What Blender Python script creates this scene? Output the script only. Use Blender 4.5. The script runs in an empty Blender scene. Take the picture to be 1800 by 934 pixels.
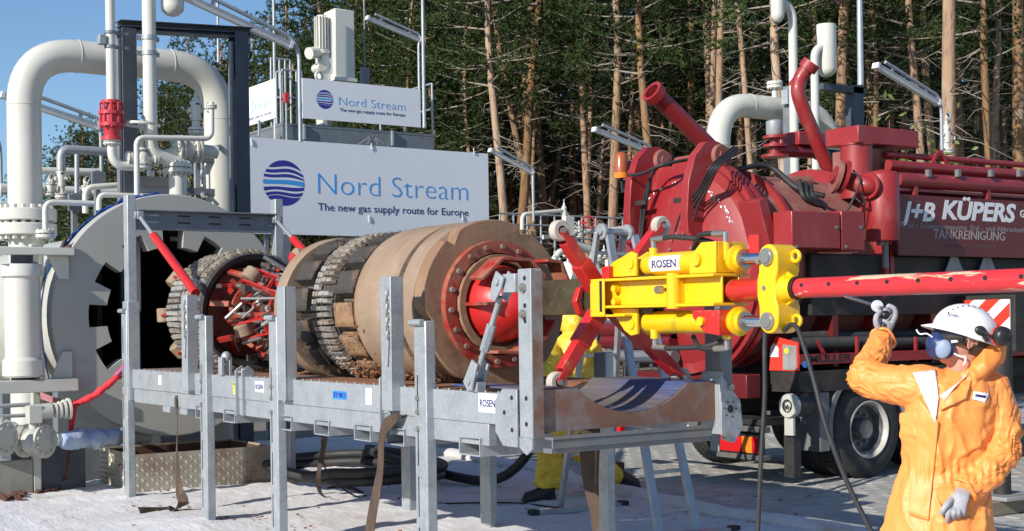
import bpy, bmesh, math, random
import numpy as np
from mathutils import Vector, Matrix, noise, Quaternion
from math import pi, sin, cos, radians, sqrt, atan2
random.seed(7)
SC = bpy.context.scene
# ---------------------------------------------------------------- camera, sky, sun, exposure
FPX, ROLL, TH, CZ = 2400.0, 0.014, radians(34.5), 1.75
cam_d = bpy.data.cameras.new('camera'); cam = bpy.data.objects.new('camera', cam_d)
SC.collection.objects.link(cam); SC.camera = cam
cam_d.sensor_width = 36; cam_d.sensor_fit = 'HORIZONTAL'; cam_d.lens = 48.0
cam_d.shift_y = 95 / 1800; cam_d.clip_start = .1; cam_d.clip_end = 3000
_R = Vector((cos(TH), -sin(TH), 0)); _F = Vector((sin(TH), cos(TH), 0)); _U = Vector((0, 0, 1))
cr = _R * cos(ROLL) - _U * sin(ROLL); cu = _R * sin(ROLL) + _U * cos(ROLL)
cam.matrix_world = Matrix(((cr.x, cu.x, -_F.x, 0), (cr.y, cu.y, -_F.y, 0), (cr.z, cu.z, -_F.z, CZ), (0, 0, 0, 1)))
SUN_EL, SUN_XY = radians(26.5), Vector((-.98, -.20)).normalized()
W = bpy.data.worlds.new('World'); SC.world = W; W.use_nodes = True
nt = W.node_tree; bg = nt.nodes['Background']
sky = nt.nodes.new('ShaderNodeTexSky'); sky.sky_type = 'NISHITA'; sky.sun_disc = False
sky.sun_elevation = SUN_EL; sky.sun_rotation = atan2(SUN_XY.x, SUN_XY.y)
sky.air_density = 1.0; sky.dust_density = .2; sky.ozone_density = 5.0
nt.links.new(sky.outputs[0], bg.inputs[0]); bg.inputs[1].default_value = .115
sl = bpy.data.lights.new('sun', 'SUN'); sl.energy = 4.8; sl.angle = radians(.5); sl.color = (1, .95, .87)
so = bpy.data.objects.new('sun', sl); SC.collection.objects.link(so)
sd = Vector((SUN_XY.x * cos(SUN_EL), SUN_XY.y * cos(SUN_EL), sin(SUN_EL)))
so.rotation_euler = sd.to_track_quat('Z', 'Y').to_euler(); so.location = sd * 30
SC.view_settings.view_transform = 'Standard'; SC.view_settings.look = 'None'
SC.view_settings.exposure = 0.28; SC.view_settings.gamma = 1
SC.render.engine = 'CYCLES'
SC.cycles.max_bounces = 6; SC.cycles.transparent_max_bounces = 8; SC.cycles.use_denoising = True

# real places of things: a ray of the survey photograph cut by a known plane of the site
def ray(px, py):
    a = (px - 900) / FPX; b = -(py - 562) / FPX
    return cr * a + cu * b + _F
def _at(v, t): return Vector((v.x * t, v.y * t, v.z * t + CZ))
def atX(px, py, X): v = ray(px, py); return _at(v, X / v.x)
def atY(px, py, Y): v = ray(px, py); return _at(v, Y / v.y)
def atZ(px, py, Z=0): v = ray(px, py); return _at(v, (Z - CZ) / v.z)
def atD(px, py, D): return _at(ray(px, py), D)

# ---------------------------------------------------------------- mesh builder
class MB:
    def __init__(s): s.v = []; s.f = []
    def add(s, vs, fs):
        n = len(s.v); s.v += [Vector(v) for v in vs]; s.f += [[i + n for i in f] for f in fs]; return s
    def box(s, x0, x1, y0, y1, z0, z1):
        return s.add([(x, y, z) for x in (x0, x1) for y in (y0, y1) for z in (z0, z1)],
                     [(0, 1, 3, 2), (4, 6, 7, 5), (0, 4, 5, 1), (2, 3, 7, 6), (0, 2, 6, 4), (1, 5, 7, 3)])
    def beam(s, p0, p1, w, h, up=(0, 0, 1)):
        p0 = Vector(p0); p1 = Vector(p1); d = (p1 - p0).normalized(); u = Vector(up)
        u = u - d * u.dot(d)
        if u.length < 1e-4: u = Vector((1, 0, 0)) - d * d.x
        u.normalize(); r = d.cross(u)
        vs = [p + r * a * w / 2 + u * b * h / 2 for p in (p0, p1) for a, b in ((-1, -1), (1, -1), (1, 1), (-1, 1))]
        return s.add(vs, [(3, 2, 1, 0), (4, 5, 6, 7), (0, 1, 5, 4), (1, 2, 6, 5), (2, 3, 7, 6), (3, 0, 4, 7)])
    def lathe(s, o, ax, prof, n=24, closed=False, a0=0, a1=2 * pi, ref=None):
        o = Vector(o); ax = Vector(ax).normalized()
        u = Vector(ref) if ref else (Vector((0, 0, 1)) if abs(ax.z) < .9 else Vector((1, 0, 0)))
        u = (u - ax * u.dot(ax)).normalized(); w = ax.cross(u)
        full = abs(a1 - a0 - 2 * pi) < 1e-6; m = n if full else n + 1
        vs = []; fs = []
        for t, r in prof:
            for i in range(m):
                a = a0 + (a1 - a0) * i / n
                vs.append(o + ax * t + (u * cos(a) + w * sin(a)) * max(r, 1e-5))
        k = len(prof); rng = k if closed else k - 1
        for j in range(rng):
            for i in range(n):
                a, b = j * m + i, j * m + (i + 1) % m; c, d = ((j + 1) % k) * m + (i + 1) % m, ((j + 1) % k) * m + i
                fs.append((a, b, c, d))
        return s.add(vs, fs)
    def cyl(s, p0, p1, r0, r1=None, n=16):
        p0 = Vector(p0); p1 = Vector(p1); r1 = r0 if r1 is None else r1; L = (p1 - p0).length
        return s.lathe(p0, p1 - p0, [(0, 0), (0, r0), (L, r1), (L, 0)], n)
    def ring(s, o, ax, ri, ro, t, n=32):
        return s.lathe(o, ax, [(0, ri), (0, ro), (t, ro), (t, ri)], n, closed=True)
    def torus(s, o, ax, R, r, n=28, m=8):
        return s.lathe(o, ax, [(r * sin(2 * pi * k / m), R + r * cos(2 * pi * k / m)) for k in range(m)], n, closed=True)
    def tube(s, pts, r, n=10, caps=True, flat=1.0, up=None):
        pts = [Vector(p) for p in pts]; k = len(pts)
        rs = r if isinstance(r, (list, tuple)) else [r] * k
        tang = [(pts[min(i + 1, k - 1)] - pts[max(i - 1, 0)]).normalized() for i in range(k)]
        u = Vector(up) if up else (Vector((0, 0, 1)) if abs(tang[0].z) < .9 else Vector((1, 0, 0)))
        vs = []; fs = []
        for i in range(k):
            t = tang[i]; u = (u - t * u.dot(t)); u = u.normalized() if u.length > 1e-6 else t.orthogonal().normalized()
            w = t.cross(u)
            for j in range(n):
                a = 2 * pi * j / n; vs.append(pts[i] + u * cos(a) * rs[i] + w * sin(a) * rs[i] * flat)
        for i in range(k - 1):
            for j in range(n): fs.append((i * n + j, i * n + (j + 1) % n, (i + 1) * n + (j + 1) % n, (i + 1) * n + j))
        if caps: fs.append(tuple(range(n - 1, -1, -1))); fs.append(tuple((k - 1) * n + j for j in range(n)))
        return s.add(vs, fs)
    def prism(s, poly, o, ux, uy, d):
        o = Vector(o); ux = Vector(ux); uy = Vector(uy); d = Vector(d); n = len(poly)
        a = [o + ux * x + uy * y for x, y in poly]
        return s.add(a + [p + d for p in a], [tuple(range(n - 1, -1, -1)), tuple(range(n, 2 * n))] +
                     [(i, (i + 1) % n, n + (i + 1) % n, n + i) for i in range(n)])
    def ell(s, c, rx, ry=None, rz=None, n=16, m=10, R=None):
        ry = ry or rx; rz = rz or rx; c = Vector(c); vs = []; fs = []
        for j in range(m + 1):
            p = pi * j / m
            for i in range(n):
                a = 2 * pi * i / n; v = Vector((rx * sin(p) * cos(a), ry * sin(p) * sin(a), rz * cos(p)))
                vs.append(c + (R @ v if R else v))
        for j in range(m):
            for i in range(n): fs.append((j * n + i, (j + 1) * n + i, (j + 1) * n + (i + 1) % n, j * n + (i + 1) % n))
        return s.add(vs, fs)
    def bolts(s, o, ax, R, r, h, n, a0=0, ref=None):
        o = Vector(o); ax = Vector(ax).normalized()
        u = Vector(ref) if ref else (Vector((0, 0, 1)) if abs(ax.z) < .9 else Vector((1, 0, 0)))
        u = (u - ax * u.dot(ax)).normalized(); w = ax.cross(u)
        for i in range(n):
            a = a0 + 2 * pi * i / n; c = o + (u * cos(a) + w * sin(a)) * R
            s.cyl(c, c + ax * h, r, n=6)
        return s
def fillet(pts, r, n=8):
    pts = [Vector(p) for p in pts]; out = [pts[0]]
    for i in range(1, len(pts) - 1):
        a, b, c = pts[i - 1], pts[i], pts[i + 1]; d0 = (a - b); d1 = (c - b)
        rr = min(r, d0.length * .49, d1.length * .49); p0 = b + d0.normalized() * rr; p1 = b + d1.normalized() * rr
        for k in range(n + 1):
            t = k / n; out.append(p0 * (1 - t) ** 2 + b * 2 * t * (1 - t) + p1 * t * t)
    out.append(pts[-1]); return out
def spline(pts, k=8):
    pts = [Vector(p) for p in pts]; P = [pts[0]] + pts + [pts[-1]]; out = []
    for i in range(1, len(P) - 2):
        a, b, c, d = P[i - 1:i + 3]
        for j in range(k):
            t = j / k
            out.append(.5 * ((2 * b) + (c - a) * t + (2 * a - 5 * b + 4 * c - d) * t * t + (3 * b - a - 3 * c + d) * t ** 3))
    out.append(pts[-1]); return out

# ---------------------------------------------------------------- objects
ORG = {}
COL = SC.collection
JOIN = {'bolt', 'hex_bolt', 'bolt_hole', 'edge_bolt_row', 'hinge_pin', 'lettering', 'slot', 'branches', 'cross_beams', 'latch', 'clamp_bolt', 'hose_clip', 'sign_stand', 'clip_ring', 'pad_rod_set'}
def tag(o, label=None, cat=None, group=None, kind=None):
    if label: o['label'] = label
    if cat: o['category'] = cat
    if group: o['group'] = group
    if kind: o['kind'] = kind
    return o
def thing(name, label, cat, loc=(0, 0, 0), group=None):
    o = bpy.data.objects.new(name, None); COL.objects.link(o); o.empty_display_size = .1
    o.location = loc; ORG[o] = Vector(loc); return tag(o, label, cat, group)
def to_mesh(m, name, mat, smooth=35, origin=Vector((0, 0, 0))):
    me = bpy.data.meshes.new(name)
    me.from_pydata([tuple(v - origin) for v in m.v], [], m.f)
    bm = bmesh.new(); bm.from_mesh(me)
    bmesh.ops.remove_doubles(bm, verts=bm.verts, dist=2e-5)
    bmesh.ops.recalc_face_normals(bm, faces=bm.faces); bm.to_mesh(me); bm.free()
    if mat: me.materials.append(mat)
    if smooth:
        me.shade_smooth()
        if smooth < 180: me.set_sharp_from_angle(angle=radians(smooth))
    return me
def part(name, m, mat, parent=None, smooth=35, bevel=0, label=None, kind=None):
    org = ORG.get(parent, Vector((0, 0, 0)))
    me = to_mesh(m, name, mat, smooth, org)
    o = bpy.data.objects.new(name, me); COL.objects.link(o)
    if parent: o.parent = parent
    ORG[o] = org
    if bevel:
        b = o.modifiers.new('bevel', 'BEVEL'); b.width = bevel; b.segments = 2; b.limit_method = 'ANGLE'; b.angle_limit = radians(40)
    if label: o['label'] = label
    if kind or name in JOIN: o['kind'] = kind or 'stuff'
    return o
def solo(name, m, mat, label, cat, group=None, smooth=35, bevel=0, kind=None):
    lo = Vector((min(v.x for v in m.v), min(v.y for v in m.v), min(v.z for v in m.v))); hi = Vector((max(v.x for v in m.v), max(v.y for v in m.v), 0))
    org = Vector(((lo.x + hi.x) / 2, (lo.y + hi.y) / 2, lo.z))
    me = to_mesh(m, name, mat, smooth, org); o = bpy.data.objects.new(name, me); COL.objects.link(o); o.location = org; ORG[o] = org
    if bevel:
        b = o.modifiers.new('bevel', 'BEVEL'); b.width = bevel; b.segments = 2; b.limit_method = 'ANGLE'; b.angle_limit = radians(40)
    return tag(o, label, cat, group, kind)
def piece(name, me, parent, mw):
    "a repeat of a small part: shares mesh data; mw is a world matrix"
    o = bpy.data.objects.new(name, me); COL.objects.link(o); o.parent = parent
    o.matrix_local = Matrix.Translation(-ORG.get(parent, Vector((0, 0, 0)))) @ mw; return o
def kids(o): return [c for c in bpy.data.objects if c.parent == o]
CH = {}
def copy_tree(o, parent=None):
    c = o.copy(); COL.objects.link(c)
    if parent: c.parent = parent
    for k in kids(o): copy_tree(k, c)
    return c
def text_mesh(body, size, width=None, thick=.001, shear=0, bold=0, space=1.0):
    cu_ = bpy.data.curves.new('lettering', 'FONT'); cu_.body = body; cu_.size = size; cu_.extrude = thick; cu_.shear = shear
    cu_.offset = bold; cu_.space_character = space; cu_.resolution_u = 3
    t = bpy.data.objects.new('lettering', cu_); COL.objects.link(t)
    dg = bpy.context.evaluated_depsgraph_get(); me = bpy.data.meshes.new_from_object(t.evaluated_get(dg))
    bpy.data.objects.remove(t); bpy.data.curves.remove(cu_)
    m = MB(); xs = [v.co.x for v in me.vertices]; x0, x1 = min(xs), max(xs); k = (width / (x1 - x0)) if width else 1
    m.v = [Vector(((v.co.x - x0) * k, v.co.y, v.co.z)) for v in me.vertices]; m.f = [list(p.vertices) for p in me.polygons]
    bpy.data.meshes.remove(me); return m
def place_text(m, o, ux, uy):
    o = Vector(o); ux = Vector(ux).normalized(); uy = Vector(uy).normalized(); un = ux.cross(uy)
    r = MB(); r.v = [o + ux * v.x + uy * v.y + un * v.z for v in m.v]; r.f = m.f; return r
def lettering(name, body, size, o, ux, uy, mat, parent, width=None, **k):
    m = place_text(text_mesh(body, size, width, **k), o, ux, uy)
    ob = part(name, m, mat, parent, smooth=0); return ob

# ---------------------------------------------------------------- materials
def mat(name, base, rough=.5, metal=0, layers=(), bump=None, bumps=(), rvar=0, coat=0, sheen=0, spec=.5, trans=0, sss=0, emis=None):
    """layers: (colour, scale, lo, hi, (sx,sy,sz), amount[, rough]) noise-masked colours over the base"""
    m = bpy.data.materials.new(name); m.use_nodes = True; t = m.node_tree; N = t.nodes; L = t.links
    p = N['Principled BSDF']; p.inputs['Roughness'].default_value = rough; p.inputs['Metallic'].default_value = metal
    p.inputs['Specular IOR Level'].default_value = spec
    p.inputs['Coat Weight'].default_value = coat; p.inputs['Coat Roughness'].default_value = .15
    p.inputs['Sheen Weight'].default_value = sheen
    if trans: p.inputs['Transmission Weight'].default_value = trans
    if sss: p.inputs['Subsurface Weight'].default_value = sss; p.inputs['Subsurface Scale'].default_value = .01
    col = N.new('ShaderNodeRGB'); col.outputs[0].default_value = (*base, 1); cur = col.outputs[0]
    p.inputs['Base Color'].default_value = (*base, 1); m.diffuse_color = (*base, 1)
    tc = N.new('ShaderNodeTexCoord'); ro = None
    def nz(scale, st, detail=6, rgh=.6):
        mp = N.new('ShaderNodeMapping'); mp.inputs['Scale'].default_value = st; L.new(tc.outputs['Object'], mp.inputs[0])
        n = N.new('ShaderNodeTexNoise'); n.inputs['Scale'].default_value = scale; n.inputs['Detail'].default_value = detail
        n.inputs['Roughness'].default_value = rgh; L.new(mp.outputs[0], n.inputs['Vector']); return n.outputs['Fac']
    for ly in layers:
        c, sc, lo, hi, st, am = ly[:6]
        f = nz(sc, st); mr = N.new('ShaderNodeMapRange'); mr.inputs[1].default_value = lo; mr.inputs[2].default_value = hi
        mr.inputs[3].default_value = 0; mr.inputs[4].default_value = am; L.new(f, mr.inputs[0])
        mx = N.new('ShaderNodeMix'); mx.data_type = 'RGBA'; L.new(mr.outputs[0], mx.inputs[0]); L.new(cur, mx.inputs[6])
        mx.inputs[7].default_value = (*c, 1); cur = mx.outputs[2]
        if len(ly) > 6:
            mr2 = N.new('ShaderNodeMix'); L.new(mr.outputs[0], mr2.inputs[0])
            if ro is None: mr2.inputs[2].default_value = rough
            else: L.new(ro, mr2.inputs[2])
            mr2.inputs[3].default_value = ly[6]; ro = mr2.outputs[0]
    if layers: L.new(cur, p.inputs['Base Color'])
    if rvar and ro is None:
        mr = N.new('ShaderNodeMapRange'); mr.inputs[1].default_value = .3; mr.inputs[2].default_value = .7
        mr.inputs[3].default_value = max(0, rough - rvar); mr.inputs[4].default_value = min(1, rough + rvar)
        L.new(nz(6, (1, 1, 1)), mr.inputs[0]); ro = mr.outputs[0]
    if ro is not None: L.new(ro, p.inputs['Roughness'])
    bl = ([bump] if bump else []) + list(bumps); last = None
    for sc, dist, st in bl:
        b = N.new('ShaderNodeBump'); b.inputs['Strength'].default_value = 1; b.inputs['Distance'].default_value = dist
        L.new(nz(sc, st, 4), b.inputs['Height'])
        if last: L.new(last, b.inputs['Normal'])
        last = b.outputs[0]
    if last: L.new(last, p.inputs['Normal'])
    if emis: p.inputs['Emission Color'].default_value = (*emis, 1); p.inputs['Emission Strength'].default_value = 1
    return m
I1 = (1, 1, 1)
DUST = (.42, .30, .20)
M = {}
M['galv'] = mat('galvanised steel', (.40, .425, .44), .42, .35, [((.27, .29, .31), 6, .42, .66, I1, .75), ((.54, .57, .59), 45, .5, .7, I1, .5), ((.40, .33, .26), 2.2, .6, .78, (1, 1, .3), .45), ((.30,.32,.34), 26, .58,.72,(4,4,.25),.4)], bump=(120, .0006, I1), rvar=.1)
M['galvd'] = mat('weathered zinc steel', (.20, .21, .22), .5, .35, [((.15, .16, .17), 6, .4, .7, I1, .7), ((.36, .24, .16), 4, .55, .75, (1, 1, .4), .6)], bump=(60, .0008, I1))
M['galvbrown'] = mat('mud stained zinc steel', (.27, .27, .27), .6, .2, [((.22, .10, .06), 2.2, .36, .54, (1, 1, 1), .9, .8), ((.16, .09, .06), 22, .5, .75, I1, .6)], bump=(50, .001, I1))
M['steelblk'] = mat('dark painted steel', (.055, .065, .085), .5, 0, [((.10, .11, .12), 5, .45, .75, I1, .5)], rvar=.1)
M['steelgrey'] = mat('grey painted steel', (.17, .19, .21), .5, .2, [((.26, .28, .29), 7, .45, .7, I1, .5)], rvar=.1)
M['cream'] = mat('cream pipe enamel', (.62, .61, .54), .3, 0, [((.50, .48, .41), 2.2, .45, .75, (1, 1, .5), .5), ((.40, .36, .29), 14, .62, .78, (2, 2, .3), .35)], coat=.25, bump=(220, .0003, I1))
M['creamd'] = mat('dusty cream paint', (.47, .47, .42), .5, 0, [((.36, .34, .28), 3, .45, .7, (1, 1, .6), .6), ((.62, .61, .55), 12, .55, .75, I1, .4)], bump=(150, .0004, I1))
M['creamf'] = mat('cream closure paint', (.40, .395, .355), .48, 0, [((.36, .35, .31), 2, .4, .75, I1, .6), ((.28, .22, .16), 5, .62, .8, (1, 1, .25), .5), ((.16, .14, .12), 60, .72, .76, I1, .8)], bump=(90, .0004, I1))
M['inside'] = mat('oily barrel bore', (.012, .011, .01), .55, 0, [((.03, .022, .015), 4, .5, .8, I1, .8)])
M['sign'] = mat('white sign panel', (.80, .81, .84), .35, 0, [((.68, .70, .74), 1.3, .4, .8, I1, .5), ((.5, .5, .48), 30, .7, .78, (1, 1, .2), .25)])
M['navy'] = mat('navy sign print', (.035, .03, .28), .4)
M['azure'] = mat('light blue sign print', (.06, .33, .75), .4)
M['pred'] = mat('valve red paint', (.50, .035, .05), .4, 0, [((.32, .02, .03), 8, .45, .7, I1, .5)])
M['red'] = mat('red machine paint', (.52, .02, .018), .35, 0, [((.45, .02, .015), 4, .4, .7, I1, .6), ((.40, .16, .09), 9, .58, .74, I1, .7, .8)], coat=.2, bump=(80, .0004, I1))
M['reddust'] = mat('mud streaked red paint', (.34, .018, .015), .5, 0, [((.33, .15, .085), 4.5, .40, .58, I1, .85, .85), ((.08, .015, .012), 9, .52, .7, I1, .8)], bump=(60, .0006, I1))
M['tred'] = mat('truck red paint', (.29, .014, .017), .45, 0, [((.31, .075, .068), 1.0, .40, .78, I1, .35, .6), ((.20, .016, .018), 1.6, .45, .72, I1, .6), ((.30, .10, .085), 6, .54, .78, (1, 1, .5), .6, .75)], coat=.15, bump=(60, .0004, I1))
M['tredold'] = mat('faded brown red paint', (.24, .075, .06), .75, 0, [((.36, .21, .165), 3, .42, .7, I1, .7), ((.14, .04, .035), 9, .55, .75, I1, .6)], bump=(40, .0012, I1))
M['tredd'] = mat('dark maroon panel', (.13, .010, .012), .42, 0, [((.09, .01, .012), 3, .4, .7, I1, .6)])
M['yellow'] = mat('yellow hydraulic paint', (.83, .49, .006), .33, 0, [((.74, .48, .01), 3, .45, .7, I1, .5), ((.30, .20, .06), 18, .62, .74, I1, .6), ((.12, .08, .04), 5, .66, .76, I1, .55)], coat=.3, bump=(70, .0004, I1))
M['chrome'] = mat('polished piston steel', (.75, .75, .75), .12, 1)
M['rawsteel'] = mat('oiled mill steel', (.17, .135, .075), .4, .75, [((.07, .055, .035), 4, .4, .65, (.4, 1, 1), .8), ((.34, .29, .18), 13, .55, .75, (1, 1, 1), .5), ((.10, .06, .03), 40, .6, .7, I1, .5)], bump=(50, .0005, I1))
M['bolt'] = mat('bolt steel', (.42, .40, .36), .35, .8)
M['poly'] = mat('dusty polyurethane disc', (.275, .185, .12), .7, 0, [((.34, .26, .19), 1.0, .38, .66, (.4, 3, .4), .5), ((.19, .125, .08), 2.2, .50, .72, (.7, 3, .7), .6), ((.40, .33, .26), 5, .52, .72, (1, .5, 1), .45), ((.17, .105, .07), 3, .58, .74, (1, 1, 1), .6)], bump=(45, .0022, (1, .2, 1)))
M['polyface'] = mat('mud smeared disc face', (.25, .14, .08), .7, 0, [((.34, .215, .13), 1.6, .42, .6, I1, .8), ((.13, .07, .04), 2.6, .50, .64, I1, .85, .5), ((.30, .13, .06), 9, .56, .7, I1, .45)], bump=(26, .0025, I1))
M['pad'] = mat('magnet pad dust black', (.05, .042, .035), .75, 0, [((.20, .13, .08), 5, .50, .70, I1, .6), ((.03, .025, .02), 16, .5, .7, I1, .6)], bump=(30, .004, I1))
M['padbrown'] = mat('magnet pad caked brown', (.27, .155, .08), .85, 0, [((.12, .075, .045), 7, .45, .65, I1, .8), ((.38, .24, .13), 20, .5, .7, I1, .6)], bump=(45, .006, I1))
M['tooth'] = mat('scraped segment steel', (.56, .54, .50), .4, .5, [((.34, .25, .17), 9, .56, .68, I1, .8, .8), ((.12, .10, .08), 30, .55, .7, I1, .7)], bump=(60, .001, I1))
M['toothb'] = mat('dusty segment steel', (.36, .32, .27), .6, .3, [((.30, .21, .13), 7, .45, .65, I1, .8, .85), ((.08, .065, .05), 26, .5, .66, I1, .7)], bump=(60, .001, I1))
M['mud'] = mat('caked rust mud', (.27, .115, .05), .95, 0, [((.15, .06, .03), 14, .4, .66, I1, .8), ((.38, .19, .09), 30, .5, .7, I1, .6)], bump=(50, .01, I1))
M['rubber'] = mat('black rubber', (.022, .022, .023), .6, 0, [((.05, .045, .04), 8, .45, .7, I1, .6)], bump=(90, .0006, I1))
M['tyre'] = mat('dusty tyre rubber', (.03, .03, .032), .8, 0, [((.075, .07, .065), 6, .45, .7, I1, .7)], bump=(70, .002, I1))
M['blackp'] = mat('black plastic', (.018, .018, .02), .4, 0, [((.05, .05, .05), 12, .5, .75, I1, .4)])
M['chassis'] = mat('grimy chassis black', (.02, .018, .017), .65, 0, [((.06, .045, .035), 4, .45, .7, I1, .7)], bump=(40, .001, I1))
M['gunmetal'] = mat('dusty bumper grey', (.10, .10, .095), .6, .2, [((.20, .18, .15), 5, .45, .7, I1, .7)])
M['fender'] = mat('grey plastic fender', (.15, .155, .16), .55, 0, [((.24, .23, .21), 4, .45, .7, I1, .5)])
M['blue'] = mat('blue tarpaulin', (.015, .10, .50), .38, 0, [((.01, .06, .33), 6, .45, .65, I1, .6)], bump=(14, .01, I1))
M['ltblue'] = mat('bleached blue cloth', (.33, .42, .60), .8, 0, [((.52, .56, .62), 8, .45, .65, I1, .7)], bump=(18, .012, I1))
M['liner'] = mat('worn blue cradle liner', (.045, .075, .22), .6, 0, [((.13, .105, .085), 1.6, .36, .56, (1, .3, 1), .92, .7), ((.24, .205, .165), 22, .52, .70, (1, .05, 1), .6)], spec=.3)
M['white'] = mat('white sticker', (.78, .78, .78), .45, 0, [((.55, .5, .45), 20, .6, .75, I1, .35)])
M['ink'] = mat('dark blue ink', (.03, .025, .14), .5)
M['black'] = mat('black ink', (.015, .015, .015), .5)
M['bluest'] = mat('blue sticker', (.03, .22, .72), .4)
M['yelst'] = mat('yellow caution sticker', (.80, .68, .03), .45)
M['strap'] = mat('muddy webbing strap', (.085, .052, .034), .85, 0, [((.045, .03, .022), 5, .42, .62, I1, .8), ((.22, .16, .11), 14, .56, .7, (1, 1, .3), .6)], bump=(150, .0015, I1))
M['redstrap'] = mat('red lifting sling', (.68, .03, .04), .75, 0, [((.40, .02, .04), 9, .45, .65, I1, .6)], bump=(40, .006, I1))
M['purple'] = mat('purple rope', (.28, .10, .30), .8, 0, [((.5, .2, .35), 30, .5, .6, I1, .8)], bump=(60, .004, I1))
M['rust'] = mat('rusty chain', (.10, .045, .035), .7, .3, [((.19, .08, .05), 30, .45, .65, I1, .7)])
M['alu'] = mat('aluminium ladder', (.46, .46, .47), .42, .55, [((.30, .29, .28), 6, .45, .7, I1, .6)], bump=(90, .0004, I1))
M['diamond'] = mat('dusty tread plate', (.50, .46, .38), .42, .35, [((.24, .15, .09), 2.5, .45, .66, I1, .75), ((.46, .40, .30), 12, .5, .7, I1, .5)], bump=(40, .0006, I1))
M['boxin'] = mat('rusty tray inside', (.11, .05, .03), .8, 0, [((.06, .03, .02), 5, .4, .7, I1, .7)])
M['concrete'] = mat('concrete block', (.30, .29, .25), .85, 0, [((.20, .19, .16), 5, .4, .7, I1, .7)], bump=(50, .003, I1))
M['glass'] = mat('gauge glass', (.55, .6, .65), .08, 0)
M['clear'] = mat('indicator window', (.30, .36, .42), .1, 0)
M['tube'] = mat('frosted lamp cover', (.66, .68, .70), .3, 0)
M['lampred'] = mat('red tail lamp lens', (.55, .015, .02), .15, 0, [((.35, .01, .01), 60, .4, .7, I1, .5)])
M['lampora'] = mat('orange lamp lens', (.85, .22, .02), .15)
M['beacon'] = mat('dull orange beacon glass', (.36, .09, .03), .25, 0, [((.38, .10, .04), 8, .4, .7, I1, .6)])
M['bark'] = mat('pine bark', (.34, .20, .11), .9, 0, [((.44, .26, .125), .35, .42, .6, (1, 1, 1), .85), ((.13, .085, .06), 7, .5, .66, (1, 1, .25), .8), ((.47, .40, .32), 3.2, .52, .7, (1, 1, .4), .55)], bump=(14, .03, (1, 1, .3)))
M['twig'] = mat('dead grey branch', (.32, .27, .22), .9, 0, [((.20, .16, .13), 4, .4, .7, I1, .6)])
M['needle'] = mat('pine needles', (.038, .062, .018), .8, 0, [((.088, .112, .032), .7, .48, .68, I1, .75), ((.018, .034, .014), 3, .5, .7, I1, .7)], spec=.2)
M['leaf'] = mat('young leaves', (.11, .15, .03), .6, 0, [((.20, .19, .05), 3, .5, .7, I1, .7)])
M['sand'] = mat('gravel ground', (.21, .18, .14), .95, 0, [((.13, .115, .09), 1.3, .4, .65, I1, .8), ((.33, .29, .23), 26, .5, .7, I1, .6)], bump=(30, .02, I1))
M['bed'] = mat('joint sand bed', (.16, .15, .13), .95)
M['paver'] = mat('concrete paver', (.40, .385, .35), .85, 0, [((.31, .30, .27), 1.1, .4, .65, I1, .8), ((.48, .46, .42), 14, .5, .7, I1, .5), ((.22, .20, .17), 40, .6, .72, I1, .5)], bump=(80, .002, I1))
M['paverb'] = mat('lighter concrete paver', (.46, .44, .40), .85, 0, [((.35, .33, .30), 1.1, .4, .65, I1, .8), ((.24, .22, .19), 40, .6, .72, I1, .5)], bump=(80, .002, I1))
M['fleece'] = mat('white geotextile', (.60, .585, .585), .9, 0, [((.47, .42, .38), 1.2, .48, .68, I1, .7), ((.36, .22, .14), .9, .60, .70, I1, .75), ((.52, .50, .50), 9, .5, .72, (1, .3, 1), .5)], sheen=.2, bumps=[(120, .0015, I1), (4, .06, (1, .35, 1)), (13, .014, (.5, 1, 1))])
M['orange'] = mat('orange coverall film', (.95, .32, .075), .50, 0, [((.82, .22, .02), 3, .45, .7, I1, .4)], spec=.5, bumps=[(13, .003, (1, 1, .4)), (60, .0008, I1)], sss=.04)
M['lining'] = mat('white coverall lining', (.66, .60, .60), .7, bump=(24, .006, I1))
M['yfab'] = mat('yellow oilskin', (.85, .58, .05), .42, 0, [((.60, .36, .02), 4, .42, .66, I1, .6)], bump=(18, .01, I1))
M['skin'] = mat('tanned skin', (.50, .24, .16), .5, 0, [((.62, .30, .22), 14, .45, .65, I1, .5)], sss=.15, bump=(160, .0005, I1))
M['glove'] = mat('grey coated glove', (.33, .33, .35), .6, 0, [((.42, .42, .44), 30, .45, .65, I1, .6)], bump=(140, .0008, I1))
M['hat'] = mat('white helmet shell', (.83, .83, .81), .22, 0, [((.72, .71, .68), 8, .5, .7, I1, .4)], coat=.4)
M['hair'] = mat('dark short hair', (.05, .032, .022), .7, bump=(200, .003, I1))
M['respblue'] = mat('blue respirator rubber', (.018, .035, .12), .35)
M['filter'] = mat('pale blue filter pad', (.24, .29, .40), .5)
M['lens'] = mat('smoked goggle lens', (.03, .02, .018), .08, 0, coat=.5)
M['placard'] = mat('grey placard', (.30, .30, .29), .5, 0, [((.16, .15, .14), 5, .45, .7, I1, .6)])
M['stripered'] = mat('red reflective foil', (.70, .05, .03), .35)
M['boot'] = mat('black work boot', (.025, .023, .022), .5)
M['wood'] = mat('weathered timber', (.26, .22, .16), .9, 0, [((.17, .14, .10), 3, .4, .7, (1, 8, 8), .8)], bump=(20, .004, (1, 6, 6)))
M['rimgrey'] = mat('sooty wheel rim', (.13, .13, .135), .5, .3, [((.30, .29, .27), 4, .5, .68, I1, .8), ((.05, .05, .05), 9, .5, .7, I1, .7)])

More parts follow.
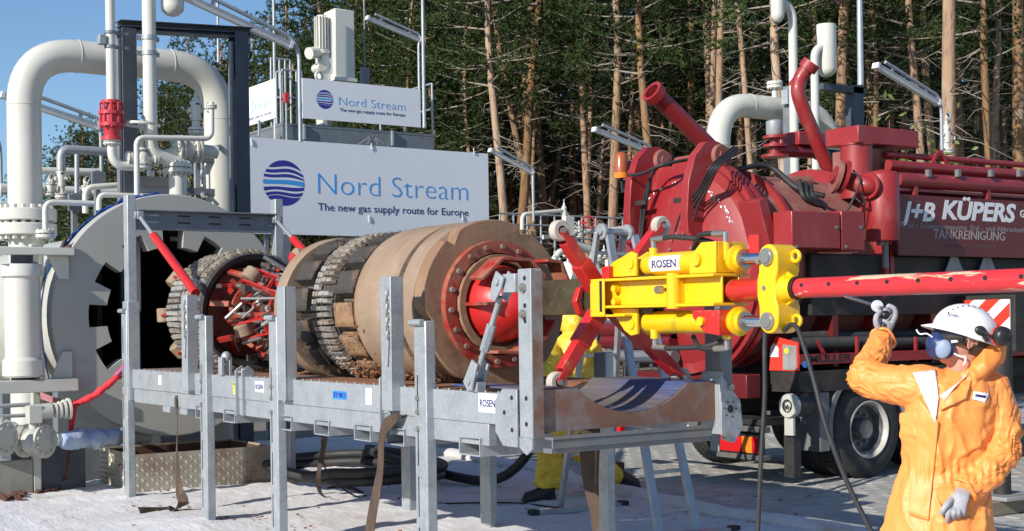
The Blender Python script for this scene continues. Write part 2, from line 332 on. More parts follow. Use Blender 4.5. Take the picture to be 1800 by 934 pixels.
def vary(m, lo, hi, hue=.0):
    t = m.node_tree; N = t.nodes; L = t.links; p = N['Principled BSDF']; src = p.inputs['Base Color'].links[0].from_socket
    oi = N.new('ShaderNodeObjectInfo'); mr = N.new('ShaderNodeMapRange'); mr.inputs[3].default_value = lo; mr.inputs[4].default_value = hi; L.new(oi.outputs['Random'], mr.inputs[0])
    hs = N.new('ShaderNodeHueSaturation'); L.new(src, hs.inputs['Color']); L.new(mr.outputs[0], hs.inputs['Value'])
    m2 = N.new('ShaderNodeMapRange'); m2.inputs[3].default_value = 1.15; m2.inputs[4].default_value = .78; L.new(oi.outputs['Random'], m2.inputs[0]); 
    if hue: L.new(m2.outputs[0], hs.inputs['Saturation'])
    L.new(hs.outputs[0], p.inputs['Base Color'])
vary(M['bark'], .55, 1.1, 1); vary(M['needle'], .7, 1.25); vary(M['twig'], .5, 1.1); vary(M['tooth'], .7, 1.1); vary(M['toothb'], .7, 1.15); vary(M['paver'], .85, 1.08); vary(M['paverb'], .85, 1.08); vary(M['galv'], .92, 1.06)
# ================================================================ ground, paving, fleece
g = MB(); g.add([(-900, -900, -.03), (1500, -900, -.03), (1500, 1500, -.03), (-900, 1500, -.03)], [(0, 1, 2, 3)])
tag(part('ground', g, M['sand'], smooth=0), kind='structure')
bed = MB(); bed.box(5.0, 32, 1.0, 17.5, -.028, -.012)
pav = tag(part('pavement', bed, M['bed'], smooth=0), kind='structure')
rnd = random.Random(3)
def paver_vs(x0, y0, x1, y1, z):
    c = .006
    return [(x0, y0, -.014), (x1, y0, -.014), (x1, y1, -.014), (x0, y1, -.014), (x0, y0, z - c), (x1, y0, z - c), (x1, y1, z - c), (x0, y1, z - c),
            (x0 + c, y0 + c, z), (x1 - c, y0 + c, z), (x1 - c, y1 - c, z), (x0 + c, y1 - c, z)]
PF = [(0, 1, 5, 4), (1, 2, 6, 5), (2, 3, 7, 6), (3, 0, 4, 7), (4, 5, 9, 8), (5, 6, 10, 9), (6, 7, 11, 10), (7, 4, 8, 11), (8, 9, 10, 11)]
cells = []
PX, PY = .23, .15
for j in range(int(15.5 / PY)):
    y = 1.5 + j * PY
    for i in range(int(24 / PX)):
        x = 7.0 + i * PX + (PX / 2 if j % 2 else 0)
        cells.append((x, y))
def vis_key(c):
    x, y = c; d = x * _F.x + y * _F.y; u = (x * _R.x + y * _R.y) / d
    ypx = 562 + CZ / d * FPX - u * FPX * ROLL
    px = 900 + u * FPX
    return d if (1210 < px < 1800 and ypx < 945 and not (1540 < px < 1740)) else 99
cells.sort(key=vis_key)
pme = []
for k in range(2):
    q = MB(); q.add(paver_vs(-PX / 2 + .004, -PY / 2 + .004, PX / 2 - .004, PY / 2 - .004, 0), PF)
    pme.append(to_mesh(q, 'paver', M['paver' if k else 'paverb'], 0))
for x, y in cells[:300]:
    piece('paver', pme[rnd.random() < .7], pav, Matrix.Translation((x, y, rnd.uniform(-.003, .003))) @ Matrix.Rotation(rnd.choice((0, pi)), 4, 'Z') @ Matrix.Rotation(rnd.uniform(-.008, .008), 4, 'X'))
rest = MB()
for x, y in cells[300:]:
    z = rnd.uniform(-.003, .003); n0 = len(rest.v)
    rest.v += [Vector(v) for v in paver_vs(x - PX / 2 + .004, y - PY / 2 + .004, x + PX / 2 - .004, y + PY / 2 - .004, z)]
    rest.f += [[i + n0 for i in f] for f in PF]
def raw_obj(name, m, mt, parent=None, smooth=False, kind=None):
    me = bpy.data.meshes.new(name); me.from_pydata([tuple(v) for v in m.v], [], [tuple(f) for f in m.f]); me.materials.append(mt)
    if smooth: me.shade_smooth()
    o = bpy.data.objects.new(name, me); COL.objects.link(o); o.parent = parent
    if kind: o['kind'] = kind
    return o
raw_obj('paver_field', rest, M['paver'], pav, kind='stuff')

def edge_x(y):            # right border of the fleece
    return 8.05 + (y - 7.84) * .16 + .10 * sin(y * 1.1) + .05 * sin(y * 2.7)
fl = MB(); NX, NY = 210, 300
Y0, Y1 = 1.0, 18.4
for j in range(NY + 1):
    y = Y0 + (Y1 - Y0) * j / NY; xe = edge_x(y)
    for i in range(NX + 1):
        s = i / NX; x = -4 + (xe + 4) * s
        z = .02
        z += .022 * abs(noise.noise(Vector((x * .55, y * 1.9, 3)))) + .05 * max(0, noise.noise(Vector((x * .9 + .6 * y, y * .5 - .3 * x, 1))) ) ** 2 * 2
        rg = 1 - abs(noise.noise(Vector((x * 1.1 + y * .9, y * 1.6 - x * .5, 9)))) * 2.2
        z += .05 * max(0, rg - .45) ** 1.5
        rg2 = 1 - abs(noise.noise(Vector((x * 2.6 - y * 1.2, y * 3.1 + x, 5)))) * 2.2
        z += .024 * max(0, rg2 - .4) ** 1.5 + .006 * noise.noise(Vector((x * 9, y * 9, 0)))
        fl.v.append(Vector((x, y, z)))
for j in range(NY):
    y = Y0 + (Y1 - Y0) * j / NY
    for i in range(NX):
        k = j * (NX + 1) + i; x = fl.v[k].x
        lim = 15.1 + .25 * noise.noise(Vector((x * 1.4, 0, 0)))
        if x < 6.1 and y > lim: continue
        fl.f.append((k, k + 1, k + NX + 2, k + NX + 1))
fo = raw_obj('ground_sheet', fl, M['fleece'], smooth=True)
tag(fo, 'crumpled white fleece sheet spread over the ground under the galvanised rack', 'ground sheet')
rl = MB(); pts = []; rr = []
for k in range(90):
    y = 4.5 + k * .155; pts.append((edge_x(y) + .02, y, .055 + .02 * noise.noise(Vector((y * 2, 1, 0))))); rr.append(.065 + .03 * noise.noise(Vector((y * 3.1, 5, 0))))
rl.tube(pts, rr, 14, flat=1.5)
tag(part('rolled_edge', rl, M['fleece'], fo, smooth=180))

# ================================================================ galvanised rack holding the tool
AX, AZ = 5.36, 1.86
XN, XF = 4.59, 6.13
tray = thing('launch_tray', 'long galvanised steel rack on legs carrying the huge dirty pipeline tool', 'rack', (AX, 9.9, 0))
RT, RB = 1.31, 1.12
for x in (XN, XF):
    q = MB(); q.box(x - .035, x + .035, 6.62, 13.32, RB, RT)
    part('side_rail', q, M['galv'], tray, bevel=.006)
    q = MB(); q.box(x - .03, x + .03, 6.9, 13.25, .985, 1.118)
    part('lower_channel', q, M['galv'], tray, bevel=.004)
q = MB()
for y in (7.5, 8.7, 9.9, 11.1, 12.3, 13.2): q.box(XN + .037, XF - .037, y - .05, y + .05, 1.0, 1.16)
part('cross_beams', q, M['galvd'], tray)
# deck plates in segments
y = 7.46; k = 0
for y1 in (8.5, 9.55, 10.7, 11.9, 13.2):
    q = MB(); prof = []
    for i in range(13):
        a = radians(-90 + (i - 6) * 4.6); prof.append((AX + .70 * cos(a) * 1.06, AZ + .62 * sin(a)))
    vs = []; n = len(prof)
    for yy in (y + .008, y1 - .008):
        for d in (0, -.012): vs += [(x, yy, z + d) for x, z in prof]
    fs = []
    for i in range(n - 1): fs += [(i, i + 1, 2 * n + i + 1, 2 * n + i), (n + i, 3 * n + i, 3 * n + i + 1, n + i + 1), (i, n + i, n + i + 1, i + 1), (2 * n + i, 2 * n + i + 1, 3 * n + i + 1, 3 * n + i)]
    q.add(vs, fs)
    q.box(XN + .036, prof[0][0], y + .008, y1 - .008, RT - .012, RT + .004); q.box(prof[-1][0], XF - .036, y + .008, y1 - .008, RT - .012, RT + .004)
    part('deck_plate', q, M['mud'] if k in (0, 1, 3) else M['galvbrown'], tray, smooth=25); y = y1; k += 1
# forklift pockets (open ended square tubes) below the near rail
for px in (362, 412, 510, 575, 647, 705, 836):
    for xx, s in ((XN, 1),):
        yy = atX(px, 730, XN).y; q = MB(); w, h, t = .12, .058, .008; z0 = .915
        for a, b, c, d in ((-w, w, 0, t), (-w, w, 2 * h - t, 2 * h), (-w, -w + t, t, 2 * h - t), (w - t, w, t, 2 * h - t)):
            q.box(xx - .05, xx + .5, yy + a, yy + b, z0 + c, z0 + d)
        part('fork_pocket', q, M['galv'], tray, bevel=.002)
for px in (300, 330):
    yy = atX(px, 700, XN).y; q = MB(); q.box(XN - .045, XN + .1, yy - .09, yy + .09, .93, .985); part('fork_pocket', q, M['galv'], tray, bevel=.003)
# rail bolts along the deck edge
q = MB()
for i in range(46):
    q.cyl((XN - .02, 6.8 + i * .14, RT), (XN - .02, 6.8 + i * .14, RT + .012), .009, n=6)
part('edge_bolt_row', q, M['bolt'], tray)
# legs
def leg(x, y, ztop, zb=0.0, s=1):
    q = MB(); w, h = .075, .15
    q.box(x - w / 2 - .05 * s, x + w / 2 - .05 * s, y - h / 2, y + h / 2, zb, ztop)
    o = part('leg', q, M['galv'], tray, bevel=.008)
    q = MB(); xf = x - w / 2 - .05 * s - .001 if s > 0 else x
    z = zb + .15
    while z < ztop - .35 and s > 0:
        q.box(xf - .002, xf + .004, y + .028, y + .036, z, z + .26); z += .33
    if q.v: part('slot', q, M['black'], o, smooth=0)
    q = MB()
    for zz in (1.05, 1.16, 1.25):
        if s > 0: q.cyl((xf - .012, y + .03, zz), (xf + .002, y + .03, zz), .018, n=6)
    if q.v: part('bolt', q, M['bolt'], o)
    return o
def stub(x, y, ztop, s=1):
    q = MB(); w, h = .10, .14; x0 = x - .05 * s
    q.prism([(-h / 2, 1.15), (h / 2, 1.15), (h / 2, ztop - .03), (h / 2 - .02, ztop), (-h / 2, ztop)], (x0 - w / 2, y, 0), (0, 1, 0), (0, 0, 1), (.012, 0, 0))
    q.box(x0 - w / 2 + .012, x0 + w / 2, y - h / 2, y - h / 2 + .012, 1.15, ztop); q.box(x0 - w / 2 + .012, x0 + w / 2, y + h / 2 - .012, y + h / 2, 1.15, ztop - .03)
    q.box(x0 - w / 2 + .012, x0 + w / 2 - .002, y - h / 2 + .012, y + h / 2 - .012, 1.15, 1.165)
    return part('stub_post', q, M['galv'], tray, bevel=.004)
for y, zt in ((13.36, 1.9), (11.31, 1.82), (9.86, 1.80), (7.61, 1.75)):
    l = leg(XN, y, zt)
    q = MB(); q.cyl((XN - .10, y + .09, zt - .01), (XN - .10, y - .06, zt - .01), .022, n=12); part('locking_pin', q, M['galv'], l)
for y in (10.84, 9.52, 7.95, 13.36): leg(XF + .1, y, 1.5, s=-1)
for y, zt in ((11.70, 2.01), (9.68, 2.03), (8.03, 2.05)): stub(XN, y, zt)
for y, zt in ((11.70, 2.01), (9.68, 2.03)): stub(XF, y, zt, -1)
# tall gate posts and bridge at the far end
for x, zt, s in ((XN, 3.04, 1), (XF + .05, 3.06, -1)):
    q = MB(); q.box(x - .06, x + .03, 13.29, 13.41, 1.9, zt); q.box(x - .075, x + .045, 13.27, 13.43, 1.0, 1.985)
    part('gate_post', q, M['galv'], tray, bevel=.006)
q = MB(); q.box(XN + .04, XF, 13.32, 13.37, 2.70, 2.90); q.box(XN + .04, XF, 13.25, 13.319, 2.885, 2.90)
gt = part('gate_beam', q, M['steelgrey'], tray, bevel=.004)  # darker than the galvanised posts: the beam's shade is put into the colour
for k in range(5):
    q = MB(); x = XN + .14 + k * .33
    for z in (2.77, 2.84): q.box(x, x + .13, 13.316, 13.3195, z, z + .014)
    part('slot', q, M['galv'] if k in (0, 4) else M['black'], gt, smooth=0)
# red hydraulic struts with chrome rods
for x in (XN + .06, XF - .0):
    a = Vector((x, 13.3, 2.84)); b = Vector((x, 11.82, 2.03)); m1 = a.lerp(b, .28)
    q = MB(); q.cyl(m1, b, .042, n=16); st_ = part('strut', q, M['red'], tray)
    q = MB(); q.cyl(a, m1, .02, n=12); part('rod', q, M['galv'], st_)
    q = MB(); q.cyl(a + Vector((-.05, 0, 0)), a + Vector((.05, 0, 0)), .045, n=16); q.box(x - .03, x + .03, 13.24, 13.318, 2.8, 2.88); part('clevis', q, M['galv'], st_, bevel=.004)
# safety chains
def chain_pts(m, pts, pitch=.032, r=.005, w=.011):
    P = [Vector(p) for p in pts]; L = [0]
    for i in range(1, len(P)): L.append(L[-1] + (P[i] - P[i - 1]).length)
    n = int(L[-1] / pitch)
    for k in range(n):
        s = (k + .5) * pitch; i = max(j for j in range(len(L)) if L[j] <= s); i = min(i, len(P) - 2)
        c = P[i].lerp(P[i + 1], (s - L[i]) / max(1e-6, L[i + 1] - L[i])); d = (P[i + 1] - P[i]).normalized()
        u = d.orthogonal().normalized(); u = Quaternion(d, (k % 2) * pi / 2 + .3) @ u
        loop = []
        for j in range(10):
            a = 2 * pi * j / 10; loop.append(c + d * cos(a) * pitch * .72 + u * sin(a) * w)
        loop.append(loop[0]); m.tube(loop, r, 5, caps=False)
    return m
for y in (11.66, 7.99):
    q = MB(); chain_pts(q, [(XN - .105, y, 1.95), (XN - .108, y - .01, 1.60)], .045, .006, .014); part('safety_chain', q, M['bolt'], tray)
    q = MB(); q.beam((XN - .108, y, 1.62), (XN - .108, y + .02, 1.45), .006, .03, (0, 1, 0)); part('chain_pin', q, M['galv'], tray)
# end frame nearest the camera
q = MB()
q.box(XN - .03, XN - .018, 6.44, 6.57, 1.06, 2.045); q.box(XN - .018, XN + .05, 6.445, 6.457, 1.06, 2.045)
ep = part('end_post', q, M['galv'], tray, bevel=.003)
q = MB(); q.box(XN - .0175, XN + .052, 6.4395, 6.4445, 1.06, 2.03); part('stained_flange', q, M['galvbrown'], ep)
q = MB()
for z in (1.99, 1.83, 1.74, 1.29, 1.14): q.cyl((XN - .0325, 6.5, z), (XN - .0295, 6.5, z), .014, n=12)
part('bolt_hole', q, M['black'], ep)
q = MB()
for z in (1.935, 1.78): q.cyl((XN - .05, 6.51, z), (XN - .03, 6.51, z), .028, n=6); q.cyl((XN - .06, 6.51, z), (XN - .05, 6.51, z), .016, n=12)
part('hex_bolt', q, M['bolt'], ep)
q = MB(); q.prism([(6.57, 1.0), (6.72, 1.0), (6.80, 1.08), (6.80, 1.27), (6.72, 1.34), (6.57, 1.34)], (XN - .05, 0, 0), (0, 1, 0), (0, 0, 1), (.013, 0, 0)); g_ = part('gusset_plate', q, M['galv'], tray, bevel=.003)
q = MB()
for y, z in ((6.62, 1.29), (6.62, 1.10), (6.70, 1.2)): q.cyl((XN - .0525, y, z), (XN - .049, y, z), .014, n=12)
part('bolt_hole', q, M['black'], g_)
q = MB(); q.prism([(6.44, 1.06), (6.57, 1.06), (6.57, 1.0), (6.50, .96), (6.44, 1.0)], (XN - .034, 0, 0), (0, 1, 0), (0, 0, 1), (.012, 0, 0)); part('foot_plate', q, M['galv'], tray)
# curved end plate
poly = [(XN + .05, 1.09), (XF - .13, 1.09), (XF - .13, 1.335)]
cx, cz, rc = AX - .02, 1.87, .70
for i in range(17):
    a = radians(-49.8 - i * (80.4 / 16)); poly.append((cx + rc * cos(a) * .96, cz + rc * sin(a)))
poly += [(XN + .05, 1.335)]
q = MB(); q.prism(poly, (0, 6.46, 0), (1, 0, 0), (0, 0, 1), (0, .014, 0)); part('end_plate', q, M['galvbrown'], tray, smooth=20)
q = MB(); q.box(XN + .055, XF - .25, 6.36, 6.458, 1.05, 1.064); q.box(XN + .055, XF - .25, 6.36, 6.374, 1.0, 1.05); q.box(XN + .055, XF - .25, 6.376, 6.458, .97, 1.0)
part('lower_lip', q, M['galvd'], tray, bevel=.003)
# liner of the end cradle
vs = []; fs = []; n = 24
for yy in (6.475, 7.44):
    for rr_ in (rc, rc + .014):
        for i in range(n + 1):
            a = radians(-50 - i * (80 / n)); vs.append((cx + rr_ * cos(a) * .96, yy, cz + rr_ * sin(a) + (.006 if rr_ == rc else 0)))
m_ = n + 1
for i in range(n): fs += [(i, i + 1, 2 * m_ + i + 1, 2 * m_ + i), (m_ + i, 3 * m_ + i, 3 * m_ + i + 1, m_ + i + 1), (i, m_ + i, m_ + i + 1, i + 1), (2 * m_ + i, 2 * m_ + i + 1, 3 * m_ + i + 1, 3 * m_ + i)]
q = MB(); q.add(vs, fs); q.box(XN + .05, cx - .434, 6.475, 7.44, 1.332, 1.342); q.box(cx + .434, XF - .05, 6.475, 7.44, 1.332, 1.342)
part('cradle_liner', q, M['liner'], tray, smooth=30)
# far end-frame post (right of the end plate)
XE = XF; XF = XF - .08
q = MB(); q.box(XF - .03, XF - .018, 6.41, 6.60, 1.02, 1.40); q.prism([(-.045, 1.38), (.12, 1.21), (.14, 1.03), (.06, .94), (-.045, .97)], (XF, 6.40, 0), (1, 0, 0), (0, 0, 1), (0, .012, 0))
q.box(XF - .045, XF - .033, 6.412, 6.6, 1.0, 1.36)
ep = part('end_bracket', q, M['galv'], tray, bevel=.003)
q = MB(); q.box(XF - .016, XF - .004, 6.44, 6.58, 1.0, 1.86); q.box(XF - .004, XF + .09, 6.44, 6.452, 1.0, 1.86); part('end_post', q, M['galvd'], tray, bevel=.003)
q = MB(); q.cyl((XF + .03, 6.396, 1.16), (XF + .03, 6.3995, 1.16), .025, n=14)
for a in range(6): q.cyl((XF + .03 + .05 * cos(a), 6.396, 1.16 + .05 * sin(a)), (XF + .03 + .05 * cos(a), 6.3995, 1.16 + .05 * sin(a)), .006, n=6)
part('bolt_hole', q, M['black'], ep)
q = MB(); q.cyl((XF + .03, 6.38, 1.30), (XF + .03, 6.40, 1.30), .024, n=6); q.cyl((XF - .01, 6.38, .99), (XF - .01, 6.40, .99), .022, n=6); part('hex_bolt', q, M['bolt'], ep)
XF = XE
# big turnbuckle
a = Vector((XN - .02, 6.72, 1.975)); b = Vector((XN - .02, 7.06, 1.37)); d = (b - a).normalized()
q = MB(); q.box(XN - .05, XN + .02, 6.57, 6.70, 1.91, 2.02); q.prism([(-.05, -.045), (.03, -.05), (.12, -.03), (.12, .03), (.03, .05), (-.05, .045)], a - Vector((.055, 0, 0)), d, Vector((1, 0, 0)).cross(d), (.014, 0, 0))
q.prism([(-.05, -.045), (.03, -.05), (.12, -.03), (.12, .03), (.03, .05), (-.05, .045)], a + Vector((.03, 0, 0)), d, Vector((1, 0, 0)).cross(d), (.014, 0, 0)); q.cyl(a - Vector((.07, 0, 0)), a + Vector((.05, 0, 0)), .024, n=6)
tb = part('turnbuckle', q, M['galv'], tray, bevel=.003)
q = MB(); q.cyl(a + d * .1, a.lerp(b, .42), .018, n=12); q.cyl(a.lerp(b, .42), a.lerp(b, .68), .031, n=6); q.cyl(a.lerp(b, .68), b - d * .08, .018, n=12); part('rod', q, M['galv'], tb)
q = MB(); q.prism([(-.14, -.035), (.03, -.055), (.05, .0), (.03, .055), (-.14, .035)], b - Vector((.05, 0, 0)), d, Vector((1, 0, 0)).cross(d), (.016, 0, 0)); q.prism([(-.14, -.035), (.03, -.055), (.05, 0), (.03, .055), (-.14, .035)], b + Vector((.03, 0, 0)), d, Vector((1, 0, 0)).cross(d), (.016, 0, 0))
q.cyl(b - Vector((.06, 0, 0)), b + Vector((.055, 0, 0)), .022, n=8); q.box(XN - .045, XN + .02, 7.0, 7.12, RT, 1.37); part('clevis', q, M['galv'], tb, bevel=.003)
a = atX(398, 628, XN); q = MB(); q.ell(a, .045, .045, .05); q.box(XN - .06, XN - .035, a.y - .04, a.y + .04, RT, a.z); q.box(XN + .01, XN + .035, a.y - .04, a.y + .04, RT, a.z); part('clevis', q, M['galv'], tray, bevel=.003)
# hinge bracket plates on the near rail
for px in (432, 690):
    y = atX(px, 690, XN).y; q = MB()
    for dy in (-.075, .06): q.prism([(-.06, .98), (.05, 1.02), (.05, 1.36), (0, 1.40), (-.06, 1.36)], (XN - .005, y + dy, 0), (1, 0, 0), (0, 0, 1), (0, .015, 0))
    q.box(XN - .045, XN + .02, y - .06, y + .06, 1.34, 1.355); q.cyl((XN - .03, y - .02, 1.355), (XN - .03, y - .02, 1.375), .018, n=6); part('joint_bracket', q, M['galv'], tray, bevel=.003)
# stickers on the near rail
def sticker(px, py, w, h, mt, txt=None, tm=None, flip=False, ts=.05, lines=None):
    c = atX(px, py, XN - .037); q = MB(); q.box(XN - .0375, XN - .0355, c.y - w / 2, c.y + w / 2, c.z - h / 2, c.z + h / 2)
    s = part('sticker', q, mt, tray, smooth=0)
    ux, uy = Vector((0, -1, 0)), Vector((0, 0, 1))
    if txt:
        o = Vector((XN - .0385, c.y + w * .42, c.z - ts * .36))
        if flip: ux, uy = -ux, -uy; o = Vector((XN - .0385, c.y - w * .42, c.z + ts * .36))
        lettering('lettering', txt, ts, o, ux, uy, tm, s, width=w * .84, bold=.001)
    if lines:
        for i, (l, sz) in enumerate(lines): lettering('lettering', l, sz, (XN - .0385, c.y + w * .42, c.z + h * .3 - i * h * .2), ux, uy, tm, s, width=w * .8)
    return s
sticker(857, 709, .20, .115, M['white'], 'ROSEN', M['ink'], ts=.062)
sticker(456, 680, .17, .088, M['white'], 'ROSEN', M['ink'], ts=.055)
sticker(597, 695, .22, .06, M['bluest'], 'C48-3.8', M['ink'], flip=True, ts=.05)
sticker(648, 697, .085, .115, M['white']); sticker(281, 668, .075, .09, M['white'])
sticker(413, 683, .075, .10, M['yelst'], None, M['black'], lines=[('CAUTION', .02), ('-----', .02), ('-----', .02)])

# ================================================================ inspection tool
pig = thing('inspection_tool', 'enormous round pipeline inspection tool caked in brown dirt lying on the rack', 'pipeline tool', (AX, 8.0, AZ))
YA = Vector((0, 1, 0))
def disc_poly(R, notches, n=120):
    out = []
    for i in range(n):
        a = 360 * i / n; r = R
        for c in notches:
            d = (a - c + 180) % 360 - 180
            if -9 < d < 3: r = R - .075 * (d + 9) / 12
        out.append((r * cos(radians(a)), r * sin(radians(a))))
    return out
o0 = (AX, 0, AZ)
q = MB(); q.prism(disc_poly(.598, (128, 66, 190, 250, 310, 10)), (AX, 8.0, AZ), (1, 0, 0), (0, 0, 1), (0, .12, 0))
part('cup_disc', q, M['polyface'], pig, smooth=30, bevel=.008)
q = MB(); q.lathe((AX, 8.122, AZ), YA, [(0, .2), (0, .57), (.012, .592), (.20, .596), (.215, .585), (.22, .545), (.275, .545), (.28, .59), (.30, .60), (.70, .602), (.86, .596), (.885, .57), (.885, .3)], 96); part('guide_cup', q, M['poly'], pig, smooth=30)
q = MB()
for i in range(26):
    a = 2 * pi * i / 26; c = Vector((AX + .565 * cos(a), 8.37, AZ + .565 * sin(a))); tg = Vector((-sin(a), 0, cos(a))); q.beam(c - tg * .03, c + tg * .03, .045, .022, (cos(a), 0, sin(a)))
part('clip_ring', q, M['pad'], pig, kind='stuff')
q = MB(); q.lathe((AX, 9.03, AZ), YA, [(0, .3), (0, .555), (.03, .565), (.03, .3)], 64); part('backing_plate', q, M['mud'], pig)
q = MB(); q.lathe((AX, 9.0, AZ), YA, [(0, .36), (1.3, .36)], 40); part('core_body', q, M['pad'], pig)
# front flange assembly
q = MB(); q.lathe((AX, 7.95, AZ), YA, [(.05, .45), (0, .447), (0, .36), (.06, .35)], 72); fr = part('flange_ring', q, M['reddust'], pig)
for i in range(18):
    a = .1 + 2 * pi * i / 18; c = Vector((AX + .405 * cos(a), 7.95, AZ + .405 * sin(a))); q = MB(); q.cyl(c, c - YA * .02, .020, .017, n=10); part('ring_bolt', q, M['galvbrown'], fr)
q = MB(); q.lathe((AX, 7.97, AZ), YA, [(.02, .352), (-.05, .348), (-.05, .30), (.06, .29)], 64); part('retainer_ring', q, M['polyface'], pig)
q = MB(); q.lathe((AX, 8.02, AZ), YA, [(0, .30), (-.02, .275), (-.10, .27), (-.22, .23), (-.34, .15), (-.40, .08), (-.41, 0)], 48); part('nose_dome', q, M['red'], pig)
for pts in ([(-.30, .17), (-.13, .31), (.10, .30), (.22, .19)], [(.24, .30), (.36, .29), (.44, .12), (.44, -.05)], [(-.19, -.33), (0, -.34), (.22, -.24), (.30, -.12)]):
    q = MB()
    for a, b in zip(pts, pts[1:]):
        q.beam((AX + a[0], 7.78, AZ + a[1]), (AX + b[0], 7.78, AZ + b[1]), .17, .022, (0, 0, 1) if abs(b[0] - a[0]) > abs(b[1] - a[1]) else (1, 0, 0))
    part('lifting_frame', q, M['reddust'], pig, bevel=.003)
for y0, z0, L in ((7.70, AZ - .01, .31), ):
    q = MB(); q.box(AX - .30, AX + .25, 7.66, 8.0, AZ - .012, AZ + .012); part('rib_plate', q, M['reddust'], pig, bevel=.003)
for ang in (50, 110, 230, 300):
    a = radians(ang); q = MB(); u = Vector((cos(a), 0, sin(a))); q.prism([(.05, -.36), (.27, -.1), (.29, .02), (.05, .02)], Vector((AX, 8.0, AZ)) - u.cross(YA) * .01, u, YA, u.cross(YA) * .02); part('rib_plate', q, M['red'], pig)
q = MB(); q.cyl((AX, 7.7, AZ + .03), (AX, 7.5, AZ + .03), .07, n=20); q.cyl((AX, 7.5, AZ + .03), (AX, 7.45, AZ + .03), .045, n=20); part('tow_stub', q, M['rawsteel'], pig)
# magnet pads, two rings
def pad_me(L, w, h, mt, seed):
    q = MB(); r_ = random.Random(seed); nx, ny = 8, 7; vs = []; fs = []
    for j in range(ny + 1):
        for i in range(nx + 1):
            u, v = i / nx - .5, j / ny - .5; e = max(abs(u), abs(v)) * 2
            z = h * (1 - max(0, e - .8) ** 2 * 6) + .006 * noise.noise(Vector((u * 8, v * 8, seed)))
            vs.append((v * w * (1.0), u * L, z - .0))
    for j in range(ny):
        for i in range(nx): k = j * (nx + 1) + i; fs.append((k, k + 1, k + nx + 2, k + nx + 1))
    n = len(vs)
    rim = [i for i in range(nx + 1)] + [j * (nx + 1) + nx for j in range(1, ny + 1)] + [ny * (nx + 1) + i for i in range(nx - 1, -1, -1)] + [j * (nx + 1) for j in range(ny - 1, 0, -1)]
    for i in rim: vs.append((vs[i][0] * .97, vs[i][1] * .97, -.09))
    for i in range(len(rim)): fs.append((rim[i], rim[(i + 1) % len(rim)], n + (i + 1) % len(rim), n + i))
    q.add(vs, fs); return to_mesh(q, 'magnet_pad', mt, 50)
PD = [pad_me(.30, .185, .085, M['pad'], 1), pad_me(.30, .185, .085, M['padbrown'], 2)]
def radial(a, r, y): # local z points outwards, y along the axis
    u = Vector((cos(a), 0, sin(a))); t = Vector((sin(a), 0, -cos(a)))
    return Matrix(((t.x, 0, u.x, AX + u.x * r), (t.y, 1, u.y, y), (t.z, 0, u.z, AZ + u.z * r), (0, 0, 0, 1)))
for yc, off in ((9.23, .1), (10.0, .32)):
    for i in range(14):
        a = off + 2 * pi * i / 14; low = sin(a) < .1
        piece('magnet_pad', PD[1 if (low and yc < 9.8) or (low and i % 3 == 0) else 0], pig, radial(a, .50, yc))
    q = MB()
    for i in range(28):
        a = off + pi / 14 + 2 * pi * i / 28; c = Vector((AX + .47 * cos(a), yc - .12, AZ + .47 * sin(a))); q.cyl(c, c + Vector((0, .26, 0)), .018, n=8)
    part('pad_rod_set', q, M['bolt'], pig)
# toothed segment rings
def tooth_me(L, w, h, mt, k):
    q = MB(); c = .006
    q.add([(-w / 2, -L / 2, 0), (w / 2, -L / 2, 0), (w / 2, L / 2, 0), (-w / 2, L / 2, 0), (-w / 2 + c, -L / 2 + c, h * (.8 + .1 * k)), (w / 2 - c, -L / 2 + c, h), (w / 2 - c, L / 2 - c, h), (-w / 2 + c, L / 2 - c, h * (.85 + .1 * k))],
          [(0, 1, 5, 4), (1, 2, 6, 5), (2, 3, 7, 6), (3, 0, 4, 7), (4, 5, 6, 7)])
    q.box(-w / 2 + .012, w / 2 - .004, -.012, .012, h * .9, h + .008)
    return to_mesh(q, 'segment_tooth', mt, 0)
TM = [tooth_me(.19, .041, .045, M['tooth'], 0), tooth_me(.19, .041, .045, M['toothb'], 1)]
TN = [tooth_me(.085, .046, .03, M['tooth'], 0), tooth_me(.085, .046, .03, M['toothb'], 1)]
TS = [tooth_me(.125, .05, .05, M['tooth'], 0), tooth_me(.125, .05, .05, M['toothb'], 1)]
TL = [tooth_me(.30, .046, .035, M['tooth'], 0), tooth_me(.30, .046, .035, M['toothb'], 1)]
rt = random.Random(5)
for yc, R, n, mm in ((9.53, .55, 66, TM), (9.70, .553, 66, TN), (12.20, .54, 60, TS), (12.35, .555, 60, TS), (12.50, .54, 60, TS), (12.77, .55, 60, TL)):
    for i in range(n):
        if rt.random() < .015: continue
        a = 2 * pi * i / n + rt.uniform(-.008, .008)
        if yc > 12.3 and -1.2 < a - 2 * pi * round(a / (2 * pi)) < .3: continue      # buried side of the tail ring
        up_ = sin(a) > .55
        piece('segment_tooth', mm[1 if up_ or rt.random() < .4 else 0], pig, radial(a, R + rt.uniform(-.004, .004), yc + rt.uniform(-.006, .006)) @ Matrix.Rotation(rt.uniform(-.05, .05), 4, 'Z'))
q = MB(); q.lathe((AX, 9.42, AZ), YA, [(0, .40), (0, .535), (.33, .54), (.34, .50), (.34, .40)], 66); part('segment_drum', q, M['pad'], pig)
q = MB(); q.lathe((AX, 10.24, AZ), YA, [(0, .3), (-.0, .585), (.04, .598), (.15, .598), (.19, .58), (.19, .3)], 96); part('guide_disc', q, M['poly'], pig)
q = MB(); q.lathe((AX, 12.10, AZ), YA, [(0, .50), (-.02, .545), (.0, .555), (.9, .55), (.92, .5), (.92, .44), (.1, .44)], 72, closed=True); part('tail_ring', q, M['rubber'], pig)
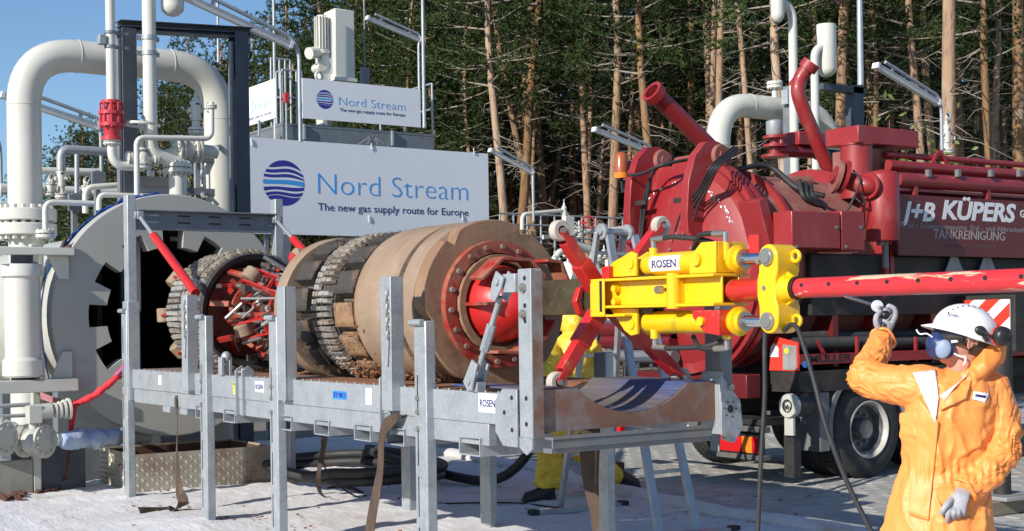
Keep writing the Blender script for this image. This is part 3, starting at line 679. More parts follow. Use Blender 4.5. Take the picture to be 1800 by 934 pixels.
q = MB(); q.lathe((AX, 12.34, AZ), YA, [(0, .44), (-.02, .30), (-.02, .02)], 40); part('bulkhead', q, M['reddust'], pig)
q = MB(); q.lathe((AX, 12.98, AZ), YA, [(0, .45), (0, .02)], 40); part('tail_plate', q, M['pad'], pig)
# linkage section with rollers
q = MB(); q.cyl((AX, 10.4, AZ), (AX, 12.98, AZ), .13, n=20); sp = part('spine', q, M['pad'], pig)
rr_ = random.Random(11)
for i in range(6):
    a = radians(20 + 60 * i); u = Vector((cos(a), 0, sin(a))); t = Vector((-sin(a), 0, cos(a))); C = Vector((AX, 0, AZ))
    P = lambda r, y, s=0: C + u * r + t * s + YA * y
    arm = MB()
    for s in (-.07, .07):
        arm.prism([(.12, 10.75), (.22, 10.72), (.36, 11.0), (.50, 11.28), (.53, 11.36), (.47, 11.38), (.33, 11.15), (.12, 10.95)], C + t * s, u, YA, t * .012)
    arm.beam(P(.2, 10.8, -.07), P(.2, 10.8, .07), .03, .05); arm.beam(P(.38, 11.1, -.07), P(.38, 11.1, .07), .02, .03)
    ar = part('roller_arm', arm, M['red'], pig, bevel=.002)
    q = MB(); q.lathe(P(.49, 11.33, -.055), t, [(0, 0), (0, .07), (.01, .082), (.10, .082), (.11, .07), (.11, 0)], 24); part('roller', q, M['poly'], ar)
    q = MB(); q.cyl(P(.2, 10.85, 0), P(.34, 11.7, .0), .017, n=8); q.cyl(P(.34, 11.7), P(.22, 11.95), .026, n=8); q.cyl(P(.22, 11.2, .05), P(.42, 11.15, .05), .014, n=8); part('spring_rod', q, M['bolt'], pig)
    q = MB(); q.box(-.05, .05, -.1, .1, -.035, .035); q.v = [P(.25 + v.z, 11.55 + v.y, v.x) for v in q.v]; part('sensor_box', q, M['red'] if i % 2 else M['tooth'], pig, bevel=.004)
    q = MB(); q.beam(P(.16, 11.3, -.03), P(.36, 11.75, -.09), .03, .05, u); q.beam(P(.30, 12.1, -.05), P(.42, 11.7, -.02), .02, .04, u); part('link_bar', q, M['reddust'], pig, bevel=.002)
    q = MB(); cp = spline([P(.15, 11.9, .05), P(.3, 11.6, .1 + rr_.uniform(-.05, .05)), P(.26, 11.3, -.06), P(.12, 11.05, .02)], 6); q.tube(cp, .009, 6); part('cable', q, M['rubber'], pig, smooth=180)
for i in range(8):
    a = radians(-10 + 45 * i); u = Vector((cos(a), 0, sin(a))); t = Vector((-sin(a), 0, cos(a))); C = Vector((AX, 0, AZ)); q = MB()
    k = i % 4
    q.beam(C + u * .14 + YA * 12.0, C + u * (.40) + YA * (11.75 + .1 * k) + t * .05, .035, .04, YA); q.beam(C + u * .40 + YA * 11.8, C + u * .46 + YA * 12.1, .03, .05, t)
    part('brace', q, M['reddust'] if k != 2 else M['bolt'], pig, bevel=.002)
    q = MB(); q.cyl(C + u * .30 + YA * 11.5 + t * .08, C + u * .36 + YA * 11.85 + t * .10, .022, n=10); q.cyl(C + u * .2 + YA * 11.0 - t * .07, C + u * .42 + YA * 11.5 - t * .04, .013, n=8); part('damper', q, M['bolt'], pig)
q = MB()
for k in range(3):
    q.lathe((AX, 11.0 + .36 * k, AZ), YA, [(0, .12), (0, .20), (.05, .20), (.05, .12)], 24)
part('hub_ring', q, M['reddust'], pig)
q = MB(); q.lathe((AX, 12.02, AZ), YA, [(0, .13), (0, .28), (.04, .28), (.04, .13)], 32); part('hub_plate', q, M['reddust'], pig)
for a in (182, 140, 225):
    a = radians(a); u = Vector((cos(a), 0, sin(a))); t = Vector((-sin(a), 0, cos(a))); C = Vector((AX, 13.16, AZ))
    q = MB(); q.lathe(C + u * .50 - t * .07, t, [(0, 0), (0, .075), (.01, .085), (.13, .085), (.14, .075), (.14, 0)], 24); rl_ = part('tail_roller', q, M['poly'], pig)
    q = MB(); q.beam(C + u * .2 - YA * .12, C + u * .55, .17, .02, t); part('bracket', q, M['red'], rl_)
for k in range(80):
    a = rr_.uniform(0, 2 * pi); u = Vector((cos(a), 0, sin(a))); t = Vector((-sin(a), 0, cos(a))); C = Vector((AX, 0, AZ)); y_ = rr_.uniform(10.6, 12.3); r0 = rr_.uniform(.16, .34) if k < 40 else rr_.uniform(.28, .46)
    a_ = C + u * r0 + YA * y_; d = (u * rr_.uniform(-.2, .6) + t * rr_.uniform(-1, 1) + YA * rr_.uniform(-1, 1)).normalized(); L = rr_.uniform(.10, .26); q = MB()
    if k % 5 == 0: q.beam(a_, a_ + d * L, .05, .035, u); nm, mt_ = 'link_bar', 'red'
    elif k % 5 == 1: q.cyl(a_, a_ + d * L, .022, n=10); nm, mt_ = 'damper', 'bolt'
    elif k % 5 == 2: q.box(a_.x - .035, a_.x + .035, a_.y - .05, a_.y + .05, a_.z - .03, a_.z + .03); nm, mt_ = 'sensor_box', 'pad'
    elif k % 5 == 3: q.ell(a_, .035, .035, .035, 10, 8); q.cyl(a_, a_ + d * L, .01, n=6); nm, mt_ = 'ball_joint', 'tooth'
    else: q.tube(spline([a_, a_ + d * L * .5 + u * .05, a_ + d * L], 5), .008, 6); nm, mt_ = 'cable', 'rubber'
    part(nm, q, M[mt_], pig, smooth=40)
# bristles fringing the pads
q = MB(); rb3 = random.Random(9)
for yc, off in ((9.23, .1), (10.0, .32)):
    for i in range(14):
        a0 = off + 2 * pi * i / 14
        for k in range(150):
            e = rb3.random(); s = rb3.choice((-1, 1)); dy = (rb3.uniform(-.15, .15) if e < .5 else s * .15); da = (s * .155 if e < .5 else rb3.uniform(-.155, .155)); a = a0 + da; r = .555 + rb3.uniform(-.02, .03)
            u = Vector((cos(a), 0, sin(a))); t = Vector((-sin(a), 0, cos(a))); c = Vector((AX, yc + dy, AZ)) + u * r; d = u * rb3.uniform(.015, .04) + t * (s * .02 if e < .5 else 0) + YA * (s * .02 if e >= .5 else 0)
            q.v += [c - t * .002, c + t * .002, c + d]; n0 = len(q.v) - 3; q.f.append([n0, n0 + 1, n0 + 2])
raw_obj('bristles', q, M['pad'], pig, kind='stuff').location = -Vector((AX, 8.0, AZ))
# mud spilled on the cradle
q = MB()
for i in range(700):
    x = AX + rr_.gauss(-.22, .14); y_ = rr_.uniform(8.05, 9.5); z0 = AZ - sqrt(max(.01, .62 ** 2 - min(.6, abs(x - AX) / 1.06) ** 2)) + .012
    s = rr_.uniform(.003, .013); q.ell((x, y_, z0), s * 1.5, s * 1.5, s, 6, 4)
mo = part('mud_crumbs', q, M['mud'], smooth=180); tag(mo, 'rust coloured mud crumbs dropped on the rack deck below the tool', 'mud', kind='stuff')
# ================================================================ yellow pulling clamp, centring cart and pole
cl = thing('hydraulic_clamp', 'bright yellow twin cylinder hydraulic pulling unit on the steel beam', 'hydraulic unit', (AX, 6.0, AZ))
bm_ = MB(); bm_.box(AX - .05, AX - .035, 6.25, 8.0, 1.775, 2.005); bm_.box(AX + .035, AX + .05, 6.25, 8.0, 1.775, 2.005); bm_.box(AX - .034, AX + .034, 6.25, 7.98, 1.80, 1.82); bm_.box(AX - .034, AX + .034, 6.25, 7.98, 1.96, 1.98)
bo = solo('steel_beam', bm_, M['rawsteel'], 'brown oily flat steel beam between the tool nose and the yellow unit', 'steel beam', bevel=.003)
q = MB()
for px, py in ((1018, 512), (1018, 531), (948, 496), (948, 552)):
    p = atX(px, py, AX - .05); q.cyl((AX - .0525, p.y, p.z), (AX - .0495, p.y, p.z), .011, n=12)
h_ = part('bolt_hole', q, M['black'], bo)
XY = AX - .055
def P3(px, py, dx=0.0): p = atX(px, py, XY + dx); return p
# channel body
zt, zb_, y0, y1 = 1.975, 1.79, 5.62, 6.70
q = MB(); q.box(AX - .14, AX + .14, y0, y1, zt - .0, zt + .018); q.box(AX - .14, AX + .14, y0, 6.62, zb_ + .02, zb_ + .038); q.box(AX - .072, AX - .058, y0, 6.695, zb_ + .038, zt); q.box(AX + .058, AX + .072, y0, 6.695, zb_ + .038, zt)
ch = part('channel_body', q, M['yellow'], cl, bevel=.004)
q = MB(); q.box(AX - .15, AX - .14, 6.58, 6.72, 1.76, zt + .018); q.box(AX - .14, AX - .074, 6.705, 6.72, 1.76, zt - .002); q.box(AX - .14, AX - .06, 6.40, 6.705, 1.76, 1.772); part('clamp_plate', q, M['yellow'], cl, bevel=.003)
q = MB(); q.cyl((AX - .12, 5.97, 1.80), (AX - .12, 5.97, zt + .03), .042, n=20); q.box(AX - .10, AX - .07, 5.93, 6.01, 1.80, zt - .002); part('pin_housing', q, M['yellow'], cl)
q = MB(); q.cyl((AX - .20, 6.03, 1.91), (AX - .155, 6.03, 1.91), .024, n=6); q.cyl((AX - .155, 6.03, 1.91), (AX - .1, 6.03, 1.91), .012, n=8); part('hex_bolt', q, M['bolt'], cl)
q = MB()
for z in (1.93, 1.85): q.cyl((AX - .12, 6.53, z), (AX - .075, 6.53, z), .021, n=14)
part('clamp_bolt', q, M['yellow'], cl)
q = MB(); q.box(AX - .1515, AX - .1495, 6.60, 6.625, 1.79, 1.98); part('slot', q, M['black'], ch, smooth=0)
# cylinders
for zc, nm in ((2.068, 'upper'), (1.722, 'lower')):
    q = MB(); r = .068
    q.lathe((AX, 6.34, zc), (0, -1, 0), [(0, 0), (0, .06), (.02, r), (.70, r), (.70, 0)], 36); cy = part('cylinder_barrel', q, M['yellow'], cl, bevel=.0)
    q = MB(); q.lathe((AX, 5.60, zc), (0, -1, 0), [(0, 0), (0, .066), (.03, .082), (.05, .082), (.06, .062), (.085, .062), (.085, .034)], 36); part('gland_ring', q, M['yellow'], cy)
    q = MB(); q.lathe((AX, 5.512, zc), (0, -1, 0), [(0, .045), (0, .055), (.006, .055), (.006, .034)], 30); part('seal_ring', q, M['bolt'], cy)
    q = MB(); q.cyl((AX, 5.64, zc), (AX, 5.28, zc), .033, n=24); part('piston_rod', q, M['chrome'], cy)
    q = MB(); s = 1 if zc > AZ else -1
    q.prism([(0, -.02), (0, .07), (-.05, .085), (-.12, .06), (-.22, .03), (-.30, -.03 - .0), (-.30, -.065), (0, -.065)] if s > 0 else [(0, .02), (0, -.07), (-.06, -.08), (-.12, -.05), (-.22, .05), (-.26, .085), (0, .085)], (AX - .075, 6.36, zc), (0, -1, 0), (0, 0, 1), (.02, 0, 0))
    q.prism([(0, -.02), (0, .07), (-.05, .085), (-.12, .06), (-.22, .03), (-.30, -.03), (-.30, -.065), (0, -.065)] if s > 0 else [(0, .02), (0, -.07), (-.06, -.08), (-.12, -.05), (-.22, .05), (-.26, .085), (0, .085)], (AX + .055, 6.36, zc), (0, -1, 0), (0, 0, 1), (.02, 0, 0))
    lg = part('rear_lug', q, M['yellow'], cy, bevel=.003)
    q = MB(); q.cyl((AX - .085, 6.41, zc + .01 * s), (AX + .085, 6.41, zc + .01 * s), .03, n=16); part('lug_pin', q, M['yellow'], cy)
    # hydraulic fittings and stub hoses
    for yy, hl in ((6.25, .42), (5.63, .30)):
        q = MB(); zz = zc + s * r
        q.cyl((AX - .03, yy, zc), (AX - .03, yy, zz + s * .03), .026, n=12); part('port_boss', q, M['yellow'], cy)
        q = MB(); q.cyl((AX - .03, yy, zz + s * .03), (AX - .03, yy, zz + s * .09), .016, n=10); q.cyl((AX - .03, yy + .01, zz + s * .08), (AX - .03, yy - .10 * (1 if yy > 6 else -1), zz + s * .085), .018, n=10); part('fitting', q, M['bolt'], cy)
        q = MB(); dr = -1 if yy > 6 else 1
        q.tube(spline([(AX - .03, yy + dr * .09, zz + s * .085), (AX - .03, yy + dr * .2, zz + s * .085), (AX + .02, yy + dr * hl, zz + s * (.05 if s > 0 else .07)), (AX + .08, yy + dr * (hl + .1), zz - .02)], 6), .0155, 8); part('stub_hose', q, M['rubber'], cy, smooth=180)
q = MB(); q.prism([(5.62, 1.996), (5.84, 1.996), (5.84, 2.09), (5.74, 2.17), (5.62, 2.17)], (AX - .115, 0, 0), (0, 1, 0), (0, 0, 1), (.018, 0, 0)); q.box(AX - .095, AX + .1, 5.62, 5.635, 1.996, 2.17); q.prism([(5.62, 1.996), (5.84, 1.996), (5.84, 2.09), (5.74, 2.17), (5.62, 2.17)], (AX + .1, 0, 0), (0, 1, 0), (0, 0, 1), (.018, 0, 0))
tp = part('trunnion_plate', q, M['yellow'], cl, bevel=.003)
q = MB(); q.cyl((AX - .135, 5.77, 2.075), (AX - .115, 5.77, 2.075), .036, n=24); part('trunnion_pin', q, M['yellow'], tp)
q = MB(); q.prism([(5.60, 1.645), (5.72, 1.66), (5.82, 1.75), (5.82, 1.788), (5.60, 1.788)], (AX - .115, 0, 0), (0, 1, 0), (0, 0, 1), (.018, 0, 0)); q.box(AX - .097, AX + .1, 5.60, 5.614, 1.645, 1.788); tp = part('trunnion_plate', q, M['red'], cl, bevel=.003, label='red lower trunnion plate')
q = MB(); q.cyl((AX - .135, 5.74, 1.725), (AX - .115, 5.74, 1.725), .026, n=20); part('trunnion_pin', q, M['yellow'], tp)
q = MB(); q.box(AX - .11, AX - .04, 6.58, 6.65, 1.995, 2.07); q.cyl((AX - .112, 6.615, 2.03), (AX - .1105, 6.615, 2.03), .02, n=12); part('eye_block', q, M['red'], cl, bevel=.004)
q = MB(); q.box(AX + .02, AX + .05, 5.42, 5.50, 2.1, 2.2); part('guide_tab', q, M['red'], cl)
# yoke
q = MB(); n = 12; poly = []
for i in range(n + 1): a = pi * i / n; poly.append((5.25 + .07 * cos(a), 2.065 + .07 * sin(a)))
poly += [(5.18, 1.99), (5.195, 1.95), (5.195, 1.84), (5.18, 1.80)]
for i in range(n + 1): a = pi + pi * i / n; poly.append((5.25 + .07 * cos(a), 1.725 + .07 * sin(a)))
poly += [(5.32, 1.80), (5.335, 1.86), (5.335, 1.94), (5.32, 1.99)]
q.prism(poly, (AX - .085, 0, 0), (0, 1, 0), (0, 0, 1), (.17, 0, 0)); yk = part('yoke', q, M['yellow'], cl, bevel=.008)
for z in (2.067, 1.723):
    q = MB(); q.lathe((AX - .085, 5.25, z), (-1, 0, 0), [(0, .048), (.016, .047), (.018, .034), (.024, .034), (.024, 0)], 28); part('yoke_pin', q, M['bolt'], yk)
    q = MB(); q.torus((AX + .03, 5.155, z), (1, 0, 0), .028, .011, 20, 8); part('shackle_ring', q, M['yellow'], yk)
q = MB(); q.lathe((AX, 5.19, 1.895), (0, -1, 0), [(-.06, .082), (-.01, .082), (.03, .068), (.06, .064)], 30)
for s in (1, -1): q.prism([(.05, -.03), (.115, -.03), (.06, .055), (.05, .055)], (AX - .012, 5.19, 1.895), (0, 0, s), (0, -1, 0), (.024, 0, 0))
part('collar', q, M['yellow'], yk, bevel=.003)
q = MB(); q.ring((AX, 5.118, 1.895), (0, -1, 0), .05, .064, .015, 30); part('thread_ring', q, M['black'], yk)
q = MB(); q.bolts((AX - .086, 5.31, 2.045), (-1, 0, 0), .0, .016, .02, 1); q.cyl((AX - .088, 5.28, 1.90), (AX - .0845, 5.28, 1.90), .014, n=12); part('grease_nipple', q, M['bolt'], yk)
c = atX(1195, 461, AX - .083); q = MB()
for i in range(9):
    pass
lab = MB(); vs = []; fs = []; N_ = 10
for i in range(N_ + 1):
    a = radians(140 + 80 * i / N_)
    for yy in (5.98, 6.25): vs.append((AX + .0692 * cos(a), yy, 2.068 + .0692 * sin(a)))
for i in range(N_): fs.append((2 * i, 2 * i + 1, 2 * i + 3, 2 * i + 2))
lab.add(vs, fs); lb = part('sticker', lab, M['white'], cl, smooth=180)
lettering('lettering', 'ROSEN', .062, (AX - .0702, 6.222, 2.046), (0, -1, 0), (0, 0, 1), M['ink'], lb, width=.215, bold=.001)
# red pole
q = MB(); q.lathe((AX, 5.62, 1.895), (0, -1, 0), [(0, 0), (0, .05), (.02, .062), (.40, .062), (.40, 0)], 28)
pole = solo('pulling_pole', q, M['red'], 'long red perforated pulling pole with chipped paint above the orange suited man', 'pole')
q = MB(); q.lathe((AX, 5.125, 1.895), (0, -1, 0), [(0, 0), (0, .053), (3.6, .053), (3.6, 0)], 32); ps = part('perforated_tube', q, mat('chipped red pole paint', (.62, .03, .035), .38, 0, [((.55, .46, .30), 5, .545, .57, (1, .30, 3.5), .95, .7), ((.35, .02, .02), 3, .5, .8, I1, .6), ((.62, .55, .42), 16, .66, .69, (2, .3, 2), .8)], coat=.2), pole)
for i in range(18):
    y_ = 5.06 - .02 - i * .1885; q = MB(); q.cyl((AX - .0545, y_, 1.910), (AX - .0518, y_, 1.910), .0115, n=14); part('pin_hole', q, M['black'], ps)
# wheeled centring arms
cart = thing('centring_cart', 'red four armed centring frame with pale wheels around the oily beam', 'centring frame', (AX, 6.8, AZ))
YH = 6.76
hub = Vector((AX, YH, AZ))
for px, py in ((985, 408), (1160, 400), (980, 670), (1195, 662)):
    w = atY(px, py, YH); d = (w - hub).normalized(); L = (w - hub).length
    q = MB(); q.beam(hub + d * .10, hub + d * (L * .55), .10, .10, YA); q.beam(hub + d * (L * .5), hub + d * (L - .07), .08, .075, YA)
    side = YA
    for s in (-.035, .035): q.beam(hub + d * (L - .13) + side * s, hub + d * (L + .02) + side * s, .006, .05, d.cross(side)) if 0 else q.beam(hub + d * (L - .13) + side * s, hub + d * (L + .02) + side * s, .05, .008, YA)
    am = part('arm', q, M['red'], cart, bevel=.005)
    q = MB(); ax = YA
    q.lathe(w - ax * .03 + d * .01, ax, [(0, .03), (0, .058), (.008, .066), (.052, .066), (.06, .058), (.06, .03)], 28); part('wheel', q, mat('grey caster rubber', (.50, .44, .38), .6, 0, [((.35, .26, .18), 12, .5, .7, I1, .7)]) if px == 985 else bpy.data.materials['grey caster rubber'], am)
    q = MB(); q.cyl(w - ax * .045 + d * .01, w + ax * .045 + d * .01, .018, n=10); part('axle', q, M['bolt'], am)
q = MB(); q.ring(hub + YA * .145, YA, .085, .12, .05, 8); part('hub', q, M['red'], cart, bevel=.004)
# ================================================================ straps, hoses on the fleece, ladder, box, chain
def ribbon(name, pts, w, mt, label, cat, wdir=(1, 0, 0), t=.004, group=None, k=8, twist=None, widths=None):
    P = spline(pts, k); q = MB(); n = len(P); vs = []; fs = []; wd = Vector(wdir).normalized()
    for i, p in enumerate(P):
        tg = (P[min(i + 1, n - 1)] - P[max(i - 1, 0)]).normalized(); a = (twist or (lambda s: 0))(i / (n - 1))
        x = wd - tg * wd.dot(tg); x = x.normalized() if x.length > .05 else tg.orthogonal().normalized()
        x = Quaternion(tg, a) @ x; u = tg.cross(x); ww = (widths(i / (n - 1)) if widths else w)
        for sx, su in ((-1, -1), (1, -1), (1, 1), (-1, 1)): vs.append(p + x * sx * ww / 2 + u * su * t / 2)
    for i in range(n - 1):
        for j in range(4): fs.append((i * 4 + j, i * 4 + (j + 1) % 4, (i + 1) * 4 + (j + 1) % 4, (i + 1) * 4 + j))
    fs += [(3, 2, 1, 0), tuple((n - 1) * 4 + j for j in range(4))]
    q.add(vs, fs); return solo(name, q, mt, label, cat, group, smooth=60)
A1 = lambda px, py, X=XN - .04: atX(px, py, X)
p0 = A1(309, 700)
ribbon('webbing_strap', [p0 + Vector((.1, 0, .12)), p0, A1(312, 740), A1(311, 800), A1(315, 860), A1(322, 885), A1(300, 898), atZ(245, 899, .05)], .05, M['strap'], 'muddy webbing strap hanging beside the tread plate box with its end on the fleece', 'strap', (.55, -.8, 0), widths=lambda s: .045 + .05 * min(1, s * 1.6), twist=lambda s: .9 * sin(s * 5), group='muddy straps hanging from the rack')
p0 = A1(712, 737)
ribbon('webbing_strap', [p0 + Vector((.3, -.02, .03)), p0 + Vector((.05, 0, .02)), A1(690, 738, XN - .09), A1(672, 765, XN - .1), A1(668, 830, XN - .1), A1(655, 900, XN - .1), A1(642, 990, XN - .12)], .09, M['strap'], 'wide brown twisted strap hanging in front of the fleece between two near legs', 'strap', (.6, -.8, 0), twist=lambda s: .2 + .5 * sin(s * 3), widths=lambda s: .075 + .02 * s, group='muddy straps hanging from the rack')
q0 = atX(1036, 765, 5.2)
ribbon('webbing_strap', [q0 + Vector((0, 0, .05)), q0, atX(1038, 840, 5.2), atX(1045, 900, 5.2), atX(1048, 960, 5.2)], .15, M['strap'], 'broad dark strap hanging to a point below the brown end plate', 'strap', (.82, -.56, 0), widths=lambda s: .135 * (1 - .85 * max(0, s - .3) / .7), twist=lambda s: .3 * s, group='muddy straps hanging from the rack')
s0 = atX(578, 745, 5.6)
ribbon('webbing_strap', [s0, atX(566, 800, 5.6), atX(560, 845, 5.6), atZ(572, 874, .03), atZ(640, 880, .03), atZ(628, 862, .04), atZ(595, 855, .05), atZ(575, 860, .03)], .045, M['strap'], 'thin pale strap looped on the fleece beyond the middle near leg', 'strap', (.8, -.56, 0), group='muddy straps hanging from the rack', twist=lambda s: .4 * sin(s * 6))
# thick black hose coiled on the sheet
hp = []
for k in range(60):
    t = k / 59; a = t * 4.2 * pi; hp.append(Vector((6.95 + .78 * cos(a) * (1 - .08 * sin(a * .5)), 13.2 + 1.35 * sin(a), .11 + .045 * (k // 15) + .02 * sin(a * 3))))
hp += [Vector((7.6, 12.4, .12)), Vector((7.75, 11.6, .12)), Vector((7.9, 11.2, .45)), Vector((7.95, 11.15, .9))]
q = MB(); q.tube(spline(hp, 4), .05, 12); solo('black_hose', q, M['rubber'], 'thick black hose coiled on the shaded fleece behind the rack', 'hose', smooth=180)
for pts, lb in (([(1345, 588, 5.35), (1344, 700, 5.33), (1338, 800, 5.3), (1331, 960, 5.28)], 'black hydraulic hose dropping straight down from the yellow yoke'), ([(1400, 575, 5.3), (1428, 660, 5.25), (1452, 750, 5.2), (1490, 850, 5.1), (1540, 950, 5.0)], 'black hydraulic hose slanting down past the truck wheel towards the man')):
    q = MB(); pp = spline([(AX, 5.30, 1.67) if pts[0][0] < 1350 else (AX - .02, 5.2, 1.67)] + [atX(a, b, X) for a, b, X in pts], 8); q.tube(pp, .013, 10)
    solo('hydraulic_hose', q, M['rubber'], lb, 'hose', 'hoses hanging from the yellow unit', smooth=180)
q = MB(); q.tube(spline([atX(565, 755, 5.8), atX(575, 830, 5.9), atZ(640, 878, .03), atZ(760, 885, .04), atZ(900, 884, .04), atZ(1010, 895, .04), atZ(1080, 888, .04), atZ(1050, 880, .04)], 8), .008, 6)
solo('cable', q, M['rubber'], 'thin dark cable trailing over the shaded fleece to the ladder', 'cable', smooth=180)

# aluminium step ladder
lad = thing('step_ladder', 'tall aluminium step ladder standing open behind the rack', 'ladder', (7.5, 9.4, 0))
apx = atD(1080, 408, 11.9)
fA0, fA1 = atZ(985, 893, .03), atZ(1072, 868, .03)     # near-left frame feet
fB0, fB1 = atZ(1160, 945, .03), atZ(1226, 935, .03)    # right frame feet
def frame(f0, f1, nm, n, tops):
    t0, t1 = tops
    for f, t in ((f0, t0), (f1, t1)):
        q = MB(); q.beam(f, t, .035, .075, (f1 - f0)); part('side_rail', q, M['alu'], lad, bevel=.003)
    for i in range(n):
        s = (i + .6) / (n + .2); q = MB(); q.beam(f0.lerp(t0, s), f1.lerp(t1, s), .03, .028); part('rung', q, M['alu'], lad, bevel=.003)
wv = (fB1 - fB0).normalized() * .15
frame(fA0, fA1, 'a', 8, (apx - wv + Vector((-.02, .03, 0)), apx + wv + Vector((-.02, .03, 0))))
frame(fB0, fB1, 'b', 8, (apx - wv + Vector((.05, -.04, -.02)), apx + wv + Vector((.05, -.04, -.02))))
for f0, f1 in ((atZ(938, 903, .05), atZ(1095, 887, .05)), (atZ(1120, 945, .05), atZ(1290, 932, .05))):
    q = MB(); q.beam(f0, f1, .06, .045); sb = part('stabiliser_bar', q, M['alu'], lad, bevel=.003)
    for f in (f0, f1):
        d = (f1 - f0).normalized(); q = MB(); q.beam(f - d * .04, f + d * .04, .085, .075); part('rubber_foot', q, M['blackp'], sb, bevel=.006)
q = MB(); q.cyl(apx - wv * 1.2, apx + wv * 1.2, .03, n=14); q.lathe(apx - wv - wv.normalized() * .01, wv, [(0, 0), (0, .07), (.03, .07), (.03, 0)], 20); q.lathe(apx + wv - wv.normalized() * .01, wv, [(0, 0), (0, .07), (.03, .07), (.03, 0)], 20); part('hinge', q, M['alu'], lad)

# tread plate box
bx = thing('drip_box', 'low open box of dusty tread plate on the fleece under the big opening', 'metal box', (5.5, 14.2, 0))
BX0, BX1, BY0, BY1, BH = 4.72, 6.24, 13.72, 14.86, .40
walls = [((BX0, BY0), (BX1, BY0)), ((BX0, BY1), (BX0, BY0)), ((BX1, BY0), (BX1, BY1)), ((BX1, BY1), (BX0, BY1))]
for k, (a, b) in enumerate(walls):
    a = Vector((*a, 0)); b = Vector((*b, 0)); d = (b - a).normalized(); nn = d.cross(_U) ; L = (b - a).length
    q = MB(); q.beam(a + Vector((0, 0, .02 + BH / 2)) - nn * .004 + d * .001, b + Vector((0, 0, .02 + BH / 2)) - nn * .004 - d * .001, .006, BH); w_ = part('side_panel', q, M['diamond'], bx, smooth=0)
    if k < 2:
        q = MB(); st = .052; nxn = int(L / st); nz_ = int(BH / st)
        for i in range(nxn):
            for j in range(nz_):
                for s in (-1, 0, 1):
                    c = a + d * ((i + .6) * st) + Vector((0, 0, .02 + (j + .6) * st)); dd = (d + _U * (1 if (i + j) % 2 else -1)).normalized(); pp = dd.cross(nn)
                    c = c + pp * s * .011
                    q.add([c - dd * .018, c + pp * .0035, c + dd * .018, c - pp * .0035, c + nn * .0035], [(0, 1, 4), (1, 2, 4), (2, 3, 4), (3, 0, 4)])
        raise_ = raw_obj('tread_pattern', MB(), M['diamond'], None) if 0 else None
        o_ = part('tread_pattern', q, M['diamond'], w_, smooth=0, kind='stuff')
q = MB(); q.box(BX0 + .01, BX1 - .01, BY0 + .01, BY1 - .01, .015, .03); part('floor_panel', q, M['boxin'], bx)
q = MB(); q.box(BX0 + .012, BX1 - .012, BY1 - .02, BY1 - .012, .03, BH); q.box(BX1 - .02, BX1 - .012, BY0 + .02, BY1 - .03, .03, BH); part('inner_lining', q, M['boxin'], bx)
q = MB(); p = atX(218, 812, BX0); q.tube([(BX0 - .004, p.y - .1, .29), (BX0 - .035, p.y - .08, .28), (BX0 - .035, p.y + .08, .28), (BX0 - .004, p.y + .1, .29)], .009, 6); part('handle', q, M['rust'], bx)
# rusty chain: hanging, then a heap on the fleece
cx_ = atD(125, 735, 14.2)
q = MB(); cpts = [cx_, atD(123, 780, 14.2), atD(117, 830, 14.2), Vector((*atZ(112, 855, .05).xy, .06))] + [atZ(a, b, .05) for a, b in ((95, 862), (70, 866), (55, 860), (30, 856), (50, 862), (20, 866), (40, 872), (5, 872), (35, 876), (-10, 868), (15, 862), (45, 868), (10, 878), (-20, 866))]
chain_pts(q, cpts, .052, .009, .02); solo('rusty_chain', q, M['rust'], 'rusty chain hanging from the red sling and heaped on the fleece', 'chain', smooth=60)
# ================================================================ gas station: barrel, pipes, valves, signs
def circ_flange(m, c, ax, R, t, ri=0.0, n=32):
    m.lathe(c, ax, [(0, ri), (0, R * .97), (t * .08, R), (t * .92, R), (t, R * .97), (t, ri)], n)
def flange_pair(parent, c, ax, R, t=.05, nb=12, mt=None, gap=.012):
    c = Vector(c); ax = Vector(ax).normalized(); mt = mt or M['cream']
    q = MB(); circ_flange(q, c - ax * (t + gap / 2), ax, R, t); circ_flange(q, c + ax * gap / 2, ax, R, t)
    f = part('flange', q, mt, parent)
    q = MB(); q.bolts(c - ax * (t + gap / 2 + R * .13), ax, R * .82, R * .085, 2 * t + gap + R * .26, nb, .2)
    part('flange_bolts', q, mt, f, smooth=30, kind='stuff'); return f
def handwheel(parent, c, ax, R, mt=None, sp=4, r=None):
    c = Vector(c); ax = Vector(ax).normalized(); r = r or R * .09; q = MB(); q.torus(c, ax, R, r, 28, 6)
    u = ax.orthogonal().normalized(); w = ax.cross(u)
    for i in range(sp):
        a = 2 * pi * i / sp + .4; q.tube([c - ax * R * .15, c + (u * cos(a) + w * sin(a)) * R], r * .75, 6)
    q.cyl(c - ax * R * .25, c + ax * R * .1, R * .16, n=10); return part('handwheel', q, mt or M['cream'], parent, smooth=60)
def pipe_thing(name, pts, r, label, cat='pipe', mt=None, fil=.2, flanges=(), bands=(), group=None, n=20):
    t = thing(name, label, cat, tuple(pts[0]), group); P = fillet(pts, fil, 12)
    q = MB(); q.tube(P, r, n); part('pipe_run', q, mt or M['cream'], t, smooth=60)
    for c, ax, R in flanges: flange_pair(t, c, ax, R, R * .22, 12, mt)
    for c, ax in bands:
        q = MB(); q.torus(c, ax, r * 1.0, r * .035, 32, 6); part('weld_seam', q, mt or M['cream'], t, smooth=60)
    return t

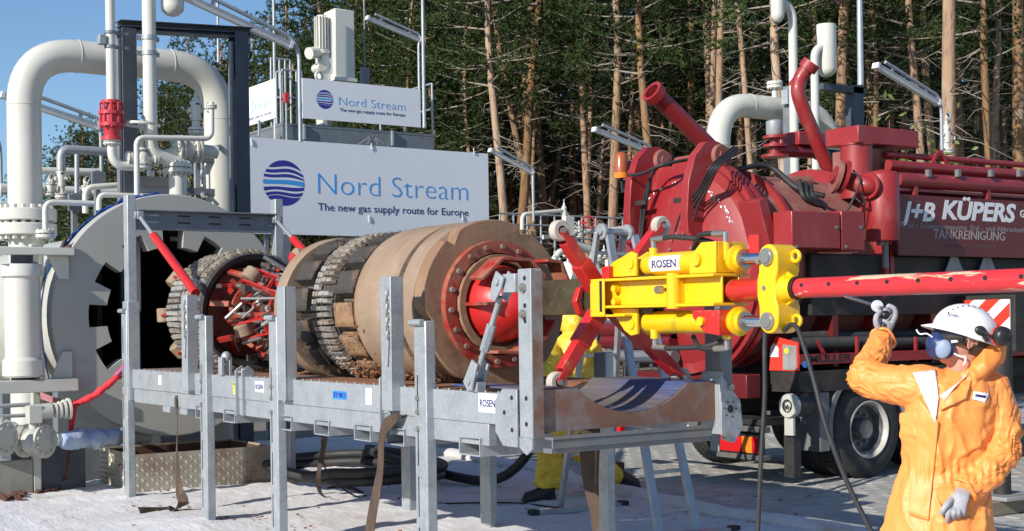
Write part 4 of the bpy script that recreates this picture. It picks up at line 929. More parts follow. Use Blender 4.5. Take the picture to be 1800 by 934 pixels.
bar = thing('receiver_barrel', 'huge cream steel barrel with a notched round opening behind the rack', 'pipeline barrel', (AX, 14.25, 1.85))
BZ = 1.85
ro, ri_, rt_ = 1.31, .93, .74; inner = []
for k in range(12):
    c = 180 - 30 * k; h = 8.5
    for a, r in ((c + 15 - .1, rt_), (c + h, rt_), (c + h - 1.0, ri_), (c + 4, ri_), (c, ri_), (c - 4, ri_), (c - h + 1.0, ri_), (c - h, rt_), (c - 12, rt_)):
        inner.append((a, r))
n = len(inner); q = MB(); vs = []
def rp(a, r, y): return (AX + r * cos(radians(a)), y, BZ + r * sin(radians(a)))
for y, e in ((14.25, .012), (14.262, 0), (14.43, 0)):
    for a, r in inner: vs.append(rp(a, r, y))
    for a, r in inner: vs.append(rp(a, ro - e, y))
fs = []
for i in range(n):
    j = (i + 1) % n
    fs.append((i, j, n + j, n + i))
    for L_ in (0, 1):
        A0, B0 = L_ * 2 * n, (L_ + 1) * 2 * n
        fs.append((A0 + i, A0 + j, B0 + j, B0 + i)); fs.append((A0 + n + i, B0 + n + i, B0 + n + j, A0 + n + j))
    fs.append((4 * n + i, 4 * n + n + i, 4 * n + n + j, 4 * n + j))
q.add(vs, fs); part('closure_ring', q, M['creamf'], bar, smooth=28)
q = MB(); q.lathe((AX, 14.431, BZ), YA, [(0, .95), (0, 1.20), (.30, 1.10), (.55, 1.02), (5.2, 1.0), (5.6, .7), (5.7, 0)], 64); part('barrel_shell', q, M['creamd'], bar)
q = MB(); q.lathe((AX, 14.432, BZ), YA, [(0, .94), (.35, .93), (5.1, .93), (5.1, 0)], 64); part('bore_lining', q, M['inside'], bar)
for y in (15.6, 18.0):
    q = MB(); q.box(AX - .9, AX + .9, y - .1, y + .1, -.02, 1.05); part('saddle_support', q, M['steelgrey'], bar)
for z0, z1, px1 in ((435, 449, 128), (668, 690, 135)):
    a = atY(-30, z1, 14.17); b = atY(px1, z0, 14.17); zt_ = atY(60, z0, 14.17).z; zb2 = atY(60, z1, 14.17).z
    q = MB(); q.box(a.x, b.x, 14.10, 14.245, zb2, zt_); q.prism([(0, 0), (.22, 0), (.22, -.24 if z0 < 500 else .28), (.12, -.24 if z0 < 500 else .28)], (b.x - .25, 14.2, zb2 if z0 < 500 else zt_), (1, 0, 0), (0, 0, 1), (0, .04, 0)); part('hinge_bracket', q, M['cream'] if z0 < 500 else M['creamd'], bar, bevel=.008)
hc = atY(40, 560, 14.28); q = MB(); z = lambda py: atY(40, py, 14.28).z
q.lathe((hc.x, 14.28, 0), _U, [(z(465) + .0, .10), (z(465), .20), (z(468), .207), (z(486), .207), (z(490), .178), (z(628), .178), (z(634), .205), (z(660), .207), (z(663), .19), (z(664), .08)], 40)
hp_ = part('hinge_post', q, M['cream'], bar)
q = MB(); q.cyl((hc.x, 14.28, z(662)), (hc.x, 14.28, z(672)), .12, n=20); q.cyl((hc.x, 14.28, z(449)), (hc.x, 14.28, z(465)), .11, n=20); part('hinge_pin', q, M['steelblk'], hp_)
q = MB(); q.box(hc.x + .12, hc.x + .2, 14.4, 14.5, 0, 2.6); part('hinge_column', q, M['creamd'], bar, bevel=.01)
# blue tarpaulin strip over the barrel rim
q = MB(); vs = []; fs = []; NA = 60
for i in range(NA + 1):
    a = radians(90 + 62 * i / NA)
    for j in range(7):
        y = 14.44 + .035 * j + .04 * noise.noise(Vector((i * .12, j * .5, 0))); r = 1.335 - .03 * j + .035 * noise.noise(Vector((i * .3, j * .8, 4))) + (.04 if i > NA - 8 else 0)
        vs.append((AX + r * cos(a), y, BZ + r * sin(a)))
for i in range(NA):
    for j in range(6): k = i * 7 + j; fs.append((k, k + 1, k + 8, k + 7))
q.add(vs, fs); tp_ = solo('blue_tarpaulin', q, M['blue'], 'blue tarpaulin strip draped round the upper left rim of the barrel opening', 'tarpaulin', smooth=50)
s_ = tp_.modifiers.new('thickness', 'SOLIDIFY'); s_.thickness = .006
q = MB()
for k in range(14):
    t = k / 13; p = rp(146 + t * 3, 1.33 - .012 * k, 14.3); 
cpts = [rp(150, 1.30, 14.22), rp(149, 1.36, 14.3), rp(145, 1.40, 14.28), rp(152, 1.37, 14.24), rp(147, 1.33, 14.22), rp(153, 1.42, 14.3)]
q.tube(spline(cpts, 6), .02, 8); solo('rag_rope', q, M['strap'], 'bundled brown rope end lying on the upper hinge bracket', 'rope', smooth=180)
cpts = [atY(92, 455, 14.5), atY(78, 500, 14.5), atY(72, 560, 14.5), atY(80, 640, 14.5), atY(95, 690, 14.5)]
ribbon('tie_strap', [Vector(p) for p in cpts], .05, M['blue'], 'thin blue tie strap hanging beside the left edge of the notched ring', 'strap', (0, 1, 0))

# big pipe loop on the left
Y1_ = 16.0
a0 = atY(46, 470, Y1_); a1 = atY(46, 105, Y1_); zt_ = atY(215, 107, Y1_).z; a2 = atY(386, 250, Y1_)
t = pipe_thing('large_pipe_loop', [(a0.x, Y1_, -.05), (a0.x, Y1_, zt_), (a2.x, Y1_, zt_), (a2.x, Y1_, .2)], .19, 'big cream pipe loop arching over the left side of the plant', fil=.62, bands=[((a0.x, Y1_, zt_ - .62), _U), ((a0.x + .62, Y1_, zt_), (1, 0, 0)), ((a2.x - .62, Y1_, zt_), (1, 0, 0)), ((a2.x, Y1_, zt_ - .62), _U)], n=36)
fz = lambda py: atY(46, py, Y1_).z
for c, R, tk in ((fz(392), .345, .135),):
    f = flange_pair(t, (a0.x, Y1_, c), _U, R, tk, 18, gap=.03)
# steel frame columns and beam
frm = thing('portal_frame', 'dark steel portal frame crossing the left pipe loop', 'steel frame', (4.8, 15.5, 0))
zb = lambda px, py, Y: atY(px, py, Y)
for px in (224, 421):
    c = atY(px, 200, 15.3); q = MB(); w = .085; zt2 = atY(px, 52 if px < 300 else 58, 15.3).z
    q.box(c.x - w, c.x + w, 15.2, 15.215, 0, zt2); q.box(c.x - w, c.x + w, 15.385, 15.4, 0, zt2); q.box(c.x - .01, c.x + .01, 15.215, 15.385, 0, zt2)
    part('column', q, M['steelblk'], frm, bevel=.004)
    q = MB(); q.box(c.x - w - .03, c.x - w - .002, 15.25, 15.35, 0, zt2 - .12); part('cable_tray', q, M['steelgrey'], frm)
a, b = atY(207, 47, 15.3), atY(440, 60, 15.3); q = MB(); q.beam(a, b, .16, .012); q.beam(a + _U * .06, b + _U * .06, .18, .012); q.beam(a - _U * .05, b - _U * .05, .18, .012); q.beam(a, b, .012, .1); part('top_beam', q, M['steelblk'], frm)
# vertical pipes in front of it
YV = 14.95
def vz(px, py, Y=None): return atY(px, py, YV if Y is None else Y)
c = vz(196, 200); e = vz(252, 290)
t = pipe_thing('vent_pipe', [(c.x, YV, c.z + 3), (c.x, YV, vz(196, 291).z), (e.x, YV, vz(196, 291).z)], .052, 'slim cream vent pipe carrying the bright red flame arrestor', fil=.16, flanges=[((c.x, YV, vz(196, 250).z), _U, .095)])
q = MB(); zz = lambda py: vz(196, py).z
q.lathe((c.x, YV, 0), _U, [(zz(247), .05), (zz(247), .11), (zz(241), .11), (zz(240), .08), (zz(232), .085), (zz(224), .10), (zz(223), .135), (zz(217), .135), (zz(216), .115), (zz(203), .115), (zz(202), .14), (zz(196), .14), (zz(195), .105), (zz(184), .09), (zz(183), .11), (zz(177), .11), (zz(176), .05)], 28)
ar = part('flame_arrestor', q, M['pred'], t, label='bright red flame arrestor')
q = MB(); q.bolts((c.x, YV, zz(226)), _U, .124, .012, .28, 10); part('tie_bolts', q, M['pred'], ar, kind='stuff')
for py in (60, 85):
    q = MB(); q.ring((c.x, YV, vz(196, py).z), _U, .052, .068, .03, 20); q.box(c.x, c.x + .2, YV - .02, YV + .02, vz(196, py).z, vz(196, py).z + .03); part('pipe_clamp', q, M['steelgrey'], t)
q = MB(); d_ = vz(176, 70); q.box(d_.x - .02, c.x - .06, YV - .05, YV + .05, d_.z - .05, d_.z + .05); part('junction_box', q, M['galv'], t, bevel=.004)
c2 = vz(264, 200); t = pipe_thing('vertical_pipe', [(c2.x, YV + .0, c2.z + 3), (c2.x, YV, vz(264, 268).z), (c2.x + .35, YV, vz(264, 268).z - .12)], .076, 'thicker cream vertical pipe with bright clamps in front of the steel frame', fil=.12)
for py in (71, 98):
    q = MB(); q.ring((c2.x, YV, vz(264, py).z), _U, .077, .088, .05, 24); q.box(c2.x - .13, c2.x + .13, YV + .03, YV + .06, vz(264, py).z, vz(264, py).z + .05); part('pipe_clamp', q, M['galv'], t)
c3 = vz(303, 10); q = MB(); q.lathe((c3.x, YV, vz(303, 30).z), _U, [(0, 0), (.02, .07), (.07, .125), (.12, .13), (1.2, .13)], 28); solo('silencer_pot', q, M['cream'], 'rounded cream pot bottom hanging at the top edge of the view', 'pipe', smooth=60)
# front small pipe loop
YP = 14.75
a, b, c, d = atY(240, 345, YP), atY(240, 242, YP), atY(372, 244, YP), atY(372, 180, YP)
t = pipe_thing('small_pipe_loop', [(a.x, YP, 1.9), (b.x, YP, b.z), (c.x, YP, c.z), (d.x, YP, d.z)], .031, 'thin cream pipe bent over the barrel top beside the upright safety valve', fil=.10, flanges=[((d.x, YP, d.z - .05), _U, .06)])
# generic valve
def valve(name, p, s, label, cat='valve', wheel=None, spring=True, group=None, mt=None, hdir=(1, 0, 0), wc=None):
    mt = mt or M['cream']; p = Vector(p); t = thing(name, label, cat, tuple(p), group); q = MB()
    q.lathe(p, _U, [(0, .5 * s), (.0, .62 * s), (.3 * s, .62 * s), (.3 * s, .42 * s), (1.3 * s, .42 * s), (1.4 * s, .36 * s)] if spring else [(0, .3 * s), (.1 * s, .55 * s), (.6 * s, .7 * s), (1.1 * s, .5 * s), (1.3 * s, .3 * s)], 24)
    if spring:
        q.lathe(p, _U, [(1.4 * s, .36 * s), (1.5 * s, .50 * s), (3.4 * s, .50 * s), (3.5 * s, .40 * s), (3.7 * s, .38 * s), (3.8 * s, .20 * s), (4.2 * s, .18 * s), (4.3 * s, .09 * s), (4.9 * s, .07 * s), (5.0 * s, 0)], 24)
    else: q.lathe(p, _U, [(1.3 * s, .3 * s), (1.35 * s, .55 * s), (1.55 * s, .55 * s), (1.6 * s, .2 * s), (2.6 * s, .16 * s), (2.7 * s, 0)], 20)
    part('valve_body', q, mt, t, smooth=40)
    flange_pair(t, p + _U * (.45 * s if spring else .05 * s), _U, .78 * s, .24 * s, 10, mt)
    if not spring:
        h = Vector(hdir).normalized(); q = MB(); q.cyl(p + _U * .6 * s - h * 1.1 * s, p + _U * .6 * s + h * 1.1 * s, .36 * s, n=18); part('valve_body', q, mt, t)
        for k in (-1, 1): flange_pair(t, p + _U * .6 * s + h * 1.15 * s * k, h, .62 * s, .14 * s, 10, mt)
    else:
        h = Vector(hdir).normalized(); q = MB(); q.cyl(p + _U * 2.5 * s, p + _U * 2.5 * s - h * .75 * s, .26 * s, n=14); q.cyl(p + _U * 1.9 * s, p + _U * 1.9 * s - h * .62 * s, .2 * s, n=14); q.cyl(p + _U * 3.2 * s, p + _U * 3.2 * s - h * .6 * s, .15 * s, n=12); part('port_boss', q, mt, t)
        q = MB(); q.box(p.x - .2 * s, p.x + .2 * s, p.y - .52 * s, p.y - .49 * s, p.z + 3.0 * s, p.z + 3.2 * s); part('name_plate', q, M['steelblk'], t)
    if wheel:
        ax, off, R = wheel; handwheel(t, p + Vector(off) * s, ax, R * s, mt)
        q = MB(); e = p + Vector(off) * s; q.cyl(e, e - Vector(ax).normalized() * .8 * s, .08 * s, n=10); part('stem', q, mt, t)
    return t
FC = (.5, -.85, .1)
valve('safety_valve', atY(345, 238, 15.1), .115, 'upright cream valve with pointed cap and small handwheel beside the left pipe loop', wheel=(FC, (1.0, -1.0, 2.7), .55))
valve('gate_valve', atY(250, 292, 14.95), .13, 'cream gate valve with a flat horizontal handwheel right of the red arrestor', wheel=((.05, 0, 1), (0, 0, 3.55), 1.45), spring=False)
q = MB()
t = thing('ball_valve', 'stubby cream ball valve lying sideways between two round bolted flanges', 'valve', tuple(atY(330, 262, 15.0)))
c = atY(330, 262, 15.0); q.ell(c, .13, .12, .13, 20, 12); q.cyl(c, atY(262, 280, 15.0), .06, n=18); q.cyl(c, c + Vector((.35, 0, -.02)), .075, n=18); part('valve_body', q, M['cream'], t)
for k in (-.10, .10): flange_pair(t, c + Vector((k, 0, 0)), (1, 0, .1), .155, .03, 12)
t = thing('riser_flange', 'bolted cream flange riser standing on top of the barrel', 'pipe flange', tuple(atY(312, 340, 15.0)))
c = atY(312, 296, 15.0); q = MB(); q.cyl((c.x, 15.0, 2.7), (c.x, 15.0, c.z + .12), .10, n=26); q.cyl((c.x - .2, 15.0, 3.02), (c.x, 15.0, 3.02), .075, n=20); part('riser', q, M['cream'], t)
flange_pair(t, (c.x, 15.0, c.z), _U, .165, .05, 14)
# left edge small pipes and valve
YL = 17.0
a = atY(107, 262, YL); t = pipe_thing('clad_pipe', [(a.x, YL, atY(107, 300, YL).z), (a.x, YL, atY(107, 262, YL).z), (atY(195, 250, YL).x, YL, atY(107, 262, YL).z + .0)], .055, 'bright galvanised pipe elbow behind the red arrestor', fil=.12, mt=M['galv'])
valve('safety_valve', atY(108, 350, YL), .10, 'small cream valve with spoked handwheel right of the big left pipe', wheel=(FC, (.55, -.9, 2.55), .42))
for nm, pts, r, lb, Y in (('low_pipe', [(0, 330), (190, 338), (330, 338)], .06, 'long cream pipe running low behind the big left pipe', 19.0),
                          ('bent_pipe', [(80, 415), (80, 355), (165, 357)], .030, 'small cream pipe elbow dropping onto a flange by the hinge bracket', 14.6),
                          ('bent_pipe', [(174, 370), (174, 342), (250, 340)], .030, 'small cream pipe elbow half behind the blue tarpaulin', 15.2),
                          ('thin_pipe', [(0, 357), (60, 357)], .02, 'thin grey pipe at the left edge behind the large flange', 17.5)):
    P = [atY(x, y, Y) for x, y in pts]
    for i in range(1, len(P)):
        if abs(pts[i][1] - pts[i - 1][1]) < 9: P[i] = Vector((P[i].x, Y, P[i - 1].z))
        else: P[i] = Vector((P[i - 1].x, Y, P[i].z))
    t = pipe_thing(nm, P, r, lb, fil=.1)
    if pts[0] == (80, 415): flange_pair(t, (P[0].x, Y, P[0].z + .02), _U, .10, .035, 8)
# galvanised support frames and pipes behind the barrel, left of the big sign
t = thing('pipe_support', 'galvanised support frame crowded with small pipes left of the big sign', 'pipe support', tuple(atY(365, 400, 16.6).xy) + (0,))
for px, py0, Y in ((346, 285, 16.0), (362, 290, 16.6), (386, 300, 16.3), (402, 262, 17.0), (325, 300, 16.6)):
    c = atY(px, py0, Y); q = MB(); q.box(c.x - .03, c.x + .03, Y - .03, Y + .03, 0, c.z); part('post', q, M['galv'], t)
for px0, px1, py, Y, h, mt in ((330, 430, 278, 15.9, .09, 'galvd'), (225, 300, 318, 15.6, .12, 'galvd'), (225, 410, 332, 15.9, .08, 'steelgrey'), (300, 420, 352, 16.4, .06, 'galvd')):
    a, b = atY(px0, py, Y), atY(px1, py, Y); q = MB(); q.box(a.x, b.x, Y - .04, Y + .04, a.z - h / 2, a.z + h / 2); part('cross_bar', q, M[mt], t)
q = MB(); a, b = atY(355, 342, 15.8), atY(415, 330, 16.8); q.tube([a, b], .022, 8); part('handrail', q, M['galv'], t)
q = MB(); a, b = atY(372, 262, 15.6), atY(412, 250, 16.3); q.tube([a, b], .03, 10); part('handrail', q, M['galv'], t)
for px, y0, y1 in ((372, 292, 345), ):
    a = atY(px, y0, 16.2); b = atY(px, y1, 16.2); q = MB(); q.tube(fillet([a, b, b + Vector((-.2, -.1, -.05))], .08), .035, 12); part('small_pipe', q, M['cream'], t, smooth=60)
rj = random.Random(21)
for k in range(14):
    px, py = rj.uniform(300, 410), rj.uniform(290, 352); c = atY(px, py, rj.uniform(15.8, 17)); q = MB()
    if k % 3 == 0: q.box(c.x - .04, c.x + .04, c.y - .03, c.y + .03, c.z - .05, c.z + .05)
    elif k % 3 == 1: q.cyl(c, c + Vector((.12, 0, .0)), .03, n=12); q.cyl(c + Vector((.05, 0, 0)), c + Vector((.07, 0, 0)), .05, n=12)
    else: q.cyl(c - _U * .2, c + _U * .2, .014, n=8)
    part(('junction_box', 'union', 'cable_conduit')[k % 3], q, M[('steelgrey', 'cream', 'galv')[k % 3]], t)
# lower left valve with wrapped pipe
YW = 14.05
c = atY(76, 776, YW); t = thing('drain_valve', 'dirty drain valve with a round bolted flange face low at the left', 'valve', tuple(c))
ax = Vector((.55, -.8, 0)).normalized()
q = MB(); q.ell(c - ax * .12, .14, .14, .14, 20, 12); q.cyl(c - ax * .1, c - ax * .12 + _U * .2, .05, n=14); part('valve_body', q, M['creamd'], t)
for k in (0, -.24):
    q = MB(); circ_flange(q, c + ax * k, ax, .17, .035); f = part('flange', q, M['creamd'], t); q = MB(); q.bolts(c + ax * (k + .035), ax, .13, .018, .02, 10); part('flange_bolts', q, M['creamd'], f, kind='stuff')
q = MB(); a = atY(52, 726, YW); b = atY(90, 722, YW); q.cyl(a, b, .08, n=20); q.box(a.x - .02, a.x + .1, YW - .08, YW + .08, a.z - .1, a.z + .07); part('actuator', q, M['creamd'], t)
q = MB()
for i in range(4): u = b + (b - a).normalized() * (.03 + .045 * i); q.lathe(u, b - a, [(0, 0), (0, .075 + .012 * i), (.02, .075 + .012 * i), (.02, 0)], 20)
part('spring_cap', q, M['cream'], t)
a, b = atY(-20, 735, 14.3), atY(50, 765, 14.15); q = MB(); q.tube([a, b], .055, 14)
for i in range(5): u = a.lerp(b, .2 + .17 * i); q.lathe(u, b - a, [(0, .05), (0, .066), (.05, .064), (.05, .05)], 16)
part('wrapped_pipe', q, M['creamd'], t)
a, b = atY(95, 772, YW), atY(260, 768, 14.6); q = MB(); q.cyl(a, b, .07, n=20); part('outlet_pipe', q, M['creamd'], t)
a2, b2 = atY(105, 774, YW), atY(205, 768, 14.3); q = MB(); P = [a2.lerp(b2, k / 12) + Vector((0, 0, .02 * noise.noise(Vector((k * .9, 0, 0))))) for k in range(13)]
q.tube(P, [.082 + .035 * abs(noise.noise(Vector((k * .8, 3, 0)))) + (.02 if k in (3, 4, 7, 8) else 0) for k in range(13)], 18)
for v in q.v: v += Vector((noise.noise(v * 14), noise.noise(v * 14 + Vector((5, 0, 0))), noise.noise(v * 14 + Vector((0, 7, 0))))) * .034
wr = solo('cloth_wrapping', q, M['ltblue'], 'bleached blue cloth wrapped round the low drain pipe', 'cloth', smooth=180)
t = thing('blind_flange', 'round bolted blind flange cut by the left edge at ground level', 'pipe flange', tuple(atY(8, 775, 13.95)))
q = MB(); c = atY(6, 772, 13.95); circ_flange(q, c, ax, .17, .04); q.cyl(c, c - ax * .5, .1, n=20); f = part('flange', q, M['creamd'], t); q = MB(); q.bolts(c + ax * .04, ax, .13, .018, .02, 10); part('flange_bolts', q, M['creamd'], f, kind='stuff')
for k, (pts, r) in enumerate((([(-10, 715), (55, 711)], .022), ([(-10, 733), (50, 730)], .02))):
    q = MB(); q.tube([atY(x, y, 14.6) for x, y in pts], r, 8); solo('rail_tube', q, M['galv'], ('upper', 'lower')[k] + ' of two thin grey tubes above the wrapped pipe at the left edge', 'tube', smooth=60)
for k, (x0, x1, y0, y1, lb) in enumerate(((-20, 58, 808, 850, 'concrete block at the left edge behind the chain heap'), (18, 150, 775, 812, 'dark steel skid under the low drain valve'))):
    a, b = atY(x0, y1, 14.4 if k == 0 else 14.5), atY(x1, y0, 14.4 if k == 0 else 14.5); q = MB(); q.box(a.x, b.x, a.y, a.y + .35, -.02 if k == 0 else .0, b.z); solo(('concrete_block', 'steel_skid')[k], q, M[('concrete', 'steelblk')[k]], lb, ('block', 'steel base')[k], bevel=.01)
# red sling and purple rope
P = [atX(222, 645, XN - .02), atD(195, 672, 13.9), atD(165, 695, 14.0), atD(130, 712, 14.1)]
q = MB(); PP = spline(P, 12); q.tube(PP, [.030 + .020 * abs(noise.noise(p * 16)) + .006 * noise.noise(p * 50) for p in PP], 14)
for v in q.v: v += Vector((noise.noise(v * 22), noise.noise(v * 22 + Vector((5, 0, 0))), noise.noise(v * 22 + Vector((0, 7, 0))))) * .016
sl1 = solo('red_sling', q, M['redstrap'], 'crumpled red lifting sling pulled from the rack post down to the chain', 'sling', smooth=180)
q = MB(); q.beam(atD(133, 705, 14.08), atD(123, 765, 14.05), .055, .02, (.5, -.8, 0)); part('sling_tail', q, M['redstrap'], sl1)
sl1_o = ORG[sl1]
P = [atX(230, 637, XN - .03), atX(222, 643, XN - .08), atX(205, 660, XN - .08)]
q = MB()
for k in range(4): q.tube(spline([p + Vector((.0, .012 * k, .012 * sin(k * 2.0))) for p in P], 6), .009, 6)
solo('purple_rope', q, M['purple'], 'purple and pink rope ends tied to the left rack post', 'rope', smooth=180)
P = [atD(128, 712, 14.1), atD(100, 706, 14.3), atD(78, 698, 14.5), atD(58, 690, 14.7)]; q = MB()
for k in range(3): q.tube(spline([p + Vector((0, 0, .02 * k - .02)) for p in P], 6), .017, 8)
solo('pink_sling', q, mat('faded pink sling', (.40, .16, .17), .85, 0, [((.22, .10, .12), 20, .45, .65, I1, .7)]), 'faded pink webbing pulled left from the chain hook', 'sling', smooth=180)

# ---------------------------------------------------------------- signs
def globe(parent, c, ux, uy, R, off):
    c = Vector(c); un = ux.cross(uy)
    up = lambda x: .13 * sin(2.6 * x + .6) - .20 * x
    dn = lambda x: -.13 * sin(2.6 * x - .2) + .16 * x
    bands = [('navy', lambda x: 1.2, lambda x: .66 + up(x) * 1.0), ('navy', lambda x: .56 + up(x), lambda x: .42 + up(x) * .85), ('navy', lambda x: .34 + up(x) * .75, lambda x: .22 + up(x) * .5),
             ('azure', lambda x: .12 + up(x) * .25, lambda x: -.07 - .10 * x * x * (1 if x > 0 else .2) + .02), ('navy', lambda x: -.18 + dn(x) * .3, lambda x: -.33 + dn(x) * .6), ('navy', lambda x: -.42 + dn(x) * .7, lambda x: -.52 + dn(x) * .9 - .04), ('navy', lambda x: -.60 + dn(x) * 1.0, lambda x: -1.2)]
    for nm, ft, fb in bands:
        q = MB(); N_ = 60; vs = []; ok = []
        for i in range(N_ + 1):
            x = -1 + 2 * i / N_; h = sqrt(max(0, 1 - x * x)); a = max(-h, min(h, ft(x))); b = max(-h, min(h, fb(x)))
            if a < b: a = b = (a + b) / 2
            vs += [c + ux * x * R + uy * a * R + un * off, c + ux * x * R + uy * b * R + un * off]; ok.append(a - b > 1e-4)
        q.add(vs, [(2 * i, 2 * i + 1, 2 * i + 3, 2 * i + 2) for i in range(N_) if ok[i] or ok[i + 1]])
        part('logo_wave', q, M[nm], parent, smooth=0)
def sign(name, label, Y, px0, px1, pt, pb, gpx, txt, sub, crop=None, plane='Y', X=None):
    at = (lambda x, y: atY(x, y, Y)) if plane == 'Y' else (lambda x, y: atX(x, y, X))
    ux = Vector((1, 0, 0)) if plane == 'Y' else Vector((0, -1, 0)); un = Vector((0, -1, 0)) if plane == 'Y' else Vector((-1, 0, 0))
    a = at(px0, pt[0]); b = at(px1, pt[1]); zt = (a.z + b.z) / 2; zb_ = at(px0, pb).z
    s = thing(name, label, 'sign', (a.x, a.y, zb_)); q = MB(); a0_ = Vector((a.x, a.y, 0)); b0 = Vector((b.x, b.y, 0))
    mid = Vector((0, 0, (zt + zb_) / 2)); q.beam(a0_ + mid - un * .011, b0 + mid - un * .011, .022, zt - zb_, _U)
    part('sign_board', q, M['sign'], s, bevel=.002)
    return s, at, ux, un, zt, zb_
s, at, ux, un, zt, zb_ = sign('site_sign', 'large white sign board with round wave logo and blue lettering behind the tool', 19.0, 412, 858, (246, 265), 410, None, None, None)
print('BIGSIGN', zt, zb_, at(412, 246), at(858, 265), at(858, 410 - 29))
gc = at(499, 322); globe(s, gc, ux, _U, .345, .002)
tz = at(560, 341).z
lettering('lettering', 'Nord Stream', .475, Vector((at(559, 341).x, 18.997, tz)), ux, _U, M['azure'], s, width=at(822, 345).x - at(559, 341).x, bold=-.009)
lettering('lettering', 'The new gas supply route for Europe', .165, Vector((at(559, 370).x, 18.997, at(559, 370).z)), ux, _U, M['ink'], s, width=at(823, 372).x - at(559, 370).x)
for px, py in ((441, 250), (652, 258), (832, 266), (648, 385), (812, 383)):
    p = at(px, py); q = MB(); q.tube([p + Vector((0, -.01, .05)), p + Vector((0, -.015, 0)), p + Vector((.01, -.01, -.05))], .008, 6); part('cable_tie', q, M['tube'], s, smooth=60)
q = MB()
for px in (470, 640, 800): c = at(px, 380); q.box(c.x - .03, c.x + .03, 19.03, 19.09, 0, zt - .05)
part('sign_stand', q, M['steelgrey'], s)
# small signs on the raised platform
YS = 24.0
s, at, ux, un, zt, zb_ = sign('platform_sign', 'smaller white sign with round wave logo on the raised platform', YS, 531, 739, (139, 156), 208, None, None, None)
globe(s, at(571, 175), ux, _U, .185, .002)
lettering('lettering', 'Nord Stream', .245, Vector((at(596, 186).x, YS - .003, at(596, 185).z)), ux, _U, M['azure'], s, width=at(712, 190).x - at(596, 186).x, bold=-.005)
lettering('lettering', 'The new gas supply route for Europe', .088, Vector((at(597, 197).x, YS - .003, at(597, 195.5).z)), ux, _U, M['ink'], s, width=at(712, 203).x - at(597, 197).x)
XS = atY(484, 150, 24.3).x
s2, at2, ux2, un2, zt2, zb2_ = sign('platform_sign', 'sunlit white sign seen at an angle on the left side of the platform', None, 436, 484, (153, 140), 222, None, None, None, plane='X', X=XS)
a = at2(435, 190); b = at2(477, 180)
lettering('lettering', 'Nord Stream', .25, Vector((XS - .003, b.y + (a.y - b.y) * 1.0 + .6, at2(477, 186).z)), ux2, _U, M['azure'], s2, width=(a.y - b.y) + .6, bold=-.004)
lettering('lettering', 'The new gas supply route for Europe', .085, Vector((XS - .003, a.y + .6, at2(477, 200).z)), ux2, _U, M['ink'], s2, width=(a.y - b.y) + .6)
# platform
pl = thing('valve_platform', 'raised steel platform with railings behind the large sign', 'platform', (atY(640, 230, 25).x, 25.2, 0))
X0 = XS + .02; X1 = atY(765, 230, YS).x; zd = atY(640, 226, YS).z
q = MB(); q.box(X0, X1, 24.05, 27.2, zd - .05, zd); part('deck', q, M['steelgrey'], pl)
for y in (24.1, 27.1):
    q = MB(); q.box(X0, X1, y - .05, y + .05, zd - .38, zd - .06); part('main_beam', q, M['steelgrey'], pl)
for x in (X0 + .05, X1 - .05):
    q = MB(); q.box(x - .05, x + .05, 24.16, 27.04, zd - .38, zd - .06); part('main_beam', q, M['galvd'], pl)
    for y in (24.1, 27.1):
        q = MB(); q.box(x - .08, x + .08, y - .08, y + .08, 0, zd - .385); part('leg', q, M['steelgrey'], pl)
for px in (456, 535, 690): 
    c = atY(px, 222, YS); q = MB(); q.box(c.x - .02, c.x + .02, 23.98, 24.04, zd - .30, zd); part('toe_bracket', q, M['galv'], pl)
for px0, px1 in ((652, 630), (652, 645), (655, 665), (655, 675)):
    q = MB(); q.beam(atY(px0, 240, 23.9), atY(px1, 254, 23.9), .03, .03); part('brace', q, M['galv'], pl)
def rail(pts, h, name='railing'):
    q = MB()
    for i, p in enumerate(pts): q.tube([p, p + _U * h], .024, 8)
    for a, b in zip(pts, pts[1:]):
        for k in (1, .5): q.tube([a + _U * h * k, b + _U * h * k], .022, 8)
    return part(name, q, M['galv'], pl, smooth=60)
z0 = Vector((0, 0, zd))
rail([Vector((X1, 24.1, zd)), Vector((X1 + .0, 25.2, zd)), Vector((X1, 26.3, zd))], 1.05)
rail([Vector((X0, 24.1, zd)), Vector((X0, 24.3, zd))], 1.0)
pts = [atY(497, 215, 24.2), atY(512, 215, 24.2), atY(522, 215, 24.2), atY(531, 215, 24.2)]
for p in pts: p.z = zd
rail(pts, 1.05); rail([p + Vector((0, .5, 0)) for p in pts], 1.35)
q = MB(); p = atY(503, 172, 24.0); q.box(p.x - .04, p.x + .04, 23.95, 24.05, p.z - .09, p.z + .09); part('stop_button', q, M['pred'], pl, label='red push button box')
q = MB(); q.tube([p - _U * .09, Vector((p.x, 24.0, zd - .8))], .02, 8); part('conduit', q, M['galv'], pl)
# actuator on the platform
ac = thing('valve_actuator', 'tall cream valve actuator with ribbed motor above the small sign', 'actuator', (atY(590, 140, 25.2).x, 25.2, zd))
a, b = atY(582, 138, 25.0), atY(615, 22, 25.0); q = MB(); q.box(a.x, b.x, 24.8, 25.3, a.z, b.z); part('housing', q, M['cream'], ac, bevel=.02)
q = MB(); q.box(a.x - .012, a.x - .001, 24.93, 25.12, atY(580, 130, 25).z, atY(580, 40, 25).z); part('indicator_window', q, M['clear'], ac)
q = MB(); q.box(a.x - .06, b.x + .02, 24.74, 25.36, a.z - .08, a.z - .002); part('base_plate', q, M['cream'], ac, bevel=.01)
c = atY(566, 60, 25.1); za, zb3 = atY(566, 88, 25.1).z, atY(566, 28, 25.1).z; q = MB()
q.lathe((c.x, 25.1, 0), _U, [(za - .09, .0), (za - .09, .16), (za - .03, .17), (za, .12), (zb3 - .04, .12), (zb3, .10), (zb3, 0)], 24)
